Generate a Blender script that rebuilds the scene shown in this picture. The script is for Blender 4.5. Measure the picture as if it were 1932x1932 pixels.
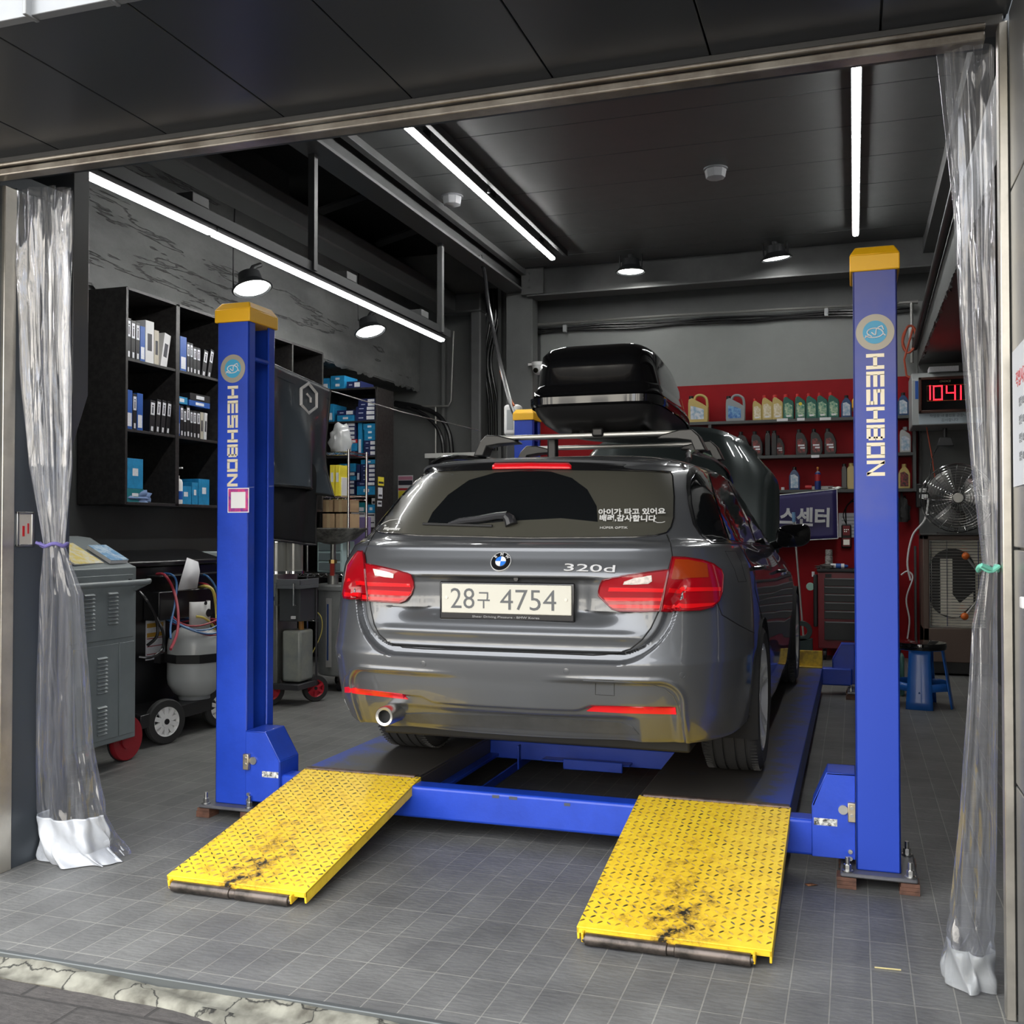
import bpy, bmesh, math, random
from mathutils import Vector, Matrix, Euler
from mathutils.bvhtree import BVHTree
from mathutils.geometry import delaunay_2d_cdt
rnd = random.Random(7)
for o in list(bpy.data.objects): bpy.data.objects.remove(o)
sc = bpy.context.scene
COL = sc.collection
R = math.radians
# ---------------------------------------------------------------- camera
YAW, PIT, CH, FPX = R(18.4), math.atan(37/1940), 1.28, 1940.0
cam = bpy.data.objects.new('camera', bpy.data.cameras.new('camera'))
COL.objects.link(cam)
cam.location = (0, 0, CH)
cam.rotation_euler = (math.pi/2 + PIT, 0, YAW)
cam.data.sensor_width = 36; cam.data.lens = FPX/1932*36
cam.data.clip_start = .05; cam.data.clip_end = 200
sc.camera = cam
# ---------------------------------------------------------------- world: overcast street sky with pale buildings low on the horizon
w = bpy.data.worlds.new('World'); sc.world = w; w.use_nodes = True
nt = w.node_tree; N = nt.nodes; L = nt.links
for n in list(N): N.remove(n)
tc = N.new('ShaderNodeTexCoord'); sep = N.new('ShaderNodeSeparateXYZ'); L.new(tc.outputs['Generated'], sep.inputs[0])
at2 = N.new('ShaderNodeMath'); at2.operation = 'ARCTAN2'; L.new(sep.outputs[0], at2.inputs[0]); L.new(sep.outputs[1], at2.inputs[1])
cmb = N.new('ShaderNodeCombineXYZ'); L.new(at2.outputs[0], cmb.inputs[0]); L.new(sep.outputs[2], cmb.inputs[1])
brk = N.new('ShaderNodeTexBrick'); brk.offset = 0; L.new(cmb.outputs[0], brk.inputs['Vector'])
brk.inputs['Scale'].default_value = 1; brk.inputs['Brick Width'].default_value = .09; brk.inputs['Row Height'].default_value = .075
brk.inputs['Mortar Size'].default_value = .022; brk.inputs['Mortar Smooth'].default_value = .1
brk.inputs['Color1'].default_value = (.22, .22, .23, 1); brk.inputs['Color2'].default_value = (.5, .48, .44, 1); brk.inputs['Mortar'].default_value = (1.15, 1.08, .95, 1)
mul = N.new('ShaderNodeMath'); mul.operation = 'MULTIPLY_ADD'; L.new(at2.outputs[0], mul.inputs[0]); mul.inputs[1].default_value = 2.3; mul.inputs[2].default_value = 5
rl = N.new('ShaderNodeTexNoise'); rl.noise_dimensions = '1D'; rl.inputs['Scale'].default_value = 1.2; rl.inputs['Detail'].default_value = 0; L.new(mul.outputs[0], rl.inputs['W'])
th = N.new('ShaderNodeMath'); th.operation = 'MULTIPLY_ADD'; L.new(rl.outputs[0], th.inputs[0]); th.inputs[1].default_value = .36; th.inputs[2].default_value = .08
gt = N.new('ShaderNodeMath'); gt.operation = 'GREATER_THAN'; L.new(sep.outputs[2], gt.inputs[0]); L.new(th.outputs[0], gt.inputs[1])
mx = N.new('ShaderNodeMixRGB'); L.new(gt.outputs[0], mx.inputs[0]); L.new(brk.outputs[0], mx.inputs[1]); mx.inputs[2].default_value = (1.0, 1.02, 1.06, 1)
bg = N.new('ShaderNodeBackground'); L.new(mx.outputs[0], bg.inputs[0]); bg.inputs[1].default_value = 1.6
wo = N.new('ShaderNodeOutputWorld'); L.new(bg.outputs[0], wo.inputs[0])
# ---------------------------------------------------------------- exposure
vs = sc.view_settings; vs.view_transform = 'Standard'; vs.look = 'None'; vs.gamma = 1; vs.use_curve_mapping = False
vs.exposure = 1.55
TUBE, LAMP, LAMPB = 18.0, 11.0, 7.0
# ---------------------------------------------------------------- pixel ray onto a known plane
_f = Vector((-math.sin(YAW)*math.cos(PIT), math.cos(YAW)*math.cos(PIT), math.sin(PIT)))
_r = Vector((math.cos(YAW), math.sin(YAW), 0)); _u = _r.cross(_f)
CAM = Vector((0, 0, CH))
def ray(x, y): return _f + _r*((x-966)/FPX) + _u*((966-y)/FPX)
def at(x, y, X=None, Y=None, Z=None):
    d = ray(x, y)
    t = (X-CAM.x)/d.x if X is not None else (Y-CAM.y)/d.y if Y is not None else (Z-CAM.z)/d.z
    return CAM + d*t
# ---------------------------------------------------------------- materials
MATS = {}
def mat(name, col, rough=.5, metal=0, coat=0, var=0, vscale=6, bump=0, bscale=40, emit=0, spec=.5, col2=None, trans=0, alpha=1, dirt=None):
    if name in MATS: return MATS[name]
    m = bpy.data.materials.new(name); m.use_nodes = True; MATS[name] = m
    nt = m.node_tree; b = nt.nodes['Principled BSDF']
    c = (*col, 1)
    b.inputs['Base Color'].default_value = c; b.inputs['Roughness'].default_value = rough; b.inputs['Metallic'].default_value = metal
    b.inputs['Coat Weight'].default_value = coat; b.inputs['Coat Roughness'].default_value = .03
    b.inputs['Specular IOR Level'].default_value = spec
    if trans: b.inputs['Transmission Weight'].default_value = trans
    if alpha < 1: b.inputs['Alpha'].default_value = alpha
    if emit: b.inputs['Emission Color'].default_value = c; b.inputs['Emission Strength'].default_value = emit
    tc = nt.nodes.new('ShaderNodeTexCoord')
    if var or col2:
        n = nt.nodes.new('ShaderNodeTexNoise'); n.inputs['Scale'].default_value = vscale; n.inputs['Detail'].default_value = 6; n.inputs['Roughness'].default_value = .65
        nt.links.new(tc.outputs['Object'], n.inputs['Vector'])
        rp = nt.nodes.new('ShaderNodeValToRGB')
        e = rp.color_ramp.elements
        c2 = col2 or tuple(v*(1-var) for v in col)
        c1 = col if col2 else tuple(min(1, v*(1+var)) for v in col)
        e[0].position = .38; e[0].color = (*c2, 1); e[1].position = .6; e[1].color = (*c1, 1)
        nt.links.new(n.outputs[0], rp.inputs[0]); nt.links.new(rp.outputs[0], b.inputs['Base Color'])
        rr = nt.nodes.new('ShaderNodeMapRange'); rr.inputs['To Min'].default_value = max(0, rough-.12); rr.inputs['To Max'].default_value = min(1, rough+.12)
        nt.links.new(n.outputs[0], rr.inputs[0]); nt.links.new(rr.outputs[0], b.inputs['Roughness'])
    if bump:
        n2 = nt.nodes.new('ShaderNodeTexNoise'); n2.inputs['Scale'].default_value = bscale; n2.inputs['Detail'].default_value = 4
        nt.links.new(tc.outputs['Object'], n2.inputs['Vector'])
        bp = nt.nodes.new('ShaderNodeBump'); bp.inputs['Strength'].default_value = bump; bp.inputs['Distance'].default_value = .01
        nt.links.new(n2.outputs[0], bp.inputs['Height']); nt.links.new(bp.outputs[0], b.inputs['Normal'])
    return m
def tile_mat(name, bw, rh, mort, c1, c2, cm, ox, oy, rough=.55, off=0, bumps=.5, stain=None, nscale=3, freq=2):
    m = bpy.data.materials.new(name); m.use_nodes = True; nt = m.node_tree; b = nt.nodes['Principled BSDF']
    g = nt.nodes.new('ShaderNodeNewGeometry'); ad = nt.nodes.new('ShaderNodeVectorMath'); ad.inputs[1].default_value = (ox, oy, 0)
    nt.links.new(g.outputs['Position'], ad.inputs[0])
    br = nt.nodes.new('ShaderNodeTexBrick'); br.offset = off; br.offset_frequency = freq; nt.links.new(ad.outputs[0], br.inputs['Vector'])
    for k, v in (('Scale', 1), ('Brick Width', bw), ('Row Height', rh), ('Mortar Size', mort), ('Mortar Smooth', .25), ('Bias', 0)): br.inputs[k].default_value = v
    br.inputs['Color1'].default_value = (*c1, 1); br.inputs['Color2'].default_value = (*c2, 1); br.inputs['Mortar'].default_value = (*cm, 1)
    n = nt.nodes.new('ShaderNodeTexNoise'); n.inputs['Scale'].default_value = nscale; n.inputs['Detail'].default_value = 9; n.inputs['Roughness'].default_value = .7
    nt.links.new(g.outputs['Position'], n.inputs['Vector'])
    rp = nt.nodes.new('ShaderNodeValToRGB'); e = rp.color_ramp.elements
    e[0].position = .3; e[0].color = (.55, .55, .55, 1); e[1].position = .72; e[1].color = (1.25, 1.25, 1.22, 1)
    nt.links.new(n.outputs[0], rp.inputs[0])
    mm = nt.nodes.new('ShaderNodeMixRGB'); mm.blend_type = 'MULTIPLY'; mm.inputs[0].default_value = .8
    nt.links.new(br.outputs[0], mm.inputs[1]); nt.links.new(rp.outputs[0], mm.inputs[2])
    nt.links.new(mm.outputs[0], b.inputs['Base Color']); b.inputs['Roughness'].default_value = rough
    n3 = nt.nodes.new('ShaderNodeTexNoise'); n3.inputs['Scale'].default_value = 22; n3.inputs['Detail'].default_value = 6
    mp = nt.nodes.new('ShaderNodeMapping'); mp.inputs['Scale'].default_value = (1, 3, 1); nt.links.new(g.outputs['Position'], mp.inputs[0]); nt.links.new(mp.outputs[0], n3.inputs['Vector'])
    sb = nt.nodes.new('ShaderNodeMath'); sb.operation = 'MULTIPLY_ADD'; nt.links.new(br.outputs['Fac'], sb.inputs[0]); sb.inputs[1].default_value = -.8; nt.links.new(n3.outputs[0], sb.inputs[2])
    bp = nt.nodes.new('ShaderNodeBump'); bp.inputs['Strength'].default_value = bumps; bp.inputs['Distance'].default_value = .006
    nt.links.new(sb.outputs[0], bp.inputs['Height']); nt.links.new(bp.outputs[0], b.inputs['Normal'])
    MATS[name] = m
    return m
# ---------------------------------------------------------------- mesh helpers
class MB:
    def __init__(s): s.b = bmesh.new()
    def _x(s, vs, M):
        if M is not None:
            for v in vs: v.co = M @ v.co
    def box(s, c, d, rot=None, M=None, taper=None):
        hx, hy, hz = d[0]/2, d[1]/2, d[2]/2
        vs = []
        for z in (-1, 1):
            tp = 1 if (taper is None or z < 0) else taper
            for x, y in ((-1, -1), (1, -1), (1, 1), (-1, 1)): vs.append(Vector((x*hx*tp, y*hy*tp, z*hz)))
        if rot is not None:
            E = rot if isinstance(rot, Matrix) else Euler(rot).to_matrix()
            vs = [E @ v for v in vs]
        vs = [s.b.verts.new(v+Vector(c)) for v in vs]
        for f in ((3, 2, 1, 0), (4, 5, 6, 7), (0, 1, 5, 4), (1, 2, 6, 5), (2, 3, 7, 6), (3, 0, 4, 7)): s.b.faces.new([vs[i] for i in f])
        s._x(vs, M); return s
    def b2(s, x0, x1, y0, y1, z0, z1, M=None): return s.box(((x0+x1)/2, (y0+y1)/2, (z0+z1)/2), (abs(x1-x0), abs(y1-y0), abs(z1-z0)), M=M)
    def cyl(s, p0, p1, r, r2=None, n=16, caps=True, M=None):
        p0, p1 = Vector(p0), Vector(p1); r2 = r if r2 is None else r2
        q = (p1-p0).to_track_quat('Z', 'Y').to_matrix()
        A = []; B = []
        for i in range(n):
            a = 2*math.pi*i/n; d = q @ Vector((math.cos(a), math.sin(a), 0))
            A.append(s.b.verts.new(p0+d*r)); B.append(s.b.verts.new(p1+d*r2))
        for i in range(n): s.b.faces.new((A[i], A[(i+1) % n], B[(i+1) % n], B[i]))
        if caps: s.b.faces.new(A[::-1]); s.b.faces.new(B)
        s._x(A+B, M); return s
    def tube(s, pts, r, n=8, closed=False, M=None, caps=True):
        P = [Vector(p) for p in pts]; k = len(P); rings = []; up = None
        for i, p in enumerate(P):
            if closed: t = P[(i+1) % k]-P[i-1]
            else: t = P[min(i+1, k-1)]-P[max(i-1, 0)]
            if t.length < 1e-9: t = Vector((0, 0, 1))
            t.normalize()
            if up is None:
                up = Vector((0, 0, 1)) if abs(t.z) < .9 else Vector((1, 0, 0))
            a = up - t*up.dot(t)
            if a.length < 1e-5: a = t.orthogonal()
            a.normalize(); up = a; c = t.cross(a)
            rr = r[i] if isinstance(r, (list, tuple)) else r
            rings.append([s.b.verts.new(p+(a*math.cos(2*math.pi*j/n)+c*math.sin(2*math.pi*j/n))*rr) for j in range(n)])
        m = k if closed else k-1
        for i in range(m):
            A = rings[i]; B = rings[(i+1) % k]
            for j in range(n): s.b.faces.new((A[j], A[(j+1) % n], B[(j+1) % n], B[j]))
        if caps and not closed: s.b.faces.new(rings[0][::-1]); s.b.faces.new(rings[-1])
        s._x([v for g in rings for v in g], M); return s
    def lathe(s, prof, c=(0, 0, 0), axis='Z', n=32, M=None, closed=False, sx=1, sy=1):
        c = Vector(c); rings = []
        for (r, h) in prof:
            ring = []
            for j in range(n):
                a = 2*math.pi*j/n; x, y = math.cos(a)*r*sx, math.sin(a)*r*sy
                v = Vector((x, y, h)) if axis == 'Z' else Vector((h, x, y)) if axis == 'X' else Vector((x, h, y))
                ring.append(s.b.verts.new(c+v))
            rings.append(ring)
        k = len(rings)
        for i in range(k if closed else k-1):
            A = rings[i]; B = rings[(i+1) % k]
            for j in range(n): s.b.faces.new((A[j], A[(j+1) % n], B[(j+1) % n], B[j]))
        if not closed:
            if prof[0][0] > 1e-4: s.b.faces.new(rings[0][::-1])
            if prof[-1][0] > 1e-4: s.b.faces.new(rings[-1])
        s._x([v for g in rings for v in g], M); return s
    def prism(s, poly, d0, d1, axis='Y', M=None):
        """poly in the plane across axis: Y:(x,z) X:(y,z) Z:(x,y)"""
        def mk(p, d): return Vector((p[0], d, p[1])) if axis == 'Y' else Vector((d, p[0], p[1])) if axis == 'X' else Vector((p[0], p[1], d))
        A = [s.b.verts.new(mk(p, d0)) for p in poly]; B = [s.b.verts.new(mk(p, d1)) for p in poly]; n = len(poly)
        s.b.faces.new(A[::-1]); s.b.faces.new(B)
        for i in range(n): s.b.faces.new((A[i], A[(i+1) % n], B[(i+1) % n], B[i]))
        s._x(A+B, M); return s
    def poly(s, pts, M=None):
        vs = [s.b.verts.new(Vector(p)) for p in pts]; s.b.faces.new(vs); s._x(vs, M); return s
    def grid(s, rows, M=None, flip=False, closeu=False):
        G = [[s.b.verts.new(Vector(p)) for p in r] for r in rows]
        for i in range(len(G)-1):
            n = len(G[i])
            for j in range(n if closeu else n-1):
                q = (G[i][j], G[i][(j+1) % n], G[i+1][(j+1) % n], G[i+1][j])
                s.b.faces.new(q[::-1] if flip else q)
        s._x([v for r in G for v in r], M); return s
    def build(s, name, m, parent=None, bevel=0, smooth=None, world=True, seg=2, thick=0, weld=False):
        bm = s.b
        if weld: bmesh.ops.remove_doubles(bm, verts=bm.verts, dist=1e-5)
        bmesh.ops.recalc_face_normals(bm, faces=bm.faces)
        me = bpy.data.meshes.new(name); bm.to_mesh(me); bm.free(); me.materials.append(m)
        o = bpy.data.objects.new(name, me); COL.objects.link(o)
        if parent is not None:
            if world:
                Mi = wm(parent).inverted(); me.transform(Mi)
            o.parent = parent
        if thick:
            md = o.modifiers.new('s', 'SOLIDIFY'); md.thickness = thick; md.offset = 0
        if bevel:
            md = o.modifiers.new('b', 'BEVEL'); md.width = bevel; md.segments = seg; md.limit_method = 'ANGLE'; md.angle_limit = R(40); md.harden_normals = False
        if smooth is None: smooth = 35
        if smooth:
            me.shade_smooth()
            try: me.set_sharp_from_angle(angle=R(smooth))
            except Exception: pass
        return o
def wm(o):
    M = Matrix.LocRotScale(o.location, o.rotation_euler, o.scale)
    return wm(o.parent) @ M if o.parent else M
def tag(o, label=None, cat=None, group=None, kind=None):
    if label: o['label'] = label
    if cat: o['category'] = cat
    if group: o['group'] = group
    if kind: o['kind'] = kind
    return o
def thing(name, label, cat, loc=(0, 0, 0), rz=0, group=None, rot=None):
    o = bpy.data.objects.new(name, None); COL.objects.link(o); o.location = loc
    o.rotation_euler = rot if rot else (0, 0, rz); o.empty_display_size = .1
    return tag(o, label, cat, group)
def struct(name, mb, m, bevel=0, **k):
    o = mb.build(name, m, None, bevel=bevel, **k); o['kind'] = 'structure'; return o
def dup(o, loc=None, rz=None, label=None, parent=None, top=True):
    c = o.copy(); COL.objects.link(c); c.parent = parent
    if loc is not None: c.location = loc
    if rz is not None: c.rotation_euler = (0, 0, rz)
    if label: c['label'] = label
    for ch in list(o.children): dup(ch, parent=c)
    return c
def smoothpath(pts, n=8):
    P = [Vector(p) for p in pts]; out = []
    for i in range(len(P)-1):
        p0 = P[max(i-1, 0)]; p1 = P[i]; p2 = P[i+1]; p3 = P[min(i+2, len(P)-1)]
        for k in range(n):
            t = k/n
            out.append(.5*((2*p1)+(p2-p0)*t+(2*p0-5*p1+4*p2-p3)*t*t+(3*p1-p0-3*p2+p3)*t*t*t))
    out.append(P[-1]); return out
def text_mesh(body, size, ext=.0006, align='CENTER', sx=1, bold=0, lsp=1.0, shear=0, fit=None):
    cu = bpy.data.curves.new('t', 'FONT'); cu.body = body; cu.size = size; cu.extrude = ext; cu.align_x = align; cu.align_y = 'CENTER'; cu.offset = bold; cu.space_line = lsp; cu.resolution_u = 3; cu.shear = shear
    o = bpy.data.objects.new('t', cu); COL.objects.link(o); bpy.context.view_layer.update()
    dg = bpy.context.evaluated_depsgraph_get(); me = bpy.data.meshes.new_from_object(o.evaluated_get(dg)); bpy.data.objects.remove(o)
    if fit:
        xs = [v.co.x for v in me.vertices]; ys = [v.co.y for v in me.vertices]; a, b, c, d = min(xs), max(xs), min(ys), max(ys)
        me.transform(Matrix.Diagonal((fit[0]/(b-a), fit[1]/(d-c), 1, 1)) @ Matrix.Translation((-(a+b)/2, -(c+d)/2, 0)))
    if sx != 1: me.transform(Matrix.Scale(sx, 4, (1, 0, 0)))
    return me
def frame(o, x, n):
    """matrix whose local X runs along x, local Z (text normal) along n"""
    x = Vector(x).normalized(); n = Vector(n).normalized(); y = n.cross(x).normalized(); x = y.cross(n)
    M = Matrix((x, y, n)).transposed().to_4x4(); M.translation = Vector(o); return M
def text(body, size, m, M, parent=None, name='lettering', **k):
    me = text_mesh(body, size, **k); me.transform(M)
    if parent is not None: me.transform(wm(parent).inverted())
    me.materials.clear(); me.materials.append(m); me.name = name
    o = bpy.data.objects.new(name, me); COL.objects.link(o); o.parent = parent; return o
# common materials
BLUE = mat('lift_blue', (.012, .055, .46), .38, 0, .15, var=.12, vscale=3, bump=.05, bscale=60)
BLUEW = mat('lift_blue_sunfaded', (.05, .08, .42), .45, 0, .1, col2=(.12, .14, .45), vscale=5)
STEEL = mat('steel', (.55, .55, .53), .32, 1, bump=.05)
CHROME = mat('chrome', (.8, .8, .8), .12, 1)
BLACK = mat('black_plastic', (.012, .012, .013), .42)
BLKG = mat('black_gloss', (.006, .006, .007), .08, 0, .5)
RUBBER = mat('rubber', (.022, .022, .022), .75, bump=.1)
WHITE = mat('white_plastic', (.75, .75, .74), .4)
PAPER = mat('paper', (.72, .72, .74), .7)
GREY = mat('grey_plastic', (.2, .21, .22), .5)
DKMET = mat('dark_metal', (.05, .052, .055), .45, .4)
RUST = mat('worn_steel', (.16, .11, .085), .5, .6, col2=(.07, .055, .05), vscale=30)
# ================================================================ SETTING
WALLM = mat('wall_charcoal', (.09, .094, .093), .55, var=.12, vscale=2, bump=.15, bscale=8)
WALLL = mat('wall_light_grey', (.24, .25, .245), .5, var=.06, vscale=1.5, bump=.1, bscale=10)
CONC = mat('concrete_grey', (.15, .153, .15), .6, col2=(.075, .077, .076), vscale=3.5, bump=.9, bscale=14)
def conc_mat():
    m = bpy.data.materials.new('cast_concrete'); m.use_nodes = True; nt = m.node_tree; b = nt.nodes['Principled BSDF']; g = nt.nodes.new('ShaderNodeNewGeometry')
    def noise(sc_, mp_, det):
        mp = nt.nodes.new('ShaderNodeMapping'); mp.inputs['Scale'].default_value = mp_; nt.links.new(g.outputs['Position'], mp.inputs[0]); n = nt.nodes.new('ShaderNodeTexNoise'); n.inputs['Scale'].default_value = sc_; n.inputs['Detail'].default_value = det; n.inputs['Roughness'].default_value = .62
        nt.links.new(mp.outputs[0], n.inputs['Vector']); return n
    n1 = noise(2.2, (1, .5, 1.2), 8); r1 = nt.nodes.new('ShaderNodeValToRGB'); e = r1.color_ramp.elements; e[0].position = .32; e[0].color = (.085, .088, .087, 1); e[1].position = .68; e[1].color = (.19, .195, .19, 1); nt.links.new(n1.outputs[0], r1.inputs[0])
    n2 = noise(.95, (1, .32, 2.8), 6); r2 = nt.nodes.new('ShaderNodeValToRGB'); e = r2.color_ramp.elements; e[0].position = .488; e[0].color = (1, 1, 1, 1); e[1].position = .506; e[1].color = (1, 1, 1, 1); x = e.new(.497); x.color = (.3, .3, .3, 1); nt.links.new(n2.outputs[0], r2.inputs[0])
    mm = nt.nodes.new('ShaderNodeMixRGB'); mm.blend_type = 'MULTIPLY'; mm.inputs[0].default_value = 1; nt.links.new(r1.outputs[0], mm.inputs[1]); nt.links.new(r2.outputs[0], mm.inputs[2]); nt.links.new(mm.outputs[0], b.inputs['Base Color']); b.inputs['Roughness'].default_value = .6
    n3 = noise(16, (1, 1, 1), 5); ad = nt.nodes.new('ShaderNodeMath'); ad.operation = 'MULTIPLY_ADD'; nt.links.new(n3.outputs[0], ad.inputs[0]); ad.inputs[1].default_value = .4; nt.links.new(r2.outputs[0], ad.inputs[2])
    bp = nt.nodes.new('ShaderNodeBump'); bp.inputs['Strength'].default_value = .8; bp.inputs['Distance'].default_value = .015; nt.links.new(ad.outputs[0], bp.inputs['Height']); nt.links.new(bp.outputs[0], b.inputs['Normal']); return m
CONC = conc_mat()
REDW = mat('wall_red', (.27, .004, .008), .6, var=.1, vscale=2, spec=.25)
CEILM = mat('ceiling_panel', (.08, .084, .084), .42, var=.05)
DARKC = mat('ceiling_dark', (.02, .022, .024), .6, var=.2)
BEAMM = mat('beam_grey', (.11, .112, .112), .45, var=.08)
SOFF = mat('soffit_panel', (.046, .051, .058), .3, .25)
JAMB = mat('jamb_panel', (.06, .07, .082), .38, .3)
FLOORM = tile_mat('floor_tile', .109, .213, .0022, (.165, .165, .16), (.14, .14, .137), (.28, .275, .25), -.038+.109*100, -2.999+.213*100, .5)
floor = struct('floor', MB().b2(-6, 2.2, 2.51, 11.6, -.15, 0), FLOORM)
# outside ground
PAVE = tile_mat('paving', .42, .28, .006, (.075, .067, .063), (.06, .055, .052), (.035, .032, .03), 20.1, 20.05, .8, off=.5, bumps=.8, nscale=40)
struct('pavement', MB().b2(-14, 14, -16, 2.42, -.2, -.035), PAVE)
# cracked pale mortar strip between paving and tiles
def cracked():
    m = bpy.data.materials.new('mortar_strip'); m.use_nodes = True; nt = m.node_tree; b = nt.nodes['Principled BSDF']; g = nt.nodes.new('ShaderNodeNewGeometry')
    n = nt.nodes.new('ShaderNodeTexNoise'); n.inputs['Scale'].default_value = 14; n.inputs['Detail'].default_value = 8; nt.links.new(g.outputs['Position'], n.inputs['Vector'])
    r = nt.nodes.new('ShaderNodeValToRGB'); e = r.color_ramp.elements; e[0].position = .32; e[0].color = (.07, .065, .05, 1); e[1].position = .66; e[1].color = (.25, .245, .20, 1); nt.links.new(n.outputs[0], r.inputs[0])
    v = nt.nodes.new('ShaderNodeTexVoronoi'); v.feature = 'DISTANCE_TO_EDGE'; v.inputs['Scale'].default_value = 4.2
    wv = nt.nodes.new('ShaderNodeVectorMath'); wv.operation = 'MULTIPLY_ADD'; nt.links.new(n.outputs['Color'], wv.inputs[0]); wv.inputs[1].default_value = (.12, .12, 0); nt.links.new(g.outputs['Position'], wv.inputs[2]); nt.links.new(wv.outputs[0], v.inputs['Vector'])
    r2 = nt.nodes.new('ShaderNodeValToRGB'); r2.color_ramp.elements[0].position = .004; r2.color_ramp.elements[0].color = (.12, .12, .12, 1); r2.color_ramp.elements[1].position = .02; nt.links.new(v.outputs[0], r2.inputs[0])
    mm = nt.nodes.new('ShaderNodeMixRGB'); mm.blend_type = 'MULTIPLY'; mm.inputs[0].default_value = 1; nt.links.new(r.outputs[0], mm.inputs[1]); nt.links.new(r2.outputs[0], mm.inputs[2]); nt.links.new(mm.outputs[0], b.inputs['Base Color'])
    bp = nt.nodes.new('ShaderNodeBump'); bp.inputs['Strength'].default_value = .8; nt.links.new(mm.outputs[0], bp.inputs['Height']); nt.links.new(bp.outputs[0], b.inputs['Normal']); b.inputs['Roughness'].default_value = .85
    return m
mb = MB(); rows = []
for j in range(7):
    y = 2.40+.11*j/6; row = []
    for i in range(161):
        x = -5+i*.045
        z = -.03+.022*(j/6)+.008*math.sin(x*7+j)+.004*math.sin(x*23+j*2.1)
        row.append((x, y+(.03*math.sin(x*5)+.015*math.sin(x*13) if j == 0 else 0), z-(.02 if j == 0 else 0)))
    rows.append(row)
mb.grid(rows); struct('trim_2', mb, cracked(), smooth=60)
struct('trim_1', MB().b2(-5, 2.2, 2.495, 2.515, -.06, .004), mat('edge_strip', (.12, .13, .13), .5, .5), bevel=.003)
# walls
WALLB = mat('wall_back_grey', (.14, .145, .143), .5, var=.1, vscale=2, bump=.1, bscale=8)
struct('wall_back', MB().b2(-6, 2.2, 11.2, 11.4, 0, 4.6), WALLB)
struct('trim_3', MB().b2(-3.37, 1.2, 11.17, 11.21, 2.86, 3.62), WALLL)
struct('trim_4', MB().b2(-3.37, .62, 11.16, 11.21, 0, 2.86), REDW)
def wall_left():
    mb = MB(); n = 60; rows = []
    for z in (0, 2.9): pass
    mb.b2(-5.1, -4.9, 3.2, 8.25, 0, 4.6).b2(-5.7, -5.5, 8.2, 11.3, 0, 4.6).b2(-5.7, -4.9, 8.2, 8.25, 0, 2.95)
    return struct('wall_left', mb, WALLM)
wall_left()
# cast beam on the left wall, rough lower edge
def rough_beam(name, X, sgn, y0, y1, zb, zt, depth, m=None):
    mb = MB(); rows = []; nz = 14; ny = int((y1-y0)/.05)
    for k in range(nz+1):
        row = []
        for i in range(ny+1):
            y = y0+(y1-y0)*i/ny; t = k/nz; z = zb+(zt-zb)*t**1.5
            dx = 0
            if k == 0: z += rnd.uniform(-.018, .022); dx = rnd.uniform(0, .03)
            elif k < 3: dx = rnd.uniform(-.004, .004)
            row.append((X-sgn*dx, y, z))
        rows.append(row)
    mb.grid(rows); b = MB(); b.b = mb.b
    b.b2(X-sgn*.01, X-sgn*depth, y0, y1, zb+.01, zt)
    return struct(name, b, m or CONC, smooth=25)
rough_beam('wall_left_upper', -4.86, 1, 3.2, 11.15, 2.93, 4.2, .8)
rough_beam('wall_right_upper', .62, -1, 3.3, 11.15, 2.94, 3.34, .55, WALLM)
struct('wall_right', MB().b2(1.15, 1.35, 3.2, 11.3, 0, 4.6), WALLM)
# front wall returns, jambs, reveal
struct('wall_front_left', MB().b2(-6, -3.05, 3.05, 3.42, 0, 2.66).b2(-6, 2.2, 3.06, 3.2, 2.66, 4.6), JAMB)
struct('wall_front_right', MB().b2(.395, 2.2, 3.03, 3.2, 0, 2.66), WALLM)
mb = MB(); mb.b2(-3.0495, -3.045, 3.125, 3.42, 0, 2.6); struct('trim_5', mb, JAMB, bevel=.002)
mb = MB(); mb.b2(-3.06, -3.036, 3.06, 3.12, 0, 2.59); mb.b2(-3.075, -3.045, 3.0, 3.045, 0, 2.59)
mb.b2(.372, .396, 2.985, 3.035, 0, 2.64)
struct('trim_6', mb, mat('jamb_steel', (.55, .52, .46), .35, .9, var=.1), bevel=.003)
mb = MB()
zs = [0, .62, 1.236, 1.705, 2.18, 2.66]
for a, b_ in zip(zs[:-1], zs[1:]): mb.b2(.397, .43, 1.0, 2.975, a+.003, b_-.003)
struct('wall_right_reveal', mb, mat('reveal_panel', (.13, .135, .14), .3, .35), bevel=.003)
struct('trim_7', MB().b2(.41, .5, 1.0, 3.0, 0, 2.66), BLACK)
# soffit and fascia
mb = MB(); xs = [.40-.0]; x = .072
sx = [.4, .077, -.387, -.862, -1.328, -1.793, -2.257, -2.72, -3.185, -3.65, -4.1]
for a, b_ in zip(sx[:-1], sx[1:]): mb.b2(a-.0025, b_+.0025, 2.2, 2.995, 2.66, 2.69)
struct('ceiling_soffit', mb, SOFF, bevel=.002)
struct('ceiling_canopy', MB().b2(-4.1, .4, 2.22, 3.1, 2.68, 3.3), BLACK)
mb = MB(); mb.b2(-4.1, .45, 2.17, 2.2, 2.655, 3.3)
for k in range(-9, 12):
    x = -2.077+.264*k
    if x < .4: mb.b2(x-.006, x+.006, 2.15, 2.2, 2.65, 3.3)
struct('wall_fascia', mb, mat('fascia_white', (.24, .25, .26), .35, .3, var=.05), bevel=.002)
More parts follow.
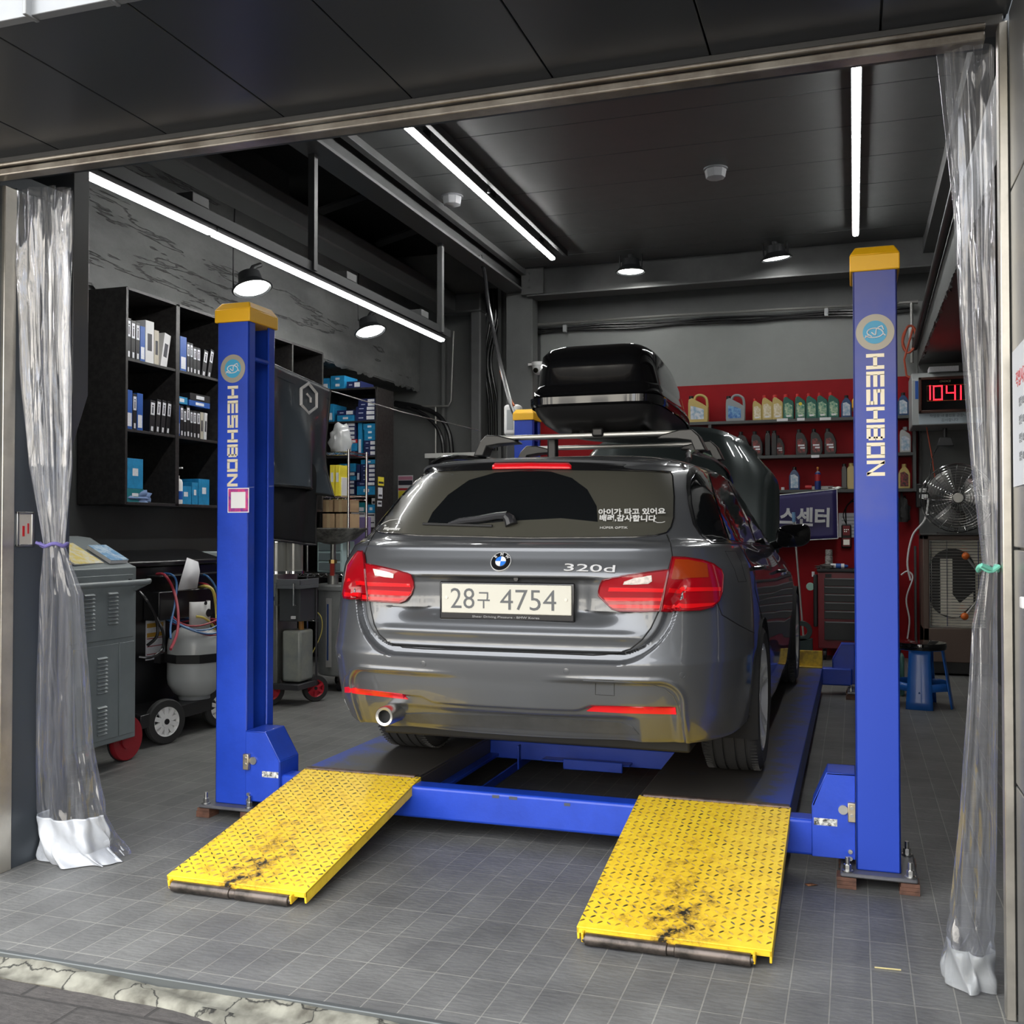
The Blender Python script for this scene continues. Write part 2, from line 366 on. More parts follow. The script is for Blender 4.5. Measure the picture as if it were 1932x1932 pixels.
# header rail above the opening
mb = MB(); mb.b2(-3.12, .385, 2.985, 3.06, 2.632, 2.662)
struct('trim_8', mb, mat('header_grey', (.14, .14, .14), .4, .6), bevel=.003)
def hdr():
    m = mat('header_steel', (.5, .47, .42), .35, .9, col2=(.35, .31, .27), vscale=7)
    mb = MB(); mb.b2(-3.12, .34, 2.962, 2.99, 2.622, 2.634).b2(-3.12, .34, 2.978, 3.035, 2.593, 2.618)
    return struct('trim_9', mb, m, bevel=.004)
hdr()
# ceilings
mb = MB(); y = 3.2; ys = [3.2, 3.58, 4.24, 4.9, 5.56, 6.22]
yy = [3.2]; v = 10.25
ln = [10.25-.66*k for k in range(11)][::-1]
e = [3.2]+ln+[10.62]
for a, b_ in zip(e[:-1], e[1:]): mb.b2(-3.44, .66, a+.004, b_-.004, 4.15, 4.19)
struct('ceiling', mb, CEILM, bevel=.002)
struct('ceiling_upper', MB().b2(-6, 2.2, 3.1, 11.4, 4.56, 4.7).b2(-3.44, .66, 3.2, 10.7, 4.2, 4.24), DARKC)
struct('trim_10', MB().b2(.66, .78, 3.2, 11.2, 4.02, 4.3).b2(.78, 1.2, 3.2, 11.2, 4.12, 4.3), BEAMM)
# long I-beam between the two bays
mb = MB(); mb.b2(-3.66, -3.44, 3.2, 10.95, 3.93, 3.955).b2(-3.565, -3.535, 3.2, 10.95, 3.95, 4.25).b2(-3.66, -3.44, 3.2, 10.95, 4.2, 4.23)
struct('trim_11', mb, BEAMM, bevel=.003)
struct('trim_12', MB().b2(-3.46, -3.40, 3.2, 10.7, 4.09, 4.16), BEAMM, bevel=.004)
# rear cross beam and column
mb = MB(); mb.b2(-3.4, 1.2, 10.72, 10.98, 3.86, 3.88).b2(-3.4, 1.2, 10.83, 10.87, 3.88, 4.2).b2(-3.4, 1.2, 10.72, 10.98, 4.18, 4.2)
struct('trim_13', mb, BEAMM, bevel=.003)
mb = MB(); mb.b2(-3.66, -3.37, 10.80, 10.82, 0, 3.93).b2(-3.66, -3.37, 11.02, 11.04, 0, 3.93).b2(-3.53, -3.5, 10.82, 11.02, 0, 3.93).b2(-3.37, -3.355, 10.8, 11.0, 0, 3.93)
for k in range(3):
    mb.cyl((-3.36+.0, 10.70, 3.95+.08*k), (-3.36, 10.73, 3.95+.08*k), .014)
struct('trim_14', mb, WALLB, bevel=.003)
struct('trim_15', MB().b2(-3.45, -3.2, 10.70, 10.73, 3.88, 4.18), BEAMM)
# left bay duct-like beam with elbow, trusses and posts
mb = MB(); mb.b2(-4.55, -4.3, 3.2, 10.9, 3.78, 4.0).b2(-4.13, -4.0, 10.9, 11.1, 0, 3.78).b2(-4.5, -4.0, 10.9, 11.1, 3.78, 4.0)
struct('trim_16', mb, BEAMM, bevel=.02)
mb = MB()
for k, (x0, y0, x1, y1) in enumerate(((-4.8, 5.0, -3.6, 6.3), (-4.8, 6.6, -3.6, 7.2), (-4.8, 8.6, -3.6, 8.2), (-4.8, 9.9, -3.6, 9.3))):
    mb.cyl((x0, y0, 4.3+.05*(k % 2)), (x1, y1, 4.38), .045, n=4)
mb.b2(-4.0, -3.95, 3.3, 10.9, 4.35, 4.45)
struct('trim_17', mb, mat('truss_dark', (.035, .037, .04), .5), bevel=.002)
# wall ribs in the back-left corner
mb = MB()
for x in (-4.55, -4.05, -3.85): mb.b2(x-.02, x+.02, 11.12, 11.2, 0, 4.2)
mb.b2(-4.86, -3.66, 11.1, 11.2, 1.72, 1.76).b2(-4.86, -3.66, 11.1, 11.2, 1.62, 1.65)
struct('trim_18', mb, WALLB, bevel=.004)
# lower metal guard box beside the left jamb with slanted foot
mb = MB(); mb.prism([(-3.30, 2.9), (-3.045, 2.9), (-3.045, 1.85), (-3.3, 1.15)], 3.43, 3.52)
mb.b2(-3.3, -3.04, 3.425, 3.43, 2.045, 2.05)
for z in (2.06, 2.33): mb.cyl((-3.06, 3.42, z), (-3.06, 3.43, z), .006, n=8)
struct('trim_19', mb, mat('guard_grey', (.10, .103, .105), .4, .3), bevel=.002)
# dark recess pilaster on right
struct('trim_20', MB().b2(.62, 1.15, 11.0, 11.2, 0, 2.95), WALLM)
# ================================================================ FOUR-POST LIFT
YEL = mat('ramp_yellow', (.78, .52, .02), .42, 0, .1, col2=(.62, .38, .015), vscale=9, bump=.05)
CAPY = mat('cap_yellow', (.92, .50, .01), .4, 0, .1)
def ramp_mat():
    m = bpy.data.materials.new('ramp_paint_worn'); m.use_nodes = True; nt = m.node_tree; b = nt.nodes['Principled BSDF']; tc = nt.nodes.new('ShaderNodeTexCoord')
    n = nt.nodes.new('ShaderNodeTexNoise'); n.inputs['Scale'].default_value = 16; n.inputs['Detail'].default_value = 8; n.inputs['Roughness'].default_value = .7; nt.links.new(tc.outputs['Object'], n.inputs['Vector'])
    sp = nt.nodes.new('ShaderNodeSeparateXYZ'); nt.links.new(tc.outputs['Object'], sp.inputs[0])
    # wheel-path wear: strongest in the middle third near the toe of the ramp
    a = nt.nodes.new('ShaderNodeMath'); a.operation = 'ABSOLUTE'; nt.links.new(sp.outputs[0], a.inputs[0])
    m1 = nt.nodes.new('ShaderNodeMapRange'); m1.inputs[1].default_value = .02; m1.inputs[2].default_value = .2; m1.inputs[3].default_value = .2; m1.inputs[4].default_value = 0; nt.links.new(a.outputs[0], m1.inputs[0])
    m2 = nt.nodes.new('ShaderNodeMapRange'); m2.inputs[1].default_value = -.95; m2.inputs[2].default_value = -.2; m2.inputs[3].default_value = 1; m2.inputs[4].default_value = .0; nt.links.new(sp.outputs[1], m2.inputs[0])
    mu = nt.nodes.new('ShaderNodeMath'); mu.operation = 'MULTIPLY'; nt.links.new(m1.outputs[0], mu.inputs[0]); nt.links.new(m2.outputs[0], mu.inputs[1])
    ad = nt.nodes.new('ShaderNodeMath'); ad.operation = 'ADD'; nt.links.new(mu.outputs[0], ad.inputs[0]); nt.links.new(n.outputs[0], ad.inputs[1])
    r = nt.nodes.new('ShaderNodeValToRGB'); e = r.color_ramp.elements
    e[0].position = .35; e[0].color = (.92, .66, .04, 1); e[1].position = .76; e[1].color = (.02, .018, .014, 1)
    x = e.new(.60); x.color = (.80, .52, .03, 1); x = e.new(.70); x.color = (.45, .27, .03, 1)
    nt.links.new(ad.outputs[0], r.inputs[0]); nt.links.new(r.outputs[0], b.inputs['Base Color']); b.inputs['Roughness'].default_value = .42
    b.inputs['Specular IOR Level'].default_value = .35
    return m
RAMPM = ramp_mat()
LUGM = mat('lug_dirt_shade', (.40, .25, .02), .4, 0, 0, col2=(.035, .027, .012), vscale=9)  # dark mottling colours in both dirt and the shade beside the lugs
lift = thing('car_lift', 'blue four post car lift with two yellow chequer plate drive-on ramps', 'car lift', (-1.285, 6, 0))
PZ = .22
def platform(x0, x1):
    mb = MB(); y0, y1 = 4.11, 8.45
    mb.b2(x0, x1, y0, y1, PZ-.012, PZ)                      # deck
    mb.b2(x0, x0+.012, y0, y1, PZ-.13, PZ-.012).b2(x1-.012, x1, y0, y1, PZ-.13, PZ-.012)
    mb.b2(x0+.012, x0+.06, y0, y1, PZ-.13, PZ-.122).b2(x1-.06, x1-.012, y0, y1, PZ-.13, PZ-.122)
    for y in (4.8, 5.6, 6.4, 7.2, 8.0): mb.b2(x0+.012, x1-.012, y, y+.01, PZ-.12, PZ-.012)
    return mb
def deck_mat():
    m = bpy.data.materials.new('deck_worn_blue'); m.use_nodes = True; nt = m.node_tree; b = nt.nodes['Principled BSDF']; g = nt.nodes.new('ShaderNodeNewGeometry')
    n = nt.nodes.new('ShaderNodeTexNoise'); n.inputs['Scale'].default_value = 5; n.inputs['Detail'].default_value = 9; n.inputs['Roughness'].default_value = .75; nt.links.new(g.outputs['Position'], n.inputs['Vector'])
    sp = nt.nodes.new('ShaderNodeSeparateXYZ'); nt.links.new(g.outputs['Position'], sp.inputs[0])
    ab = nt.nodes.new('ShaderNodeMath'); ab.operation = 'ADD'; ab.inputs[1].default_value = 1.285; nt.links.new(sp.outputs[0], ab.inputs[0])
    a2 = nt.nodes.new('ShaderNodeMath'); a2.operation = 'ABSOLUTE'; nt.links.new(ab.outputs[0], a2.inputs[0])
    mr = nt.nodes.new('ShaderNodeMapRange'); mr.inputs[1].default_value = .82; mr.inputs[2].default_value = 1.03; mr.inputs[3].default_value = -.14; mr.inputs[4].default_value = .2; nt.links.new(a2.outputs[0], mr.inputs[0])
    ad = nt.nodes.new('ShaderNodeMath'); ad.operation = 'ADD'; nt.links.new(n.outputs[0], ad.inputs[0]); nt.links.new(mr.outputs[0], ad.inputs[1])
    r = nt.nodes.new('ShaderNodeValToRGB'); e = r.color_ramp.elements; e[0].position = .42; e[0].color = (.06, .054, .048, 1); e[1].position = .68; e[1].color = (.014, .05, .33, 1)
    x = e.new(.54); x.color = (.05, .055, .08, 1)
    nt.links.new(ad.outputs[0], r.inputs[0]); nt.links.new(r.outputs[0], b.inputs['Base Color']); b.inputs['Roughness'].default_value = .42
    return m
DECK = deck_mat()
LX0, LX1, RX0, RX1 = -2.345, -1.80, -.825, -.24
for x0, x1 in ((LX0, LX1), (RX0, RX1)):
    p = platform(x0, x1).build('platform', DECK, lift, bevel=.003)
    MB().b2(x0+.01, x1-.005, 4.085, 4.14, PZ-.02, PZ+.004).build('hinge_plate', RUST, p, bevel=.002)
    MB().b2(x0+.02, x1-.0, 8.38, 8.40, PZ, PZ+.13).b2(x0+.02, x1, 8.33, 8.40, PZ, PZ+.01).build('wheel_stop', mat('stop_yellow', (.7, .48, .03), .5, col2=(.35, .22, .03), vscale=14), p, bevel=.003)
    mb = MB(); mb.cyl((x0+.02, 4.09, PZ+.003), (x1-.0, 4.09, PZ+.003), .009, n=10); mb.build('hinge_pin', RUST, p)
# inner runway rails (jack rail)
MB().b2(LX1+.0, LX1+.05, 4.15, 8.3, .12, .135).b2(LX1+.15, LX1+.16, 4.2, 8.2, .06, .1).build('jack_rail', BLUE, lift, bevel=.002)
mb = MB(); mb.b2(-1.80, -.83, 5.05, 5.13, .11, .2).b2(-1.5, -1.05, 4.98, 5.16, .125, .135).b2(-1.38, -1.08, 4.95, 4.965, .10, .15)
mb.b2(-1.62, -1.61, 4.95, 4.99, .08, .2)
mb.build('jack_beam', BLUE, lift, bevel=.004)
# crossbeams
def crossbeam(y, nm='crossbeam'):
    sgn = 1
    mb = MB(); mb.b2(-2.57, -.02, y, y+.10, .075, PZ-.012)
    o = mb.build(nm, BLUE, lift, bevel=.012, seg=3); return o
cb = crossbeam(4.0); crossbeam(8.46)
mb = MB()
for px, py, w_ in ((935, 1503, .03), (968, 1506, .035), (1070, 1518, .025)):
    q = at(px, py, Y=3.999); mb.b2(q.x-w_/2, q.x+w_/2, 3.9985, 3.9995, q.z-.006, q.z+.006)
mb.build('worn_patch', mat('patch_grey', (.06, .07, .1), .6), cb)
# posts
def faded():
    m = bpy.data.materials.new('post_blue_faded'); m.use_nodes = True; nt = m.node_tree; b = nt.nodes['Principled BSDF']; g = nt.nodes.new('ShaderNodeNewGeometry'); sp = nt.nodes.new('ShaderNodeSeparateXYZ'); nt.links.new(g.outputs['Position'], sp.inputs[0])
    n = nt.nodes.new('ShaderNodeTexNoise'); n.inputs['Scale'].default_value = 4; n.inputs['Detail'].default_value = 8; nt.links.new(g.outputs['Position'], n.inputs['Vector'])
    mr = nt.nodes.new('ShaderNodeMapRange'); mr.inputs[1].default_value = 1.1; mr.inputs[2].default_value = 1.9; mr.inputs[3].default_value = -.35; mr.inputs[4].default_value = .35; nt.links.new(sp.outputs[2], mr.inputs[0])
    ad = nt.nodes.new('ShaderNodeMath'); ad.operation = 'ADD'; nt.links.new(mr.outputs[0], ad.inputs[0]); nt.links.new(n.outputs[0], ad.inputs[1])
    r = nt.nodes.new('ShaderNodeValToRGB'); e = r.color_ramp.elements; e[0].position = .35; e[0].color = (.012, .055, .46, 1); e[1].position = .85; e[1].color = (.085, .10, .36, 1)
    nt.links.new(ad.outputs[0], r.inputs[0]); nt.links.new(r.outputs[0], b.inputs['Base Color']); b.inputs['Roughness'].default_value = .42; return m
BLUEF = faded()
STR = {'H': ((0, 0, 1, 5), (4, 0, 5, 5), (1, 2, 4, 3)), 'E': ((0, 0, 1, 5), (1, 0, 5, 1), (1, 2, 5, 3), (1, 4, 5, 5)),
       'S': ((0, 0, 5, 1), (4, 1, 5, 2), (0, 2, 5, 3), (0, 3, 1, 4), (0, 4, 5, 5)), 'B': ((0, 0, 1, 5), (1, 0, 4.4, 1), (1, 2, 4.4, 3), (1, 4, 4.4, 5), (4, .6, 5, 2.3), (4, 2.7, 5, 4.4)),
       'O': ((0, 0, 1, 5), (4, 0, 5, 5), (1, 0, 4, 1), (1, 4, 4, 5)), 'N': ((0, 0, 1, 5), (4, 0, 5, 5), None)}
LETM = mat('letter_cream', (.78, .70, .52), .4, .2)
def heshbon(xc, y, ztop, zbot, hw, parent):
    n = 7; pitch = (ztop-zbot)/n; cell = pitch/6.0; mb = MB()
    for i, ch in enumerate('HESHBON'):
        z0 = ztop-i*pitch
        def P(u, v): return (xc-hw+v/5*2*hw, z0-u*cell)     # letter x runs down the post, letter y runs to the right
        for q in STR[ch]:
            if q is None:
                mb.prism([P(0, 5), P(1.1, 5), P(5, 0), P(3.9, 0)], y-.0015, y-.0003); continue
            a, b_ = P(q[0], q[1]), P(q[2], q[3])
            e_ = cell*.10; mb.b2(min(a[0], b_[0])-e_, max(a[0], b_[0])+e_, y-.0015, y-.0003, min(a[1], b_[1])-e_, max(a[1], b_[1])+e_)
    return mb.build('lettering', LETM, parent)
def post(x0, x1, yf, slot, front):
    """x0..x1 width, yf front face; slot=+1 opening towards +X, -1 towards -X"""
    D = .22; z0, z1 = .058, 2.245
    mb = MB(); w_ = x1-x0
    th = .012
    mb.b2(x0, x1, yf, yf+th, z0, z1).b2(x0, x1, yf+D-th, yf+D, z0, z1)
    xo = x0 if slot > 0 else x1
    mb.b2(min(xo, xo+slot*th), max(xo, xo+slot*th), yf, yf+D, z0, z1)
    xi = x1 if slot > 0 else x0
    mb.b2(min(xi, xi-slot*th), max(xi, xi-slot*th), yf, yf+.055, z0, z1).b2(min(xi, xi-slot*th), max(xi, xi-slot*th), yf+D-.055, yf+D, z0, z1)
    mb.b2(min(xi, xi-slot*.02), max(xi, xi-slot*.02), yf+.05, yf+D-.05, z1-.19, z1-.17)
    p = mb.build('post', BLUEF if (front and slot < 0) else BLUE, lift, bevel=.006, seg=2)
    c = MB(); xc, yc = (x0+x1)/2, yf+D/2
    c.box((xc, yc, z1+.012), (w_+.02, D+.02, .06)); c.box((xc, yc, z1+.058), (w_+.02, D+.02, .034), taper=.78)
    c.build('cap', CAPY, p, bevel=.004)
    MB().b2(x0-.055, x1+.055, yf-.05, yf+D+.05, .042, .058).build('base_plate', mat('base_grey', (.15, .15, .16), .45, .5, var=.2), p, bevel=.008)
    for dx in (-1, 1):
        for yy_ in (yf-.045, yf+D-.03):
            wd = MB()
            for k in range(3): wd.b2(xc+dx*(w_/2+.03)-.035+rnd.uniform(-.004, .004), xc+dx*(w_/2+.03)+.03, yy_, yy_+.075, .001+k*.0137, .0139+k*.0137)
            wd.build('wooden_shim', mat('shim_wood', (.12, .055, .035), .7, var=.3, vscale=30), p)
    for dx in (-1, 1):
        for yy_ in (yf-.025, yf+D+.02):
            if dx == slot and yy_ > yf+.1: continue
            b_ = MB(); bx = xc+dx*(w_/2+.03)
            b_.cyl((bx, yy_, .058), (bx, yy_, .064), .02).cyl((bx, yy_, .064), (bx, yy_, .084), .014, n=6).cyl((bx, yy_, .08), (bx, yy_, .11), .008)
            b_.build('anchor_bolt', STEEL, p, bevel=.001)
    ca = MB(); ca.cyl((xi-slot*.05, yf+.11, .3), (xi-slot*.05, yf+.11, z1-.1), .008, n=6); ca.build('cable', STEEL, p)
    if front:
        bz = at(450 if slot > 0 else 1650, 695 if slot > 0 else 627, Y=yf)
        MB().cyl((xc, yf-.002, bz.z), (xc, yf, bz.z), .066 if slot < 0 else .064, n=48).build('badge', mat('badge_silver', (.36, .33, .27), .45, .3), p)
        MB().cyl((xc, yf-.0035, bz.z), (xc, yf-.002, bz.z), .042, n=48).build('badge_disc', mat('badge_blue', (.05, .35, .58), .4), p)
        g = MB(); r_ = .004
        def q(a, b_): return (xc+a, yf-.005, bz.z+b_)
        g.tube(smoothpath([q(-.033, -.012), q(-.015, -.019), q(.012, -.018), q(.028, -.006), q(.02, .008), q(.0, .014), q(-.02, .01), q(-.026, -.003), q(-.01, -.016)], 6), .0022, n=6)
        g.tube(smoothpath([q(-.012, .0), q(.002, -.01), q(.006, .012), q(.024, .022)], 6), .0022, n=6).tube([q(-.035, -.02), q(-.022, -.01)], .0022, n=6).tube([q(.024, .022), q(.03, .008)], .0022, n=6).tube([q(.028, -.006), q(.036, -.014)], .0022, n=6)
        g.build('badge_emblem', PAPER, p)
        t1 = at(450, 728, Y=yf).z if slot > 0 else at(1650, 668, Y=yf).z
        t2 = at(445, 922, Y=yf).z if slot > 0 else at(1650, 903, Y=yf).z
        heshbon(xc, yf, t1, t2, .026 if slot > 0 else .030, p)
    return p
pFL = post(-2.742, -2.577, 4.0, 1, True)
pFR = post(.0, .152, 3.94, -1, True)
pRL = post(-2.742, -2.577, 8.3, 1, False)
pRR = post(.0, .152, 8.3, -1, False)
# sticker on the front left post (code area left blank)
a = at(430, 921, Y=4.0); b_ = at(470, 967, Y=4.0)
MB().b2(a.x, b_.x, 3.9985, 3.9997, b_.z, a.z).build('sticker', WHITE, pFL)
MB().b2(a.x+.004, b_.x-.004, 3.998, 3.9985, b_.z+.004, a.z-.004).build('sticker_print', mat('sticker_purple', (.14, .03, .25), .5, col2=(.65, .05, .2), vscale=25), pFL)
MB().b2(a.x+.018, b_.x-.018, 3.9975, 3.998, b_.z+.02, a.z-.018).build('sticker_blank', WHITE, pFL)
# carriages (brackets) joining crossbeam and posts
def bracket(xi, xo, y, sgn, front=True):
    """xi = at the post, xo = towards the centre"""
    mb = MB(); zt = at(1560, 1457, Y=3.97).z
    pl = [(xi, .085), (xi, zt), (xi-sgn*.1, zt), (xo, .27), (xo, .085)]
    for yy_ in (y, y+.15): mb.prism(pl, yy_, yy_+.01)
    mb.prism([(xi, zt), (xi-sgn*.1, zt), (xi-sgn*.1, zt-.008), (xi, zt-.008)], y, y+.16)
    mb.prism([(xi-sgn*.1, zt), (xo, .27), (xo+sgn*.01, .27), (xi-sgn*.1, zt-.012)], y, y+.16)
    mb.b2(min(xo, xo+sgn*.01), max(xo, xo+sgn*.01), y, y+.16, .085, .27)
    o = mb.build('bracket', BLUE, lift, bevel=.004)
    if front:
        zl = at(1547, 1550, Y=y).z
        MB().b2(xo+sgn*.008, xo+sgn*.09, y-.0012, y-.0002, zl-.013, zl+.013).build('warning_label', mat('label_worn', (.8, .8, .75), .6, col2=(.03, .03, .03), vscale=60), o)
        c = MB(); zc = .265; xc = xi-sgn*.012
        c.b2(xc-.014, xc+.014, y-.02, y, zc-.04, zc+.03).build('guide_block', mat('nickel', (.55, .48, .36), .35, .9), o, bevel=.003)
        c = MB(); c.cyl((xc-sgn*.03, y-.008, zc), (xc-sgn*.03, y, zc), .017, n=20)
        for dz in (-.015, .012): c.cyl((xc, y-.024, zc+dz), (xc, y-.019, zc+dz), .006, n=10)
        for dz in (.09, .115): c.cyl((xc-sgn*.006, y-.008, dz), (xc-sgn*.006, y, dz), .008, n=10)
        c.build('bolt', STEEL, o)
    return o
bracket(-.002, -.155, 3.965, 1); bracket(-2.575, -2.40, 3.985, -1)
bracket(-.002, -.17, 8.5, 1, False); bracket(-2.575, -2.40, 8.5, -1, False)
# ramps
def ramp(x0, x1, off):
    w_ = x1-x0; yT, yB, zT, zB = 4.095, 3.115, PZ+.004, .055
    Ln = math.hypot(yT-yB, zT-zB); ang = math.atan2(zT-zB, yT-yB)
    root = bpy.data.objects.new('ramp', None)
    mb = MB(); mb.box((0, -Ln/2, -.004), (w_, Ln, .008)); mb.box((w_/2-.004, -Ln/2, -.022), (.008, Ln, .04)); mb.box((-w_/2+.004, -Ln/2, -.022), (.008, Ln, .04)); mb.box((0, -Ln+.004, -.012), (w_, .008, .02))
    r_ = mb.build('ramp', RAMPM, None, bevel=.002); r_.parent = lift
    Mi = wm(lift).inverted() @ Matrix.Translation(((x0+x1)/2, yT, zT)) @ Matrix.Rotation(ang, 4, 'X')
    r_.location = Mi.translation; r_.rotation_euler = Mi.to_euler()
    lg = MB(); sp = .0285; nx = int(w_/sp)+1; ny = int(Ln/sp)
    for i in range(nx):
        for j in range(ny):
            x = -w_/2+.008+i*sp; y = -.016-j*sp
            if abs(x) > w_/2-.006: continue
            a = R(44) if (i+j) % 2 else R(-44)
            Mx = Matrix.Translation((x, y, 0)) @ Matrix.Rotation(a, 4, 'Z')
            l, wd, h = .0118, .0027, .0036
            P = [(-l, 0, 0), (-l*.4, -wd, 0), (l*.4, -wd, 0), (l, 0, 0), (l*.4, wd, 0), (-l*.4, wd, 0)]
            vs = [lg.b.verts.new(Mx @ Vector(p)) for p in P]; t = [lg.b.verts.new(Mx @ Vector((-l*.45, 0, h))), lg.b.verts.new(Mx @ Vector((l*.45, 0, h)))]
            for f in ((vs[0], vs[1], t[0]), (vs[1], vs[2], t[1], t[0]), (vs[2], vs[3], t[1]), (vs[3], vs[4], t[1]), (vs[4], vs[5], t[0], t[1]), (vs[5], vs[0], t[0])): lg.b.faces.new(f)
    o = lg.build('tread_lugs', LUGM, r_, world=False, smooth=0)
    rl = MB(); yr = -Ln-.01
    rl.cyl((-w_/2+.03+off, yr, -.032), (off-.012, yr, -.032), .019, n=20).cyl((off+.012, yr, -.032), (w_/2-.06+off, yr, -.032), .019, n=20).cyl((-w_/2+.02+off, yr, -.032), (w_/2-.05+off, yr, -.032), .011, n=12)
    rl.cyl((-.012+off, yr, -.032), (.012+off, yr, -.032), .016, n=16)
    rl.build('roller', mat('roller_steel', (.14, .115, .1), .35, .7, col2=(.04, .035, .03), vscale=12), r_, world=False, bevel=.002)
    br_ = MB(); br_.box((-w_/2+.022+off, -Ln+.01, -.024), (.008, .06, .03)); br_.box((w_/2-.05+off, -Ln+.01, -.024), (.008, .06, .03)); br_.build('roller_bracket', YEL, r_, world=False, bevel=.002)
    return r_
ramp(-2.335, -1.775, .0); ramp(-.825, -.235, .0)
# ================================================================ CAR
CX, CY, CZ = -1.275, 3.66, PZ
def paint():
    m = bpy.data.materials.new('car_paint_grey'); m.use_nodes = True; nt = m.node_tree; b = nt.nodes['Principled BSDF']
    b.inputs['Base Color'].default_value = (.115, .12, .127, 1); b.inputs['Metallic'].default_value = .5; b.inputs['Roughness'].default_value = .32
    b.inputs['Coat Weight'].default_value = 1; b.inputs['Coat Roughness'].default_value = .035
    return m
CARP = paint()
GLASS = mat('tinted_glass', (.006, .007, .008), .05, 0, .6)
DUSTG = mat('dusty_glass', (.062, .06, .048), .32, 0, .6)
REDD = mat('lamp_dark_red', (.16, .004, .008), .1, 0, .2)
REDB = mat('lamp_bright_red', (.7, .006, .01), .15, 0, .3)
REDR = mat('reflector_red', (.75, .006, .014), .3, 0, .2)
TRIMB = mat('trim_black', (.008, .008, .009), .18, 0, .4)
car = thing('car', 'dark grey estate car with raised bonnet standing on the blue lift', 'car', (CX, CY+2.3, CZ))
SX = [0, .25, .45, .62, .765, .875, .943, .973, .983]
DY = [0, .006, .02, .045, .10, .20, .34, .52, .80]
# zr zm zf yr hw cr yf
RINGS = [
 (.33, .24, .25, .38, .66, .8, 4.2), (.268, .17, .22, .13, .845, 1, 4.5), (.272, .18, .23, .105, .868, 1, 4.53), (.30, .20, .25, .085, .876, 1, 4.56), (.37, .25, .30, .045, .886, 1, 4.6),
 (.46, .36, .42, .018, .894, 1, 4.62), (.53, .46, .50, .004, .897, 1, 4.62), (.575, .52, .55, 0, .902, 1, 4.6), (.605, .56, .59, .011, .902, 1, 4.58),
 (.66, .64, .64, .027, .901, .98, 4.55), (.76, .74, .69, .048, .897, .96, 4.45), (.86, .82, .74, .054, .888, .94, 4.35), (.93, .87, .78, .070, .875, .92, 4.2),
 (.985, .925, .82, .093, .852, .92, 4.0), (1.003, .95, .86, .101, .84, .9, 3.75), (1.018, .965, .93, .135, .828, .9, 3.6), (1.035, .98, .97, .195, .815, .85, 3.5),
 (1.13, 1.07, 1.06, .285, .765, .8, 3.32), (1.23, 1.17, 1.16, .385, .715, .8, 3.1), (1.30, 1.26, 1.25, .46, .672, .8, 2.92), (1.328, 1.31, 1.30, .50, .648, .8, 2.82),
 (1.338, 1.33, 1.32, .52, .636, .8, 2.80), (1.352, 1.352, 1.335, .55, .62, .75, 2.78), (1.37, 1.375, 1.35, .61, .58, .7, 2.74), (1.388, 1.398, 1.36, .68, .50, .6, 2.6),
 (1.41, 1.415, 1.372, .95, .36, .5, 2.4), (1.425, 1.425, 1.39, 1.2, .2, .3, 2.2), (1.43, 1.43, 1.41, 1.5, .02, .1, 1.9)]
def sstep(a, b_, x):
    t = max(0, min(1, (x-a)/(b_-a))); return t*t*(3-2*t)
def ringpts(r):
    zr, zm, zf, yr, hw, cr, yf = r; P = []
    gh = max(0, min(1, (zm-.94)/.1))
    for sx_, dy in zip(SX, DY):
        y = yr+dy*cr; P.append(Vector((hw*sx_, y, zr+(zm-zr)*sstep(.7, 1.6, y)*(1 if zm < 1.3 else 1))))
    a, b_ = yr+.8*cr, yf
    tail = [(.984, .30), (.984, .5), (.98, .68), (.97-.03*gh, .82), (.92-.06*gh, .92), (.78-.04*gh, .975), (.5, .993), (0, 1.0)]
    for sx_, t in tail:
        y = a+(b_-a)*t; P.append(Vector((hw*sx_, y, zm+(zf-zm)*sstep(.55, 1.0, t))))
    return P
def crm(p0, p1, p2, p3, t): return .5*((2*p1)+(p2-p0)*t+(2*p0-5*p1+4*p2-p3)*t*t+(3*p1-p0-3*p2+p3)*t*t*t)
def sample(P, ts):
    out = []; n = len(P)-1
    for t in ts:
        i = min(int(t), n-1); f = t-i
        p0 = P[i-1] if i else Vector((-P[1].x, P[1].y, P[1].z)); p3 = P[i+2] if i+2 <= n else Vector((-P[n-1].x, P[n-1].y, P[n-1].z))
        out.append(crm(p0, P[i], P[i+1], p3, f))
    return out
UT = [i*4.6/150 for i in range(150)] + [4.6+i*3.4/56 for i in range(56)] + [8+i*3/40 for i in range(40)] + [11+i*5/30 for i in range(31)]
def rbox_sd(x, z, hw, zb, r_):
    """signed distance to a region |x|<hw, z>zb with rounded lower corners"""
    qx = abs(x)-(hw-r_); qz = (zb+r_)-z
    return math.hypot(max(qx, 0), max(qz, 0))+min(max(qx, qz), 0)-r_
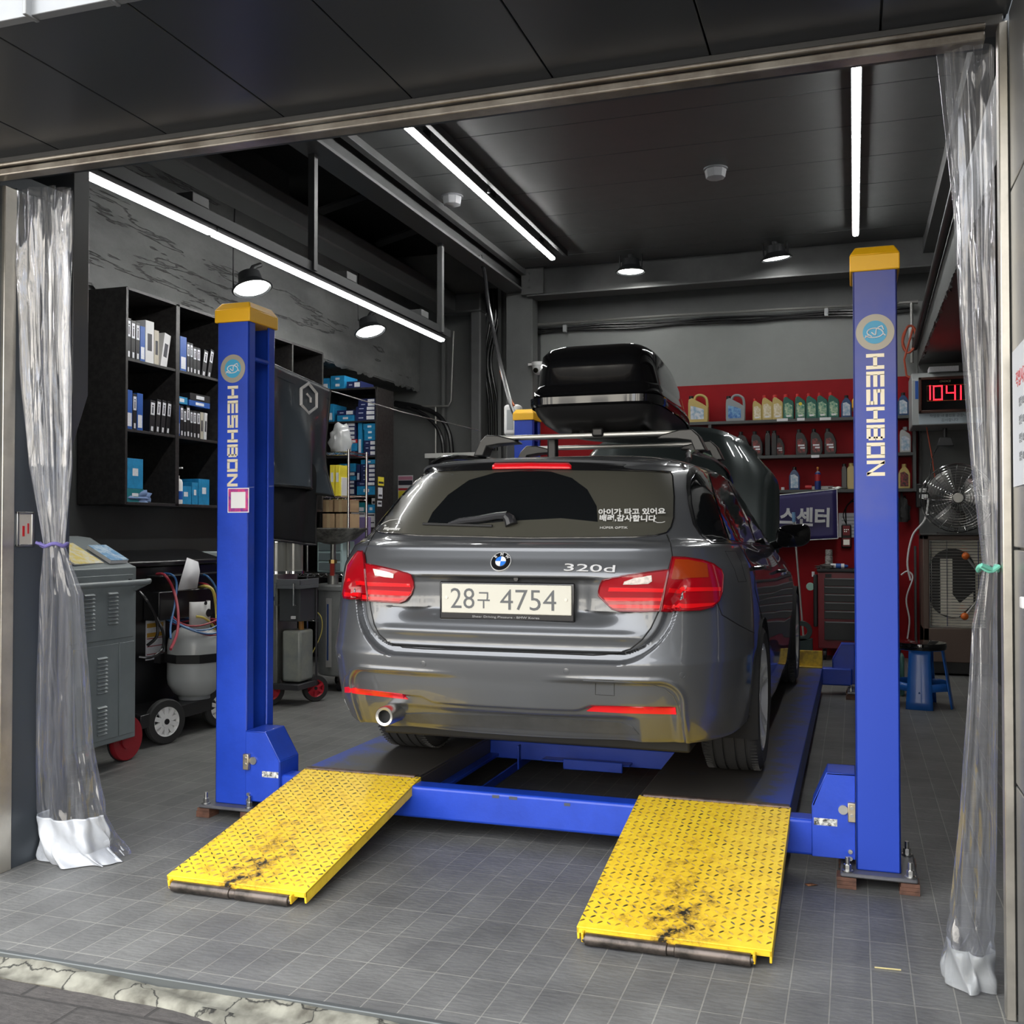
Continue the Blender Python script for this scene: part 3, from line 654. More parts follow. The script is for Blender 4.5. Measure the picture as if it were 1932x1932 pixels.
def features(p):
    x, y, z = p
    if y > .9 or z > 1.02: return 0
    d = 0
    # ledge and step between bumper and tailgate
    sl = .055*max(0, z-.6)/.2
    sd = rbox_sd(x, z, .575+sl, .606, .13); fade = 1-sstep(.80, .90, z)
    if sd < .034:
        d += (.038*sstep(.034, .022, sd) if sd > 0 else .038-.030*sstep(0, -.013, sd))*fade
    # plate recess with a sharp upper lip
    a = abs(x)
    mx_ = 1-sstep(.30, .395, a) if z > .76 else 1-sstep(.34, .52, a)
    mz = sstep(.70, .765, z)*(1-sstep(.880, .890, z))
    d += .034*mx_*mz
    # lip bulge above plate, crease below plate
    d += -.012*sstep(.86, .892, z)*(1-sstep(.892, .96, z))*(1-sstep(.45, .7, a))
    d += -.010*math.exp(-((z-.675)/.018)**2)*(1-sstep(.45, .6, a))
    d += .012*sstep(.672, .625, z)*(1-sstep(.5, .6, a))*(1 if sd < 0 else 0)
    # sport bumper inset contour
    s2 = rbox_sd(x, -z, .672, -.508, .075)
    if z < .53: d += (.020*sstep(.004, -.010, s2)-.006*math.exp(-((s2-.010)/.008)**2))*sstep(.12, .42, a)
    # lower step of the bumper (diffuser line)
    zl = .395+.022*sstep(.28, .36, a)
    d += .022*(1-sstep(zl-.006, zl+.001, z))*sstep(.66, .62, a)*1
    d += .03*(1-sstep(.355, .375, z))*(1-sstep(.44, .52, a))
    return d*(1-sstep(.5, .9, y))
def car_surface():
    rows = []
    rp = [ringpts(r) for r in RINGS]
    for i in range(len(rp)-1):
        dz = abs(RINGS[i+1][0]-RINGS[i][0]); n = max(3, int(dz/.0042)) if .28 < RINGS[i][0] < 1.01 else max(5, int(dz/.008))
        for k in range(n): rows.append((i, k/n))
    rows.append((len(rp)-2, 1.0))
    G = []
    for i, f in rows:
        q0 = rp[max(i-1, 0)]; q1 = rp[i]; q2 = rp[i+1]; q3 = rp[min(i+2, len(rp)-1)]
        P = []
        for a, b_, c, d in zip(q0, q1, q2, q3):
            v = crm(a, b_, c, d, f)
            # keep monotone where rings are closely spaced
            lin = b_.lerp(c, f); P.append(v.lerp(lin, .35))
        S = sample(P, UT)
        for v in S:
            v.y += features(v)
            if v.x < 0: v.x = 0
        G.append(S)
    return G
G = car_surface()
WHEELS = [(1.06, .353), (3.87, .353)]
WZ = .325
bm = bmesh.new(); grid = []
for S in G:
    row = [bm.verts.new((v.x+CX, v.y+CY, v.z+CZ)) for v in S]
    left = [row[0]] + [bm.verts.new((-v.x+CX, v.y+CY, v.z+CZ)) for v in S[1:-1]] + [row[-1]]
    grid.append((row, left))
for i in range(len(grid)-1):
    for side in (0, 1):
        A, B = grid[i][side], grid[i+1][side]
        for j in range(len(A)-1):
            q = (A[j], A[j+1], B[j+1], B[j]); q = q if side == 0 else q[::-1]
            bm.faces.new(q)
bm.normal_update()
BVH = BVHTree.FromBMesh(bm)
# wheel arches
def inarch(v):
    y, z, x = v.x*0+v.y-CY, v.z-CZ, abs(v.x-CX)
    if x < .55: return False
    for wy, r_ in WHEELS:
        if (y-wy)**2+(z-WZ)**2 < r_*r_: return True
    return False
dead = [f for f in bm.faces if inarch(f.calc_center_median())]
bmesh.ops.delete(bm, geom=dead, context='FACES')
for v in [v for v in bm.verts if v.is_boundary]:
    y, z = v.co.y-CY, v.co.z-CZ
    if abs(v.co.x-CX) < .55: continue
    for wy, r_ in WHEELS:
        d = math.hypot(y-wy, z-WZ)
        if abs(d-r_) < .05 and z > .2:
            v.co.y = CY+wy+(y-wy)/d*r_; v.co.z = CZ+WZ+(z-WZ)/d*r_
body = MB(); body.b.free(); body.b = bm
body = body.build('body', CARP, car, smooth=50)
# ---- decals laid on the body surface
def hit(px, py, off=0.0):
    d = ray(px, py).normalized(); p, n, i, dist = BVH.ray_cast(CAM, d, 30)
    if p is None:
        # step along the ray and take the closest surface point
        best = None
        for t in range(60):
            q = CAM+d*(3.9+t*.06); r_ = BVH.find_nearest(q)
            if r_[0] is not None and (best is None or r_[3] < best[3]): best = r_
        p, n = best[0], best[1]
    if n.dot(CAM-p) < 0: n = -n
    return p+n*off, n
def dens(poly, step=7, closed=True):
    out = []; n = len(poly)
    for i in range(n if closed else n-1):
        a, b_ = poly[i], poly[(i+1) % n]; k = max(1, int(math.hypot(b_[0]-a[0], b_[1]-a[1])/step))
        for j in range(k): out.append((a[0]+(b_[0]-a[0])*j/k, a[1]+(b_[1]-a[1])*j/k))
    if not closed: out.append(poly[-1])
    return out
def inpoly(x, y, P):
    c = False; n = len(P)
    for i in range(n):
        x1, y1 = P[i]; x2, y2 = P[i-1]
        if (y1 > y) != (y2 > y) and x < (x2-x1)*(y-y1)/(y2-y1)+x1: c = not c
    return c
def rnd_poly(P, n=4):
    Q = smoothpath([(x, y, 0) for x, y in P+[P[0]]], n); return [(v.x, v.y) for v in Q[:-1]]
def decal(name, poly, m, parent, off=.003, depth=.006, step=7, grid=9, mirror=False, smooth=True):
    if smooth == 2: poly = rnd_poly(poly)
    B = dens(poly, step); nb = len(B); pts = [Vector(p) for p in B]
    xs = [p[0] for p in poly]; ys = [p[1] for p in poly]
    x = min(xs)+grid/2
    while x < max(xs):
        y = min(ys)+grid/2
        while y < max(ys):
            if inpoly(x, y, B) and min((x-b[0])**2+(y-b[1])**2 for b in B) > (grid*.35)**2: pts.append(Vector((x, y)))
            y += grid
        x += grid
    V, E, F, *_ = delaunay_2d_cdt(pts, [(i, (i+1) % nb) for i in range(nb)], [], 1, 1e-4)
    bm = bmesh.new(); vs = []
    for v in V:
        p, n = hit(v.x, v.y); vs.append((bm.verts.new(p+n*off), n))
    for f in F:
        if len(set(f)) >= 3:
            try: bm.faces.new([vs[i][0] for i in f])
            except ValueError: pass
    # skirt
    nm = {v: n for v, n in vs}
    be = [e for e in bm.edges if e.is_boundary]; low = {}
    for e in be:
        for v in e.verts:
            if v not in low: low[v] = bm.verts.new(v.co-nm[v]*(off+depth))
    for e in be:
        a, b_ = e.verts
        try: bm.faces.new((a, b_, low[b_], low[a]))
        except ValueError: pass
    mb = MB(); mb.b.free(); mb.b = bm
    o = mb.build(name, m, parent, smooth=50)
    if mirror: mirrored(o)
    return o
def mirrored(o):
    c = o.copy(); c.data = o.data.copy(); COL.objects.link(c)
    M = Matrix.Translation((CX, 0, 0)) @ Matrix.Scale(-1, 4, (1, 0, 0)) @ Matrix.Translation((-CX, 0, 0)); W = wm(c)
    c.data.transform(W.inverted() @ M @ W); c.data.flip_normals(); return c
def surf_tube(name, path, r_, m, parent, closed=False, off=0, step=6, mirror=False, n=6):
    P = [hit(x, y, off)[0] for x, y in dens(path, step, closed)]
    mb = MB(); mb.tube(P, r_, n=n, closed=closed); o = mb.build(name, m, parent)
    if mirror: mirrored(o)
    return o
# bonnet opening: dark engine bay floor hides behind the raised bonnet
hood = MB(); rows = []; nu, nv = 33, 22
for j in range(nv+1):
    v = j/nv; row = []
    for i in range(nu):
        u = -1+2*i/(nu-1)
        hw = .79-.02*v-.16*sstep(.55, 1, v)**2
        edge = 1-.20*abs(u)**4*0
        L_ = .93*(1-.16*abs(u)**3.2)*v
        ang = R(52+10*v)
        drop = .035*u*u+.10*abs(u)**5+.012*math.exp(-((abs(u)-.72)/.05)**2)
        x = CX+u*hw; y = CY+3.38+L_*math.cos(ang)+drop*math.sin(ang)*1.0; z = CZ+1.0+L_*math.sin(ang)-drop*math.cos(ang)
        row.append((x, y, z))
    rows.append(row)
hood.grid(rows); hood.build('bonnet', mat('bonnet_paint_dimmed', (.03, .04, .04), .3, .4, 1), car, smooth=60, thick=.02)  # car's grey made darker in colour for the dim garage interior
MB().b2(CX-.7, CX+.7, CY+3.5, CY+4.4, CZ+.5, CZ+.82).build('engine_bay', BLACK, car, bevel=.01)
# underbody
MB().b2(CX-.66, CX+.66, CY+.4, CY+4.2, CZ+.19, CZ+.36).b2(CX-.5, CX+.5, CY+.2, CY+.5, CZ+.29, CZ+.40).build('underbody', mat('underbody', (.012, .012, .012), .7), car, bevel=.01)
for s in (-1, 1):
    for wy, r_ in WHEELS:
        mb = MB(); rows = []
        for k in range(25):
            a = math.pi*(-.12+1.24*k/24); rows.append([(CX+s*.58, CY+wy+math.cos(a)*(r_-.002), CZ+WZ+math.sin(a)*(r_-.002)), (CX+s*.893, CY+wy+math.cos(a)*(r_-.002), CZ+WZ+math.sin(a)*(r_-.002))])
        mb.grid(rows); mb.b2(CX+s*.57, CX+s*.58, CY+wy-r_, CY+wy+r_, CZ+.2, CZ+WZ+r_)
        mb.build('wheel_arch_liner', mat('liner', (.01, .01, .01), .8), car, smooth=60)
# ---- wheels
TYRE = mat('tyre_rubber', (.035, .034, .032), .7, bump=.12, bscale=60)
RIMM = mat('alloy_silver', (.62, .62, .61), .3, .35, .3)
def wheel():
    root = bpy.data.objects.new('wheel', None); COL.objects.link(root)
    hw = .1225; r_ = .325; prof = [(.225, -hw+.012), (.25, -hw), (.285, -hw-.004), (.307, -hw+.008), (.319, -hw+.025)]
    gx = [-.068, -.025, .025, .068]; x = -hw+.035
    for g in gx:
        prof += [(r_-.001*abs(g)*10, g-.005), (r_-.008, g-.0035), (r_-.008, g+.0035), (r_-.001*abs(g)*10, g+.005)]
    prof += [(.319, hw-.025), (.307, hw-.008), (.285, hw+.004), (.25, hw), (.225, hw-.012)]
    t = MB().lathe(prof, axis='X', n=72, closed=True)
    n = 90
    for k in range(n):                                        # shoulder blocks
        a = 2*math.pi*k/n
        for s in (-1, 1):
            Mx = Matrix.Rotation(a, 4, 'X'); t.box((s*.098, 0, .3205), (.028, .0035, .006), M=Mx)
    t.build('tyre', TYRE, root, world=False, smooth=30)
    rm = MB().lathe([(.228, hw-.012), (.236, hw-.004), (.226, hw-.002), (.218, hw-.02), (.205, hw-.06), (.2, -hw+.02), (.228, -hw+.012)], axis='X', n=60, closed=True)
    for k in range(5):
        for s in (-1, 1):
            a = 2*math.pi*k/5+s*.16; b_ = 2*math.pi*k/5+s*.09
            p0 = Vector((hw-.035, math.cos(b_)*.045, math.sin(b_)*.045)); p1 = Vector((hw-.014, math.cos(a)*.222, math.sin(a)*.222))
            rm.tube([p0, (p0+p1)/2+Vector((-.004, 0, 0)), p1], [.017, .012, .014], n=8)
    rm.cyl((hw-.06, 0, 0), (hw-.02, 0, 0), .06, n=30).cyl((hw-.02, 0, 0), (hw-.016, 0, 0), .03, n=24)
    rm.build('rim', RIMM, root, world=False, smooth=40)
    d = MB().cyl((-.02, 0, 0), (.0, 0, 0), .165, n=40).cyl((.02, 0, 0), (-.1, 0, 0), .075, n=30); d.build('brake_disc', mat('disc_steel', (.2, .2, .2), .4, .9), root, world=False)
    return root
w0 = wheel(); first = True
for s in (1, -1):
    for wy, _ in WHEELS:
        o = w0 if first else dup(w0); first = False
        o.parent = car; p = Vector((CX+s*.768, CY+wy, CZ+WZ)) - car.location
        o.location = p; o.rotation_euler = (R(20*wy), 0, 0 if s > 0 else math.pi)
# ---- rear window
GL = [(708.5, 1001.5), (718, 978), (742, 948), (769.5, 920.8), (797, 893), (836, 887), (1000, 884.5), (1078, 884), (1196, 887.5), (1264.5, 891), (1268.5, 899), (1271.4, 938.5), (1270.5, 977.9), (1265.5, 995.6), (1257.7, 1005.4), (1236, 1011.3), (1196, 1014.2), (1000, 1016.2), (895, 1013.3), (797, 1011.3), (738, 1007.4), (718, 1005.4)]
rw = decal('rear_window', GL, DUSTG, car, off=.003, step=9, grid=14)
surf_tube('window_seal', GL, .0035, TRIMB, rw, closed=True, off=.002)
arc = [(806.9, 987.7), (816.7, 968), (846.2, 934.6), (885.5, 907), (934.7, 893.3), (1000, 888.4), (1039.3, 891.3), (1078.7, 903), (1108.2, 924.7), (1125.9, 956.2), (1127.9, 985.7), (1059, 978.8), (960, 984), (900, 990), (846.2, 990.6)]
decal('wiped_glass', arc, GLASS, rw, off=.0042, depth=.0005, grid=12)
# roof spoiler with dark underside and third brake light
_px = [(799, 886), (808, 878.5), (830, 874.5), (870, 870.5), (930, 867.5), (1000, 866.5), (1070, 867), (1130, 868.5), (1190, 871.5), (1235, 875), (1258, 879.5), (1267, 888)]
lipP = []; undP = []; topP = []
for i, (x, y) in enumerate(_px):
    e_ = abs((x-1033)/234); Y_ = CY+.50+.15*e_**2.2
    lipP.append(at(x, y, Y=Y_))
    ux = x if 0 < i < len(_px)-1 else x+(2 if i == 0 else -1)
    undP.append(hit(ux, 888.5+3.5*e_**3+(0 if i < 6 else 1.5*e_), .004)[0])
    q = lipP[-1]; best = None
    for k in range(8, 40):
        yy = q.y+.004*k+.03; r_ = BVH.ray_cast(Vector((CX+(q.x-CX)*(1-.03), yy, 3)), Vector((0, 0, -1)), 3)
        if r_[0] is not None and r_[0].z > q.z+.004: best = r_[0]; break
    topP.append((best if best is not None else q+Vector((0, .12, .012)))+Vector((0, 0, .002)))
def lerprow(A, B, t, bow=0): return [a.lerp(b_, t)+Vector((0, 0, bow*math.sin(math.pi*t))) for a, b_ in zip(A, B)]
def sm(row): return smoothpath(row, 4)
mb = MB(); mb.grid([sm(lerprow(topP, lipP, t/5, .004)) for t in range(6)]+[sm([p+Vector((0, .003, -.010)) for p in lipP])]); mb.build('spoiler', CARP, car, smooth=60)
lip2 = [p+Vector((0, .003, -.010)) for p in lipP]
mb = MB(); mb.grid([sm(lerprow(lip2, undP, t/4)) for t in range(5)]); mb.build('spoiler_underside', TRIMB, car, smooth=60)
def undpt(px, v):
    xs_ = [p[0] for p in _px]; i = max(k for k in range(len(xs_)-1) if xs_[k] <= px); f = (px-xs_[i])/(xs_[i+1]-xs_[i])
    return lip2[i].lerp(lip2[i+1], f).lerp(undP[i].lerp(undP[i+1], f), v)+Vector((0, -.006, -.002))
mb = MB(); rows = [[undpt(930+ (149*k/24)+ (0 if v_ > .3 else (5-10*k/24)), v_) for k in range(25)] for v_ in (.10, .42, .78)]
mb.grid(rows); mb.build('third_brake_light', REDR, car, smooth=60, thick=.006)
# wiper
def hp(x, y, off): return hit(x, y, off)[0]
wp = MB()
wp.tube([hp(848, 993, .012), hp(870, 989, .018), hp(905, 987, .024), hp(940, 982, .028), hp(960, 981, .028)], [.007, .013, .014, .014, .016], n=8)
wp.tube([hp(958, 982, .028), hp(964, 986, .02), hp(966, 993, .008)], [.018, .024, .026], n=10)
wob = wp.build('wiper', mat('wiper_black', (.02, .02, .022), .35), car)
wp = MB(); wp.tube([hp(800, 992, .012), hp(850, 993.5, .012), hp(930, 996, .012)], .0055, n=6); wp.build('wiper_blade', RUBBER, wob)
# stickers on the rear glass
def surf_text(body, px0, py0, px1, py1, size, m, parent, off=.005, **k):
    a, n = hit(px0, py0); b_, _ = hit(px1, py1); c, n = hit((px0+px1)/2, (py0+py1)/2)
    return text(body, size, m, frame(c+n*off, b_-a, n), parent, **k)
STK = mat('sticker_white', (.62, .62, .6), .5)
surf_text('아이가 타고 있어요', 1132, 970, 1252, 970, .036, STK, rw, bold=.0012, sx=.92, off=.012)
surf_text('배려,감사합니다', 1132, 981, 1236, 984, .036, STK, rw, bold=.0012, sx=.92, off=.012)
surf_tube('sticker_smile', [(1232, 984), (1240, 988), (1248, 988), (1254, 986)], .0015, STK, rw, off=.006)
surf_text('HÜPER OPTIK', 1134, 998, 1182, 998, .016, STK, rw, sx=1.1, off=.007)
surf_text('Wagoneers', 724, 1000, 757, 1000, .022, STK, rw, bold=.0008, off=.008, shear=.2)
surf_text('The', 724, 994, 734, 994, .012, STK, rw, bold=.0004, off=.008)
surf_tube('sticker_outline', [(721, 991), (727, 987), (737, 983), (752, 981), (757, 984), (756, 989), (748, 989)], .0014, STK, rw, off=.005)
# ---- panel gaps
GAP = mat('gap_black', (.004, .004, .004), .6)
surf_tube('tailgate_gap', [(709, 1003), (697, 1022), (690, 1040), (689, 1044), (692, 1064), (698, 1135), (700, 1150), (706, 1178), (716, 1197), (733, 1212), (760, 1221), (800, 1224), (1000, 1231), (1120, 1236), (1160, 1234), (1190, 1224), (1212, 1206), (1228, 1185), (1243, 1153), (1259.6, 1078), (1268, 1050), (1265, 1025), (1258, 1009)], .003, GAP, body, off=-.0005)
surf_tube('bumper_gap', [(1352, 1134), (1362, 1160), (1395, 1180), (1423, 1194)], .0025, GAP, body, off=-.0005)
surf_tube('door_gap', [(1395, 1030), (1416, 1065), (1424, 1080), (1424, 1110), (1436, 1160), (1446, 1200)], .0022, GAP, body, off=-.0005)
surf_tube('fuel_flap', [(1368, 1040), (1388, 1040), (1398, 1060), (1408, 1097), (1393, 1098), (1386, 1075)], .0015, GAP, body, closed=True, off=-.0003)
surf_tube('tow_cover', [(1123.5, 1282), (1158.5, 1283.5), (1159, 1312.5), (1123.5, 1310.5)], .0012, GAP, body, closed=True, off=-.0003)
for x, y in ((640.5, 1237.5), (798.5, 1252.5), (1068, 1267), (1287.5, 1274)):
    p, n = hit(x, y); q = n.to_track_quat('Z', 'Y').to_matrix().to_4x4(); q.translation = p
    mb = MB(); mb.lathe([(.012, -.002), (.012, .001), (.0095, .0015), (.009, .0003), (.004, .0012), (.0005, .0012)], n=24); mb.build('parking_sensor', CARP, body, world=False).matrix_local = wm(body).inverted() @ q
# ---- lamps
RI = [(1137.7, 1092.9), (1259, 1076.5), (1243, 1152.5), (1208.5, 1154), (1169, 1152.9), (1155.4, 1149), (1141.6, 1135.2), (1132.2, 1123.4), (1132.2, 1114), (1135.7, 1098)]
RO = [(1267, 1053.6), (1291, 1054.6), (1322.6, 1059.5), (1342.2, 1066.4), (1356, 1076.2), (1359.6, 1086), (1358, 1115.5), (1352, 1133.2), (1340.3, 1145), (1318.6, 1151), (1275.4, 1152.9), (1246, 1153), (1256.5, 1096)]
LI = [(692.5, 1064.8), (777.4, 1084), (781, 1095), (781.7, 1107.7), (777.4, 1121.4), (767.5, 1133.2), (755.7, 1137.6), (699.5, 1133.6)]
LO = [(679, 1042.8), (688, 1042.8), (690.8, 1066.4), (697.2, 1133.6), (679, 1132.3), (654, 1128.5), (651.5, 1121), (657, 1086), (660, 1068.3), (669, 1054.6)]
ORG = mat('lamp_amber', (.28, .035, .006), .1, 0, .3)
REV = mat('lamp_clear', (.75, .68, .62), .15, 0, 1, var=.2, vscale=60)
def inset(P, k):
    cx = sum(p[0] for p in P)/len(P); cy = sum(p[1] for p in P)/len(P); return [(cx+(x-cx)*k, cy+(y-cy)*k) for x, y in P]
for nm, P, bands in (('tail_light', RI, [[(1150, 1108), (1252, 1110), (1251, 1117), (1148, 1115)], [(1140, 1127), (1248, 1127.5), (1246, 1134), (1145, 1134)], [(1147, 1141), (1244.5, 1141.5), (1243.5, 1148), (1157, 1147)]]),
                     ('tail_light', RO, [[(1262, 1109), (1355, 1108), (1355, 1115), (1260, 1117)], [(1252, 1141), (1346, 1137), (1338, 1143), (1300, 1147.5), (1251, 1148)]]),
                     ('tail_light', LI, [[(697, 1098), (776, 1101), (777, 1107), (698, 1105)], [(698.5, 1112), (779, 1116), (774, 1124), (699, 1121)], [(699, 1126), (766, 1129.5), (755, 1134), (699.5, 1131)]]),
                     ('tail_light', LO, [[(662, 1092), (692.5, 1097), (693, 1104), (660, 1099)], [(656, 1117), (696, 1123), (696.5, 1131), (655, 1125)]])):
    t = decal(nm, P, mat('lamp_red', (.30, .003, .008), .1, 0, .35), car, off=.012, depth=.02, grid=10)
    surf_tube('lamp_edge', P, .0028, REDD, t, closed=True, off=.0125)
    for b_ in bands: decal('lamp_band', b_, REDB, t, off=.0145, depth=.001, grid=8)
    if P is RI: decal('reverse_lens', [(1178, 1095), (1196, 1091), (1228, 1087), (1229, 1095.5), (1222, 1099.5), (1176, 1100.5)], REV, t, off=.0148, depth=.001, grid=6)
    if P is LI: decal('reverse_lens', [(708, 1075), (718, 1077), (746, 1083), (745, 1088), (712, 1085)], REV, t, off=.0148, depth=.001, grid=6)
    if P is RO: decal('indicator_lens', [(1272, 1058), (1296, 1059), (1330, 1066), (1332, 1090), (1265, 1093)], ORG, t, off=.0145, depth=.001, grid=8)
# ---- reflectors and diffuser
decal('reflector', [(651.5, 1296), (747.9, 1307.9), (759.7, 1309.5), (770.5, 1318.7), (757.7, 1317.7), (651.9, 1305.9)], REDR, car, off=.004, grid=6)
decal('reflector', [(1106.7, 1341), (1114, 1335.5), (1122.9, 1332), (1274.4, 1334.5), (1276.4, 1347), (1180, 1345)], REDR, car, off=.004, grid=6)
dif = decal('diffuser', [(745, 1347), (800, 1345), (1000, 1352), (1170, 1362), (1192, 1369), (1206, 1385), (1100, 1381), (1000, 1375), (850, 1367), (775, 1362), (757, 1356)], mat('diffuser_grey', (.055, .056, .057), .45, var=.15, vscale=10), car, off=.004, grid=9)
surf_tube('bumper_crease', [(650, 1344), (647, 1300), (650, 1278), (660, 1266), (676, 1262), (740, 1264), (795, 1268)], .0022, CARP, body, off=.0)
surf_tube('bumper_crease', [(1293, 1389), (1280, 1335), (1270, 1313), (1255, 1300), (1230, 1292), (1180, 1287), (1100, 1284)], .0022, CARP, body, off=.0)
# exhaust
ex = at(725, 1352, Y=CY+.05)
mb = MB(); mb.lathe([(.026, .0), (.036, -.003), (.039, .002), (.039, .5), (.036, .5), (.033, .004)], c=ex, axis='Y', n=36, closed=True); mb.build('exhaust_tip', STEEL, car)
mb = MB(); mb.cyl(ex+Vector((0, .03, 0)), ex+Vector((0, .04, 0)), .033); mb.build('exhaust_dark', GAP, car)
# ---- number plate, roundel, badge, camera
PX, PYY, PZZ = CX+.012, CY+.058, CZ+.805
tl = Matrix.Rotation(R(-3), 4, 'X')
pf = MB().box((PX, PYY+.008, PZZ-.012), (.545, .014, .148)).build('number_plate', TRIMB, car, bevel=.008, seg=3)
pw = MB().box((PX, PYY-.001, PZZ-.003), (.522, .006, .112)).build('plate_face', mat('plate_cream', (.55, .535, .46), .5), pf, bevel=.006, seg=3)
PLT = mat('plate_digits', (.09, .095, .1), .5)
Fm = lambda x, z, y: frame((PX+x, y, PZZ+z), (1, 0, 0), (0, -1, 0))
yq = PYY-.0048
text('28', .108, PLT, Fm(-.174, -.002, yq), pf, fit=(.098, .078), bold=-.0006)
text('구', .066, PLT, Fm(-.087, -.008, yq), pf, fit=(.050, .062), bold=.0003)
text('4754', .108, PLT, Fm(.091, -.004, yq), pf, fit=(.222, .078), bold=-.0006)
text('Sheer Driving Pleasure - BMW Korea', .014, mat('frame_text', (.3, .3, .3), .5), Fm(0, -.0725, PYY+.0003), pf, ext=.0006, fit=(.27, .0105))
mb = MB()
for dx in (-.24, .24): mb.cyl((PX+dx, PYY-.0065, PZZ), (PX+dx, PYY-.003, PZZ), .006, n=16)
mb.build('plate_rivet', mat('rivet', (.7, .62, .55), .5), pf)
c, n = hit(945.5, 1060.5); q = n.to_track_quat('Z', 'Y').to_matrix().to_4x4(); q.translation = c
xa = Vector((1, 0, 0)); FM = frame(c, xa, n)
def disc(r0, r1, z0, z1, m, nm, par, a0=0, a1=360, seg=48):
    mb = MB(); k = max(2, int(seg*(a1-a0)/360))
    full = a1-a0 == 360
    In = []; Out = []
    for i in range(k if full else k+1):
        a = R(a0+(a1-a0)*i/k); In.append((math.cos(a)*r0, math.sin(a)*r0)); Out.append((math.cos(a)*r1, math.sin(a)*r1))
    m_ = len(Out)
    if r0 == 0:
        if full: mb.prism(Out, z0, z1, 'Z')
        else: mb.prism([(0, 0)]+Out, z0, z1, 'Z')
    else:
        for i in range(m_ if full else m_-1):
            j = (i+1) % m_; mb.prism([In[i], Out[i], Out[j], In[j]], z0, z1, 'Z')
    for v in mb.b.verts: v.co = FM @ v.co
    return mb.build(nm, m, par, smooth=0)
rd = disc(0, .041, -.004, .005, mat('badge_bright', (.62, .62, .62), .3, .2), 'roundel', car)
disc(0, .0385, .004, .006, TRIMB, 'roundel_ring', rd)
disc(0, .0225, .0055, .0068, CHROME, 'roundel_rim', rd)
for a0, m in ((0, PAPER), (90, mat('roundel_blue', (.02, .16, .6), .3)), (180, PAPER), (270, MATS['roundel_blue'])): disc(0, .021, .006, .0075, m, 'roundel_quarter', rd, a0, a0+90)
for ch, a in (('B', 140), ('M', 90), ('W', 40)):
    rr = .0305; FMx = FM @ Matrix.Translation((math.cos(R(a))*rr, math.sin(R(a))*rr, .0066)) @ Matrix.Rotation(R(a-90), 4, 'Z')
    text(ch, .017, MATS['badge_bright'], FMx, rd, bold=.0003, ext=.0004)
surf_text('320d', 1068, 1071, 1157, 1074, .046, mat('badge_bright', (.62, .62, .62), .3, .2), car, name='badge_lettering', fit=(.192, .030), bold=.0001, ext=.002, off=.003)
p, n = hit(975, 1092); MB().cyl(p, p+Vector((0, -.012, 0)), .009, n=20).build('reversing_camera', TRIMB, car)
# ---- side windows (both sides)
FR = [(1296, 895), (1299, 886), (1307, 881), (1326, 879.5), (1349, 887), (1371, 905), (1390.5, 927), (1410, 951), (1429, 980), (1444, 1009), (1452, 1031), (1423, 1028.5), (1374, 1026), (1342, 1025), (1323, 1014), (1307, 989), (1299, 953), (1295, 920)]
fr = decal('window_frame', FR, TRIMB, car, off=.003, depth=.004, mirror=True, grid=10)
decal('side_window', [(1304, 905), (1312, 893), (1323, 889), (1330, 898), (1350, 955), (1370, 1023), (1342, 1022), (1326, 1012.5), (1312, 988), (1304.5, 952), (1302, 920)], GLASS, car, off=.006, depth=.002, mirror=True)
decal('side_window', [(1336, 894.6), (1349, 893), (1365, 902.6), (1386, 940), (1405, 981), (1422, 1024.5), (1395, 1024), (1375, 1020), (1352, 952)], GLASS, car, off=.006, depth=.002, mirror=True)
decal('side_window', [(1373, 909), (1390.5, 933), (1410, 957), (1426, 981), (1442, 1027), (1425, 1025), (1410, 982), (1390.5, 943)], GLASS, car, off=.006, depth=.002, mirror=True)
# windscreen across the front of the cabin
rows = []
for k in range(10):
    t = k/9; y = CY+3.46-.62*t; z = CZ+.99+.33*t; hw = .70-.16*t
    rows.append([(CX+hw*(-1+i/6), y+.03-.06*abs(-1+i/6)**2+.03, z+.02) for i in range(13)])
mb = MB(); mb.grid(rows); mb.build('windscreen', GLASS, car, smooth=60, thick=.006)
# door handles, mirrors
for x, y in ((1426, 1071), (1469, 1077)):
    p, n = hit(x, y); mb = MB()
    mb.tube(smoothpath([p+Vector((0, -.09, 0)), p+Vector((.03, -.05, .002)), p+Vector((.034, .03, .002)), p+Vector((0, .08, 0))], 5), [.009]*15+[.008], n=8)
    mirrored(mb.build('door_handle', TRIMB, car))
mc = Vector((CX+.915, CY+2.98, CZ+1.035)); mb = MB(); rows = []
for k in range(9):
    t = -1+2*k/8; rr = math.sqrt(max(0, 1-t*t*t*t)); y = t*.055
    rows.append([(mc.x+math.copysign(abs(math.cos(a))**.65, math.cos(a))*.105*rr, mc.y+y, mc.z+math.copysign(abs(math.sin(a))**.65, math.sin(a))*.072*rr+.012*math.cos(a)) for a in [2*math.pi*i/28 for i in range(28)]])
mb.grid(rows, closeu=True); mb.tube([mc+Vector((-.08, 0, -.05)), mc+Vector((-.16, .02, -.075))], [.03, .025], n=8)
o = mb.build('wing_mirror', BLKG, car, smooth=60); mirrored(o)
# roof rails
for s in (-1, 1):
    P = [(CX+s*.60, CY+.78, CZ+1.37), (CX+s*.585, CY+.9, CZ+1.41), (CX+s*.57, CY+1.2, CZ+1.432), (CX+s*.565, CY+1.9, CZ+1.445), (CX+s*.56, CY+2.5, CZ+1.42), (CX+s*.56, CY+2.75, CZ+1.36)]
    MB().tube(smoothpath(P, 6), .014, n=8).build('roof_rail', TRIMB, car)
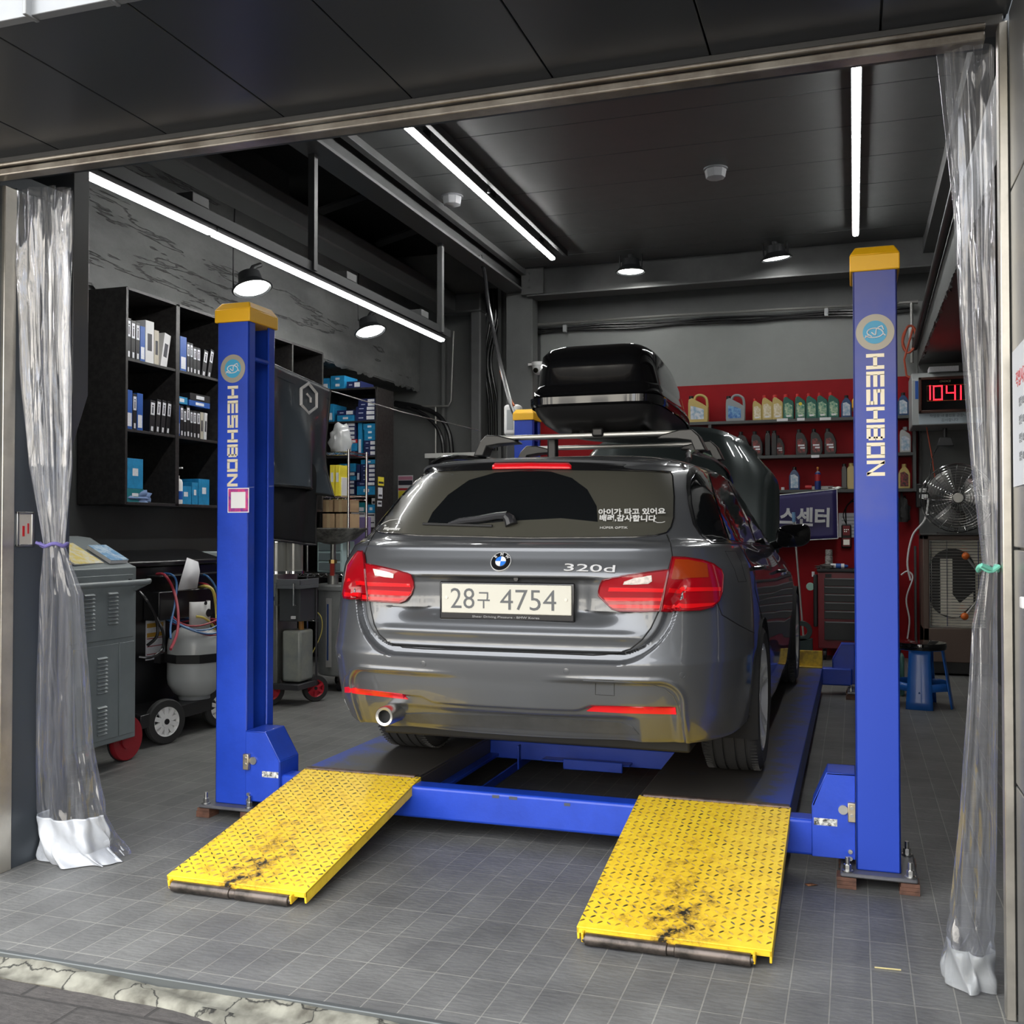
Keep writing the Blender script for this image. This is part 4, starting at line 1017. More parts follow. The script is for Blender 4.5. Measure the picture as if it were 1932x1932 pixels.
# ================================================================ ROOF BARS AND BOX
ALU = mat('aluminium', (.62, .62, .6), .35, .5)
FOOT = mat('foot_grey', (.03, .031, .032), .35)
def roof_bar(y, label):
    t = thing('roof_bar', label, 'roof bar', (CX, y, CZ+1.44), group='roof bars across the estate car')
    zb = CZ+1.545
    MB().box((CX, y, zb), (1.0, .075, .022)).build('crossbar', ALU, t, bevel=.008, seg=3)
    for s in (-1, 1):
        pr_ = [(s*.36, zb-.03), (s*.38, zb-.011), (s*.47, zb+.012), (s*.53, zb+.014), (s*.565, zb-.02), (s*.60, CZ+1.452), (s*.545, CZ+1.452), (s*.525, zb-.045), (s*.46, zb-.035)]
        f = MB(); f.prism([(CX+a, b_) for a, b_ in pr_], y-.055, y+.055); f.build('foot', FOOT, t, bevel=.006)
    return t
roof_bar(5.05, 'silver roof bar nearest the rear of the estate car'); roof_bar(5.74, 'silver roof bar further forward under the black roof box')
bx = thing('roof_box', 'glossy black roof box strapped above the estate car', 'roof box', (-1.235, 5.9, CZ+1.56))
def rbox(z, w0, y0, y1, r0):
    """plan outline of the box at one height"""
    P = []
    for i in range(64):
        a = 2*math.pi*i/64; c_, s_ = math.cos(a), math.sin(a); w = w0*1.05; e_ = .28 if s_ < 0 else .55
        x = math.copysign(abs(c_)**e_, c_)*w*(1 if s_ < 0 else 1-.28*s_**2); y = math.copysign(abs(s_)**(.45 if s_ < 0 else .8), s_)
        cy = y0+.35
        P.append((-1.235+x, cy+(y*.35 if s_ < 0 else y*(y1-cy)), z+ (0 if s_ < 0 else (z-1.93)*-.25*s_)))
    return P
B_ = [(1.79, .20, 5.1, 6.2), (1.80, .235, 5.06, 6.35), (1.83, .275, 5.0, 6.6), (1.87, .30, 4.95, 6.8), (1.905, .312, 4.93, 6.9)]
mb = MB(); mb.grid([rbox(*b, 0) for b in B_], closeu=True); mb.b.faces.new([v for v in list(mb.b.verts)[:64]][::-1]); mb.build('lower_shell', mat('shell_matt', (.016, .016, .017), .38), bx, smooth=60)
mb = MB(); mb.grid([rbox(z, w_, a, b_, 0) for z, w_, a, b_ in [(1.905, .322, 4.92, 6.92), (1.915, .326, 4.91, 6.93), (1.95, .328, 4.91, 6.93), (1.955, .318, 4.925, 6.91), (1.965, .312, 4.93, 6.9)]], closeu=True); mb.build('seam_band', BLKG, bx, smooth=40)
U = [(1.962, .316, 4.925, 6.9), (1.985, .314, 4.93, 6.9), (2.005, .302, 4.955, 6.85), (2.02, .300, 4.958, 6.82), (2.10, .290, 4.955, 6.7), (2.17, .275, 4.96, 6.5), (2.20, .255, 4.99, 6.3), (2.225, .22, 5.06, 6.1), (2.243, .165, 5.17, 5.9), (2.25, .07, 5.38, 5.7)]
mb = MB(); mb.grid([rbox(z, w_, a, b_, 0) for z, w_, a, b_ in U], closeu=True); mb.b.verts.ensure_lookup_table(); mb.b.faces.new(list(mb.b.verts)[-64:]); mb.build('lid', BLKG, bx, smooth=60)
mb = MB()
for i in range(5): mb.box((-1.36+.09*i, 5.4, 1.795), (.04, .6, .03), rot=(R(4), 0, 0))
mb.build('shell_rib', BLACK, bx, bevel=.01)
mb = MB()
for x in (1100, 1122):
    p = at(x, 735, Y=4.94); mb.cyl(p, p+Vector((0, .02, 0)), .006)
mb.build('rivet', STEEL, bx)
mb = MB(); mb.b2(-1.245, -1.185, 5.0, 5.1, 1.755, 1.80).box((-1.5+.02, 5.12, 1.70), (.05, .05, .13)); mb.build('mounting_clamp', BLACK, bx, bevel=.01)
# ================================================================ LAMPS
TUBEM = mat('tube_light', (1, 1, .98), .4, emit=TUBE)
DARKH = mat('lamp_housing', (.03, .032, .034), .45, .3)
def tube_light(x, y0, y1, z, label, group, rail=True, seams=()):
    t = thing('tube_light', label, 'tube light', (x, (y0+y1)/2, z), group=group)
    mb = MB(); mb.prism([(x-.028, z), (x-.02, z-.022), (x+.02, z-.022), (x+.028, z)], y0, y1, 'Y'); mb.build('diffuser', TUBEM, t, bevel=.006)
    mb = MB(); mb.b2(x-.034, x+.034, y0-.01, y1+.01, z, z+.03); mb.build('housing', DARKH, t, bevel=.003)
    mb = MB()
    for s in seams: mb.b2(x-.03, x+.03, s-.004, s+.004, z-.024, z+.0)
    if seams: mb.build('joint', GREY, t)
    else: mb.b.free()
    if z > 4:
        for s in (y0+.4, (y0+y1)/2, y1-.4): MB().b2(x-.02, x+.02, s-.02, s+.02, z+.03, 4.15).build('mount', DARKH, t)
    return t
tube_light(-3.63, 4.12, 5.22, 3.07, 'short white tube light at the upper left, nearest the street', 'hanging tube lights over the left bay')
tube_light(-3.63, 5.25, 8.85, 3.07, 'long white tube light hanging over the left bay towards the back', 'hanging tube lights over the left bay')
tube_light(-2.89, 6.35, 10.0, 4.06, 'long white tube light under the ceiling left of the car', 'ceiling tube lights over the lift', seams=())
tube_light(.03, 6.3, 10.08, 4.06, 'long white tube light under the ceiling above the right lift post', 'ceiling tube lights over the lift', seams=(7.55, 8.8))
t = thing('lighting_rail', 'dark hanging rail carrying the left bay tube lights', 'rail', (-3.60, 6.5, 3.1))
mb = MB(); mb.b2(-3.67, -3.585, 3.9, 8.95, 3.102, 3.11).b2(-3.595, -3.585, 3.9, 8.95, 3.11, 3.17).b2(-3.67, -3.66, 3.9, 8.95, 3.11, 3.13); mb.build('channel', mat('rail_dark', (.05, .052, .053), .4, .3), t)
for y in (6.35, 8.7): MB().b2(-3.62, -3.57, y, y+.05, 3.11, 4.3).build('drop_post', BEAMM, t, bevel=.002)
for y in (5.0, 6.9, 8.3): MB().b2(-3.80, -3.6, y, y+.16, 3.18, 3.24).build('junction_box', BEAMM, t, bevel=.004)
mb = MB(); mb.b2(-2.80, -2.76, 6.3, 10.1, 4.09, 4.15).cyl((-2.83, 7.9, 4.15), (-2.83, 7.9, 4.06), .012); tag(mb.build('cable_tray', BLACK, bevel=.003), 'dark cable tray on the ceiling beside the tube light left of the car', 'cable tray')
LAMPM = mat('lamp_glow', (1, 1, .95), .4, emit=LAMP)
LAMPM2 = mat('lamp_glow_dim', (1, 1, .97), .4, emit=LAMPB)
def high_bay(p, tilt, label, group, em, yoke=True, r_=.145):
    t = thing('high_bay_lamp', label, 'lamp', p, group=group, rot=tilt)
    MB().lathe([(.05, .14), (.085, .13), (.095, .06), (r_*.82, .035), (r_, .012), (r_+.012, .0), (r_, -.006), (r_-.008, .004), (r_-.02, .018)], n=40).build('housing', DARKH, t, world=False)
    MB().cyl((0, 0, .006), (0, 0, .010), r_-.018, n=40).build('diffuser', em, t, world=False)
    mb = MB()
    if yoke:
        mb.tube([(-r_*.8, 0, .04), (-r_*.8, 0, .2), (-r_*.6, 0, .23), (r_*.6, 0, .23), (r_*.8, 0, .2), (r_*.8, 0, .04)], .008, n=6).cyl((0, 0, .23), (0, 0, .27), .05).cyl((0, 0, .13), (0, 0, .19), .03)
    else:
        mb.tube([(0, 0, .13), (-.06, 0, .2), (-.14, 0, .24)], .02, n=8)
    mb.build('bracket', DARKH, t, world=False)
    return t
def aimed(d): return Vector(d).normalized().to_track_quat('-Z', 'Y').to_euler()
high_bay(at(476, 545, X=-4.42), aimed((.30, -.10, -.95)), 'round white lamp on the left wall above the front left post', 'round lamps on the left wall', LAMPM, False)
high_bay(at(699, 626, X=-4.42), aimed((.30, -.10, -.95)), 'round white lamp on the left wall above the dark fender cover', 'round lamps on the left wall', LAMPM, False)
p1_ = at(1190, 513, Y=10.45); p2_ = at(1465, 492, Y=10.45)
high_bay(p1_, (0, 0, 0), 'bright round lamp hanging from the back beam above the roof box', 'round lamps on the back beam', LAMPM)
high_bay(p2_+Vector((0, 0, .02)), (R(6), R(-6), 0), 'dimmer round lamp hanging from the back beam near the right front post', 'round lamps on the back beam', LAMPM2)
# suspension wires of the wall lamps
for px, py in ((440, 500), (676, 560)):
    a = at(px, py+45, X=-4.6); mb = MB(); mb.tube([a, a+Vector((.0, 0, .35)), a+Vector((0, .02, .7))], .006, n=6); tag(mb.build('power_cable', BLACK), 'thin black power cable above the %s round lamp on the left wall' % ('nearer' if px < 500 else 'farther'), 'cable')
# detectors
for (px, py, Z_, lb) in ((1350, 318, 4.15, 'white round detector on the ceiling over the car'), (853, 370, 4.15, 'small white detector beside the long beam')):
    p = at(px, py, Z=Z_); t = thing('smoke_detector', lb, 'detector', p)
    MB().lathe([(.085, 0), (.085, -.02), (.075, -.075), (.05, -.085), (.0005, -.085)], n=8).build('casing', mat('detector_white', (.34, .35, .36), .5), t, world=False)
    MB().cyl((0, 0, 0), (0, 0, -.012), .095, n=24).build('base', GREY, t, world=False)
# ================================================================ LEFT SIDE
WOODB = mat('cabinet_black', (.014, .013, .013), .38, col2=(.03, .028, .027), vscale=30)
NAVY = mat('box_navy', (.012, .02, .09), .45); CYAN = mat('box_cyan', (.015, .21, .42), .4, var=.15, vscale=20); BLU = mat('box_blue', (.012, .08, .34), .4)
LABW = mat('label_white', (.62, .63, .66), .55, var=.08, vscale=80); BOXW = mat('box_white', (.58, .58, .58), .5); BOXK = mat('box_black', (.012, .012, .014), .35)
BEIGE = mat('box_beige', (.42, .39, .31), .5); TEAL = mat('box_teal', (.01, .16, .19), .4); REDX = mat('box_red', (.4, .015, .02), .4); YELX = mat('box_yellow', (.75, .62, .05), .45); CARD = mat('cardboard', (.38, .26, .15), .7, var=.12)
INK = mat('ink_dark', (.03, .03, .04), .5)
cabt = thing('wall_cabinet', 'long black open wall cabinet with fifteen compartments on the left wall', 'cabinet', (-4.7, 6.87, 1.47))
YC = [5.56+.522*k for k in range(6)]; ZC = [1.47, 1.945, 2.41, 2.88]
mb = MB(); xf, xb = -4.5, -4.88
mb.b2(xb, xf, YC[0], YC[-1], 2.865, 2.885).b2(xb, xf, YC[0], YC[-1], 1.455, 1.475).b2(xb, xb+.01, YC[0], YC[-1], 1.46, 2.88)
for y in YC: mb.b2(xb, xf, y-.011, y+.011, 1.46, 2.88)
for k in (1, 3):
    if k < 5: mb.b2(xb, xf+.0, YC[k]+.011, YC[k]+.03, 1.46, 2.88)
mb.build('carcass', WOODB, cabt, bevel=.001)
for z in ZC[1:3]:
    MB().b2(xb, xf-.004, YC[0], YC[-1], z-.009, z+.009).build('shelf', WOODB, cabt, bevel=.001)
COLN = ['first', 'second', 'third', 'fourth', 'fifth']; ROWN = {2: 'top', 1: 'middle', 0: 'bottom'}
NTH = ['first', 'second', 'third', 'fourth', 'fifth', 'sixth', 'seventh', 'eighth', 'ninth', 'tenth', 'eleventh', 'twelfth']
KN = {'K': (BOXK, 'black box with white spine label'), 'B': (BLU, 'blue box with white panel'), 'W': (BOXW, 'white box with dark print'), 'N': (NAVY, 'navy box with white label'),
      'C': (CYAN, 'bright blue box'), 'E': (BEIGE, 'beige box'), 'T': (TEAL, 'teal box'), 'R': (REDX, 'red box'), 'Y': (YELX, 'yellow parts box')}
def upright(kind, y, z, th, h, lean, label, group):
    t = thing('parts_box', label, 'box', (xf-.03, y+th/2, z), group=group, rot=(-lean, 0, 0))
    m = KN[kind][0]
    MB().box((-.1, 0, h/2), (.2, th-.002, h)).build('carton', m, t, world=False, bevel=.001)
    l = MB()
    if kind == 'K': l.box((.0005, 0, h*.74), (.001, th*.72, h*.38)); MB().box((.0006, 0, h*.12), (.001, th*.4, h*.14)).build('small_print', LABW, t, world=False)
    elif kind == 'B': l.box((.0005, 0, h*.25), (.001, th*.7, h*.34))
    elif kind in 'WE': l.box((.0005, 0, h*.5), (.001, th*.5, h*.4))
    else: l.box((.0005, 0, h*.55), (.001, th*.6, h*.3))
    l.build('label', INK if kind in 'WE' else LABW, t, world=False)
    if kind == 'K': MB().box((.0008, 0, h*.70), (.001, th*.25, h*.2)).box((.001, 0, h*.84), (.001, th*.3, .01)).build('print', INK, t, world=False)
    return t
COMP = {(0, 2): [('K', .040, .27), ('K', .042, .26), ('K', .042, .255), ('B', .05, .24), ('W', .09, .29), ('E', .05, .24), ('W', .07, .24, .2)],
        (1, 2): [('K', .038, .23), ('B', .075, .25), ('K', .034, .22), ('K', .034, .22), ('K', .042, .2), ('K', .042, .2), ('K', .05, .2, .18), ('K', .045, .22, .22)],
        (0, 1): [('B', .06, .26), ('K', .04, .24), ('B', .06, .25), None, ('K', .055, .22, .05), ('K', .045, .235, .08), ('K', .045, .235, .09), ('K', .045, .235, .1)],
        (1, 1): [('B', .045, .22), ('K', .035, .22), ('K', .03, .2), ('K', .04, .23), ('K', .03, .2), ('K', .042, .2), ('K', .042, .2), ('E', .035, .2), ('W', .035, .2, .05)],
        (2, 2): [('K', .04, .24), ('W', .09, .2)], (2, 1): [('B', .06, .22), ('B', .04, .23)],
        (4, 2): [('W', .03, .2), ('W', .05, .19), ('K', .03, .18), ('W', .04, .2), ('W', .04, .18), ('W', .05, .17), ('B', .05, .18)]}
for (c, r_), items in COMP.items():
    y = YC[c]+.035; n = 0
    for it in items:
        if it is None: y += .06; continue
        kind, th, h = it[:3]; lean = it[3] if len(it) > 3 else 0
        if lean: y += h*math.sin(lean)*.25
        upright(kind, y, ZC[r_]+.0095, th, h, lean, '%s, %s from left, %s row of the %s cabinet bay' % (KN[kind][1], NTH[n], ROWN[r_], COLN[c]), 'boxes in the wall cabinet')
        y += th+.003+ (abs(lean)*.02); n += 1
def ubox(nm, y0, y1, z0, h, m, label, lm=LABW, dx=0, d=.18, gr='boxes in the wall cabinet'):
    t = thing(nm, label, 'box', (xf-.04-dx, (y0+y1)/2, z0), group=gr)
    MB().box((-d/2, 0, h/2), (d, y1-y0-.003, h)).build('carton', m, t, world=False, bevel=.0015)
    l = MB(); l.box((.0005, 0, h*.55), (.001, (y1-y0)*.35, h*.25)); l.build('label', lm, t, world=False)
    return t
z0 = ZC[0]+.006
ubox('glove_box', YC[0]+.06, YC[0]+.22, z0+.09, .20, CYAN, 'upright bright blue glove carton above the crumpled gloves in the wall cabinet')
ubox('glove_box', YC[0]+.05, YC[0]+.23, z0, .088, TEAL, 'teal carton lying under the upright blue glove carton')
ubox('parts_box', YC[0]+.03, YC[0]+.11, z0, .36, BOXW, 'tall white carton behind the upright blue glove carton', INK, dx=.2, d=.1)
ubox('glove_box', YC[1]+.10, YC[1]+.23, z0, .13, CYAN, 'low blue carton beside the white pump bottle in the wall cabinet')
ubox('glove_box', YC[1]+.235, YC[1]+.31, z0, .16, CYAN, 'narrow blue carton, middle of the three in the second bottom compartment')
ubox('glove_box', YC[1]+.315, YC[1]+.45, z0, .19, CYAN, 'taller blue carton, rightmost in the second bottom compartment')
ubox('parts_box', YC[2]+.03, YC[2]+.14, z0, .12, NAVY, 'navy carton at the bottom of the third compartment')
ubox('parts_box', YC[2]+.03, YC[2]+.13, z0+.122, .11, BOXW, 'white carton stacked on the navy carton in the third compartment', INK)
# stacked flat cartons above the row of boxes
def flat(y0, y1, z, h, m, label):
    t = thing('parts_box', label, 'box', (xf-.1, (y0+y1)/2, z), group='boxes in the wall cabinet')
    MB().box((0, 0, h/2), (.16, y1-y0, h)).build('carton', m, t, world=False, bevel=.001); MB().box((.081, 0, h/2), (.001, (y1-y0)*.4, h*.5)).build('label', LABW, t, world=False)
flat(YC[1]+.02, YC[1]+.15, ZC[1]+.242, .05, CYAN, 'flat blue carton lying on the upright boxes at the left of the second middle compartment')
flat(YC[1]+.17, YC[1]+.42, ZC[1]+.242, .04, BLU, 'flat blue carton lying across the upright boxes in the second middle compartment')
flat(YC[1]+.18, YC[1]+.42, ZC[1]+.284, .05, BOXK, 'flat black carton on the flat blue one in the second middle compartment')
# pump bottle and gloves
t = thing('pump_bottle', 'white pump bottle with a blue band in the second bottom compartment', 'bottle', (xf-.045, YC[1]+.075, z0))
MB().lathe([(.034, 0), (.036, .01), (.036, .15), (.03, .17), (.014, .18), (.014, .2)], n=24).build('bottle', WHITE, t, world=False)
MB().lathe([(.0365, .03), (.0365, .09)], n=24).build('band', BLU, t, world=False)
MB().cyl((0, 0, .2), (0, 0, .25), .006).box((.015, 0, .255), (.05, .016, .012)).build('pump', WHITE, t, world=False)
def crumple(name, label, cat, c, d, m, seed, amp=.35, sub=3):
    r2 = random.Random(seed); bm = bmesh.new(); bmesh.ops.create_icosphere(bm, subdivisions=sub, radius=1)
    ph = [r2.uniform(0, 6) for _ in range(9)]
    for v in bm.verts:
        p = v.co; k = 1+amp*(math.sin(p.x*5+ph[0])*math.sin(p.y*6+ph[1])+.5*math.sin(p.z*11+ph[2]+p.x*7))
        v.co = Vector((p.x*k*d[0]/2, p.y*k*d[1]/2, max(-.5, p.z*k)*d[2]*.6+d[2]*.3))
    mb = MB(); mb.b.free(); mb.b = bm
    for v in bm.verts: v.co += Vector(c)
    return tag(mb.build(name, m, smooth=60), label, cat)
crumple('work_gloves', 'crumpled pale blue work gloves lying below the blue glove carton', 'gloves', (-4.58, YC[0]+.2, z0), (.1, .26, .09), mat('glove_blue', (.13, .2, .36), .8), 3)
crumple('work_gloves', 'dark work glove lying on the pale blue gloves', 'gloves', (-4.6, YC[0]+.17, z0+.075), (.08, .13, .05), RUBBER, 5)
# ---------------------------------------------------------------- second shelving, facing the street
u2 = thing('shelving_unit', 'tall black open shelving unit full of parts boxes in the back left corner', 'shelf', (-4.9, 9.2, 0))
mb = MB(); ux0, ux1, uy0, uy1 = -5.45, -4.37, 9.0, 9.38
def uz(zy): return at(700, 540+zy/3.715, Y=9.0).z
UZ = [uz(1690), uz(1462), uz(1187), uz(939), uz(707)]
mb.b2(ux1-.018, ux1, uy0, uy1, 0, UZ[-1]).b2(ux0, ux0+.018, uy0, uy1, 0, UZ[-1]).b2(ux0, ux1, uy1-.01, uy1, 0, UZ[-1]).b2(-5.0, -4.982, uy0+.01, uy1, 0, UZ[-1]).b2(ux0, ux1, uy0, uy1, UZ[-1]-.018, UZ[-1])
mb.build('carcass', WOODB, u2, bevel=.001)
for z in UZ[:-1]: MB().b2(ux0+.018, ux1-.018, uy0, uy1-.01, z-.018, z).build('shelf', WOODB, u2, bevel=.001)
MB().b2(ux0+.018, ux1-.018, uy0, uy1-.01, .4, .418).build('shelf', WOODB, u2)
SH = {'above the': (4, [(760, 645, 820, 705, 'C'), (828, 628, 925, 665, 'C'), (828, 667, 925, 704, 'C'), (940, 667, 1040, 704, 'N')]),
      'top': (3, [(1022, 788, 1143, 812, 'N'), (1022, 814, 1145, 840, 'N'), (1005, 842, 1145, 869, 'N'), (1000, 871, 1145, 901, 'N'), (1000, 903, 1145, 937, 'N'), (872, 869, 992, 902, 'N'), (872, 904, 992, 937, 'C'), (800, 825, 848, 937, 'C')]),
      'second': (2, [(885, 955, 1005, 983, 'N'), (885, 985, 1003, 1013, 'N'), (885, 1015, 1003, 1043, 'N'), (885, 1045, 1003, 1073, 'N'), (885, 1075, 1012, 1099, 'R'), (885, 1101, 1012, 1153, 'C'), (885, 1155, 1005, 1185, 'N'), (1020, 955, 1046, 1185, 'C'), (1055, 962, 1148, 1001, 'C'), (1062, 1003, 1148, 1041, 'C'), (1062, 1043, 1148, 1078, 'C'), (1060, 1080, 1148, 1114, 'N'), (1060, 1116, 1148, 1149, 'N'), (1060, 1151, 1148, 1185, 'N')]),
      'third': (1, [(1040, 1215, 1146, 1244, 'C'), (1040, 1246, 1145, 1275, 'N'), (1040, 1277, 1145, 1306, 'N'), (1040, 1308, 1145, 1337, 'N'), (1040, 1339, 1145, 1367, 'N'), (1010, 1369, 1145, 1399, 'N'), (1012, 1401, 1146, 1460, 'C'), (890, 1243, 1003, 1270, 'C'), (890, 1272, 1003, 1299, 'C'), (890, 1301, 1003, 1329, 'N'), (890, 1331, 1003, 1359, 'C'), (890, 1361, 1000, 1385, 'N'), (890, 1387, 1000, 1411, 'N'), (890, 1413, 1000, 1460, 'N'), (1010, 1250, 1034, 1367, 'N')]),
      'lowest': (0, [(970, 1570, 1015, 1628, 'W'), (970, 1630, 1015, 1688, 'W'), (975, 1510, 1012, 1568, 'W'), (1018, 1515, 1072, 1583, 'T'), (1018, 1585, 1072, 1626, 'W'), (1018, 1628, 1072, 1688, 'W'), (1078, 1530, 1145, 1588, 'C'), (1078, 1590, 1145, 1643, 'W'), (1078, 1645, 1145, 1688, 'W'), (1115, 1483, 1146, 1528, 'W'), (860, 1600, 960, 1688, 'N')])}
for where, (lv, L_) in SH.items():
    cnt = {}
    for (x0, y0, x1, y1, k) in L_:
        a = at(400+x0/3.715, 540+y0/3.715, Y=9.01); b_ = at(400+x1/3.715, 540+y1/3.715, Y=9.01)
        zb = b_.z
        if y1 >= max(q[3] for q in L_)-3: zb = UZ[lv]+.001
        xr = min(b_.x, ux1-.02); w_ = xr-a.x; h = a.z-zb-.002
        cnt[k] = cnt.get(k, 0)+1
        col = 'left stack' if x0 < 1000 else 'middle' if x0 < 1022 and x1 < 1075 else 'right stack'
        t = thing('parts_box', '%s, number %s of its colour from the top %s of the corner shelving unit, %s' % (KN[k][1], NTH[cnt[k]-1] if cnt[k] < 13 else 'last', where, col), 'box', ((a.x+xr)/2, 9.02, zb), group='parts boxes in the corner shelving unit')
        t['label'] = '%s, %s of its colour, %s, %s corner shelf' % (KN[k][1], NTH[cnt[k]-1], col, where)
        MB().box((0, .14, h/2), (w_-.002, .28, h)).build('carton', KN[k][0], t, world=False, bevel=.001)
        l = MB()
        if h > w_: l.box((0, -.0005, h*.3), (w_*.6, .001, h*.4))
        elif k == 'C': l.box((0, -.0005, h*.5), (w_*.3, .001, h*.35))
        elif k == 'W': l.box((0, -.0005, h*.75), (w_*.7, .001, h*.2))
        else: l.box((w_*.24, -.0005, h*.5), (w_*.38, .001, h*.66))
        l.build('label', INK if k == 'W' else LABW, t, world=False)
        if k == 'N' and w_ > h: MB().box((-w_*.22, -.0005, h*.5), (w_*.22, .001, h*.2)).build('print', mat('print_pale', (.35, .38, .5), .5), t, world=False)
# stickers on the shelving side panel
for (x0, y0, x1, y1, m, lb) in ((1165, 1335, 1205, 1400, YELX, 'small yellow notice on the side of the corner shelving unit'), (1165, 1410, 1195, 1490, LABW, 'narrow white notice under the yellow one on the corner shelving'), (1160, 1503, 1190, 1545, LABW, 'small square white label at the bottom of the corner shelving side')):
    a = at(400+x0/3.715, 540+y0/3.715, X=ux1+.002); b_ = at(400+x1/3.715, 540+y1/3.715, X=ux1+.002)
    o = MB().b2(ux1, ux1+.002, a.y, b_.y, b_.z, a.z).build('notice', m); tag(o, lb, 'notice')
    o2 = MB().b2(ux1+.002, ux1+.0025, a.y+.01, b_.y-.01, b_.z+.02, b_.z+.04).build('print', INK, o)
# ---------------------------------------------------------------- chrome wire rack
rk = thing('wire_rack', 'chrome wire rack standing in front of the corner shelving unit', 'rack', (-4.62, 8.47, 0))
rx0, rx1, ry0, ry1 = -4.93, -4.31, 8.3, 8.66
for x in (rx0, rx1):
    for y in (ry0, ry1): MB().cyl((x, y, 0), (x, y, 2.02), .0125, n=12).build('post', CHROME, rk)
RZ = [.5, .90, 1.60, 2.0]
for z in RZ:
    mb = MB(); mb.tube([(rx0, ry0, z), (rx1, ry0, z), (rx1, ry1, z), (rx0, ry1, z)], .004, n=6, closed=True).tube([(rx0, ry0, z-.03), (rx1, ry0, z-.03), (rx1, ry1, z-.03), (rx0, ry1, z-.03)], .004, n=6, closed=True)
    for k in range(1, 22): x = rx0+(rx1-rx0)*k/22; mb.tube([(x, ry0, z), (x, ry1, z)], .002, n=4)
    for k in range(16):
        x = rx0+(rx1-rx0)*k/16; x2 = rx0+(rx1-rx0)*(k+1)/16; mb.tube([(x, ry0, z-(.03 if k % 2 else 0)), (x2, ry0, z-(0 if k % 2 else .03))], .0025, n=4)
    mb.build('wire_shelf', CHROME, rk)
crumple('plastic_bag', 'crumpled clear plastic bag on top of the chrome wire rack', 'bag', (-4.45, 8.42, 2.0), (.2, .2, .3), mat("bag_plastic", (.4, .41, .41), .15, 0, .5), 9, .16)
def card(x0, y0, x1, y1, Y, m, lb, nm='cardboard_box', d=.25):
    a = at(x0, y0, Y=Y); b_ = at(x1, y1, Y=Y)
    t = thing(nm, lb, 'box', ((a.x+b_.x)/2, Y, b_.z), group=None); w_, h = b_.x-a.x, a.z-b_.z
    MB().box((0, d/2, h/2), (w_-.004, d, h-.003)).build('carton', m, t, world=False, bevel=.003)
    if m is CARD: MB().box((0, -.001, h/2), (.03, .002, h)).build('tape', mat('tape_tan', (.45, .34, .2), .3), t, world=False)
    else: MB().box((0, -.001, h*.6), (w_*.5, .002, h*.3)).build('label', LABW, t, world=False)
    return t
zt = 936
card(622, 877, 631, zt, 8.33, YELX, 'tall narrow yellow carton, left one on the wire rack', 'parts_box', .2)
card(632, 877, 641, zt, 8.33, YELX, 'tall narrow yellow carton, right one on the wire rack', 'parts_box', .2)
card(641, 900, 646, zt, 8.36, BOXW, 'thin white carton beside the yellow cartons on the wire rack', 'parts_box', .1)
for (x0, y0, x1, y1, lb) in ((608, 942, 628, 966, 'upper left cardboard box on the wire rack'), (630, 942, 654, 966, 'upper right cardboard box on the wire rack'), (608, 969, 631, 999, 'lower left cardboard box on the wire rack'), (633, 969, 655, 999, 'lower right cardboard box on the wire rack')):
    card(x0, y0, x1, y1, 8.36, CARD, lb)
MB().b2(rx0+.02, rx1-.02, 8.34, 8.64, 1.285, 1.295).build('board', CARD, rk)
t = thing('drawer_organiser', 'small mint green organiser with drawers on the wire rack', 'drawers', (-4.55, 8.4, .91)); MB().box((0, .12, .14), (.26, .24, .28)).build('case', mat('mint', (.45, .6, .6), .5), t, world=False, bevel=.006)
for k in range(3): MB().box((0, -.004, .05+.09*k), (.22, .012, .07)).build('drawer', mat('drawer_smoke', (.16, .2, .21), .3), t, world=False, bevel=.003)
tag(MB().b2(-4.66, -4.40, 8.9, 8.94, 0, 1.42).build('folded_panel', mat('panel_purple', (.22, .17, .36), .6), bevel=.004), 'purple panel standing behind the wire rack', 'panel')
# ---------------------------------------------------------------- hanging covers
wireP = [(-2.66, 4.24, 2.20), (-2.66, 5.2, 2.045), (-2.65, 6.5, 2.0), (-2.64, 8.3, 2.06)]
wireP = [tuple(at(500, 680, X=-2.66)), tuple(at(622, 737, X=-2.66)), tuple(at(760, 778, X=-2.655)), tuple(at(905, 812, X=-2.65))]
wireP[0] = (-2.66, 4.21, wireP[0][2])
tag(MB().tube(wireP, .003, n=6).build('hanging_wire', STEEL), 'thin steel wire strung between the front left and rear left lift posts', 'wire')
def cloth(name, label, m, ya, yb, top, bot, ripple, off, seed, hem=True, corner=.05, logo=False):
    t = thing(name, label, 'fender cover', (-2.66+off, (ya+yb)/2, top((ya+yb)/2)))
    r2 = random.Random(seed); p = [r2.uniform(0, 6) for _ in range(6)]
    def P(u, v):
        y = ya+(yb-ya)*u; zt_ = top(y); zb_ = bot(u); z = zt_+(zb_-zt_)*v
        dx = ripple*v*(math.sin(u*9+p[0]+v*2)+.5*math.sin(u*17+p[1]-v*3))+.012*math.sin(v*7+u*4+p[2])*v
        return Vector((-2.66+off+dx+.004, y, z))
    rows = [[P(i/40, j/40) for i in range(41)] for j in range(41)]
    mb = MB(); mb.grid(rows); mb.build('sheet', m, t, smooth=80, thick=.006)
    path = [P(0, v/20) for v in range(21)]+[P(u/20, 1) for u in range(1, 21)]+[P(1, 1-v/20) for v in range(1, 21)]
    if hem: MB().tube(path, .007, n=6).build('piping', BLACK, t)
    back = [[P(i/20, 0)+Vector((-.012*math.sin(math.pi*j/4), 0, .008*math.cos(math.pi*j/8)-.05*(j/4))) for i in range(21)] for j in range(5)]
    mb = MB(); mb.grid(back); mb.build('top_fold', m, t, smooth=80, thick=.004)
    return t, P
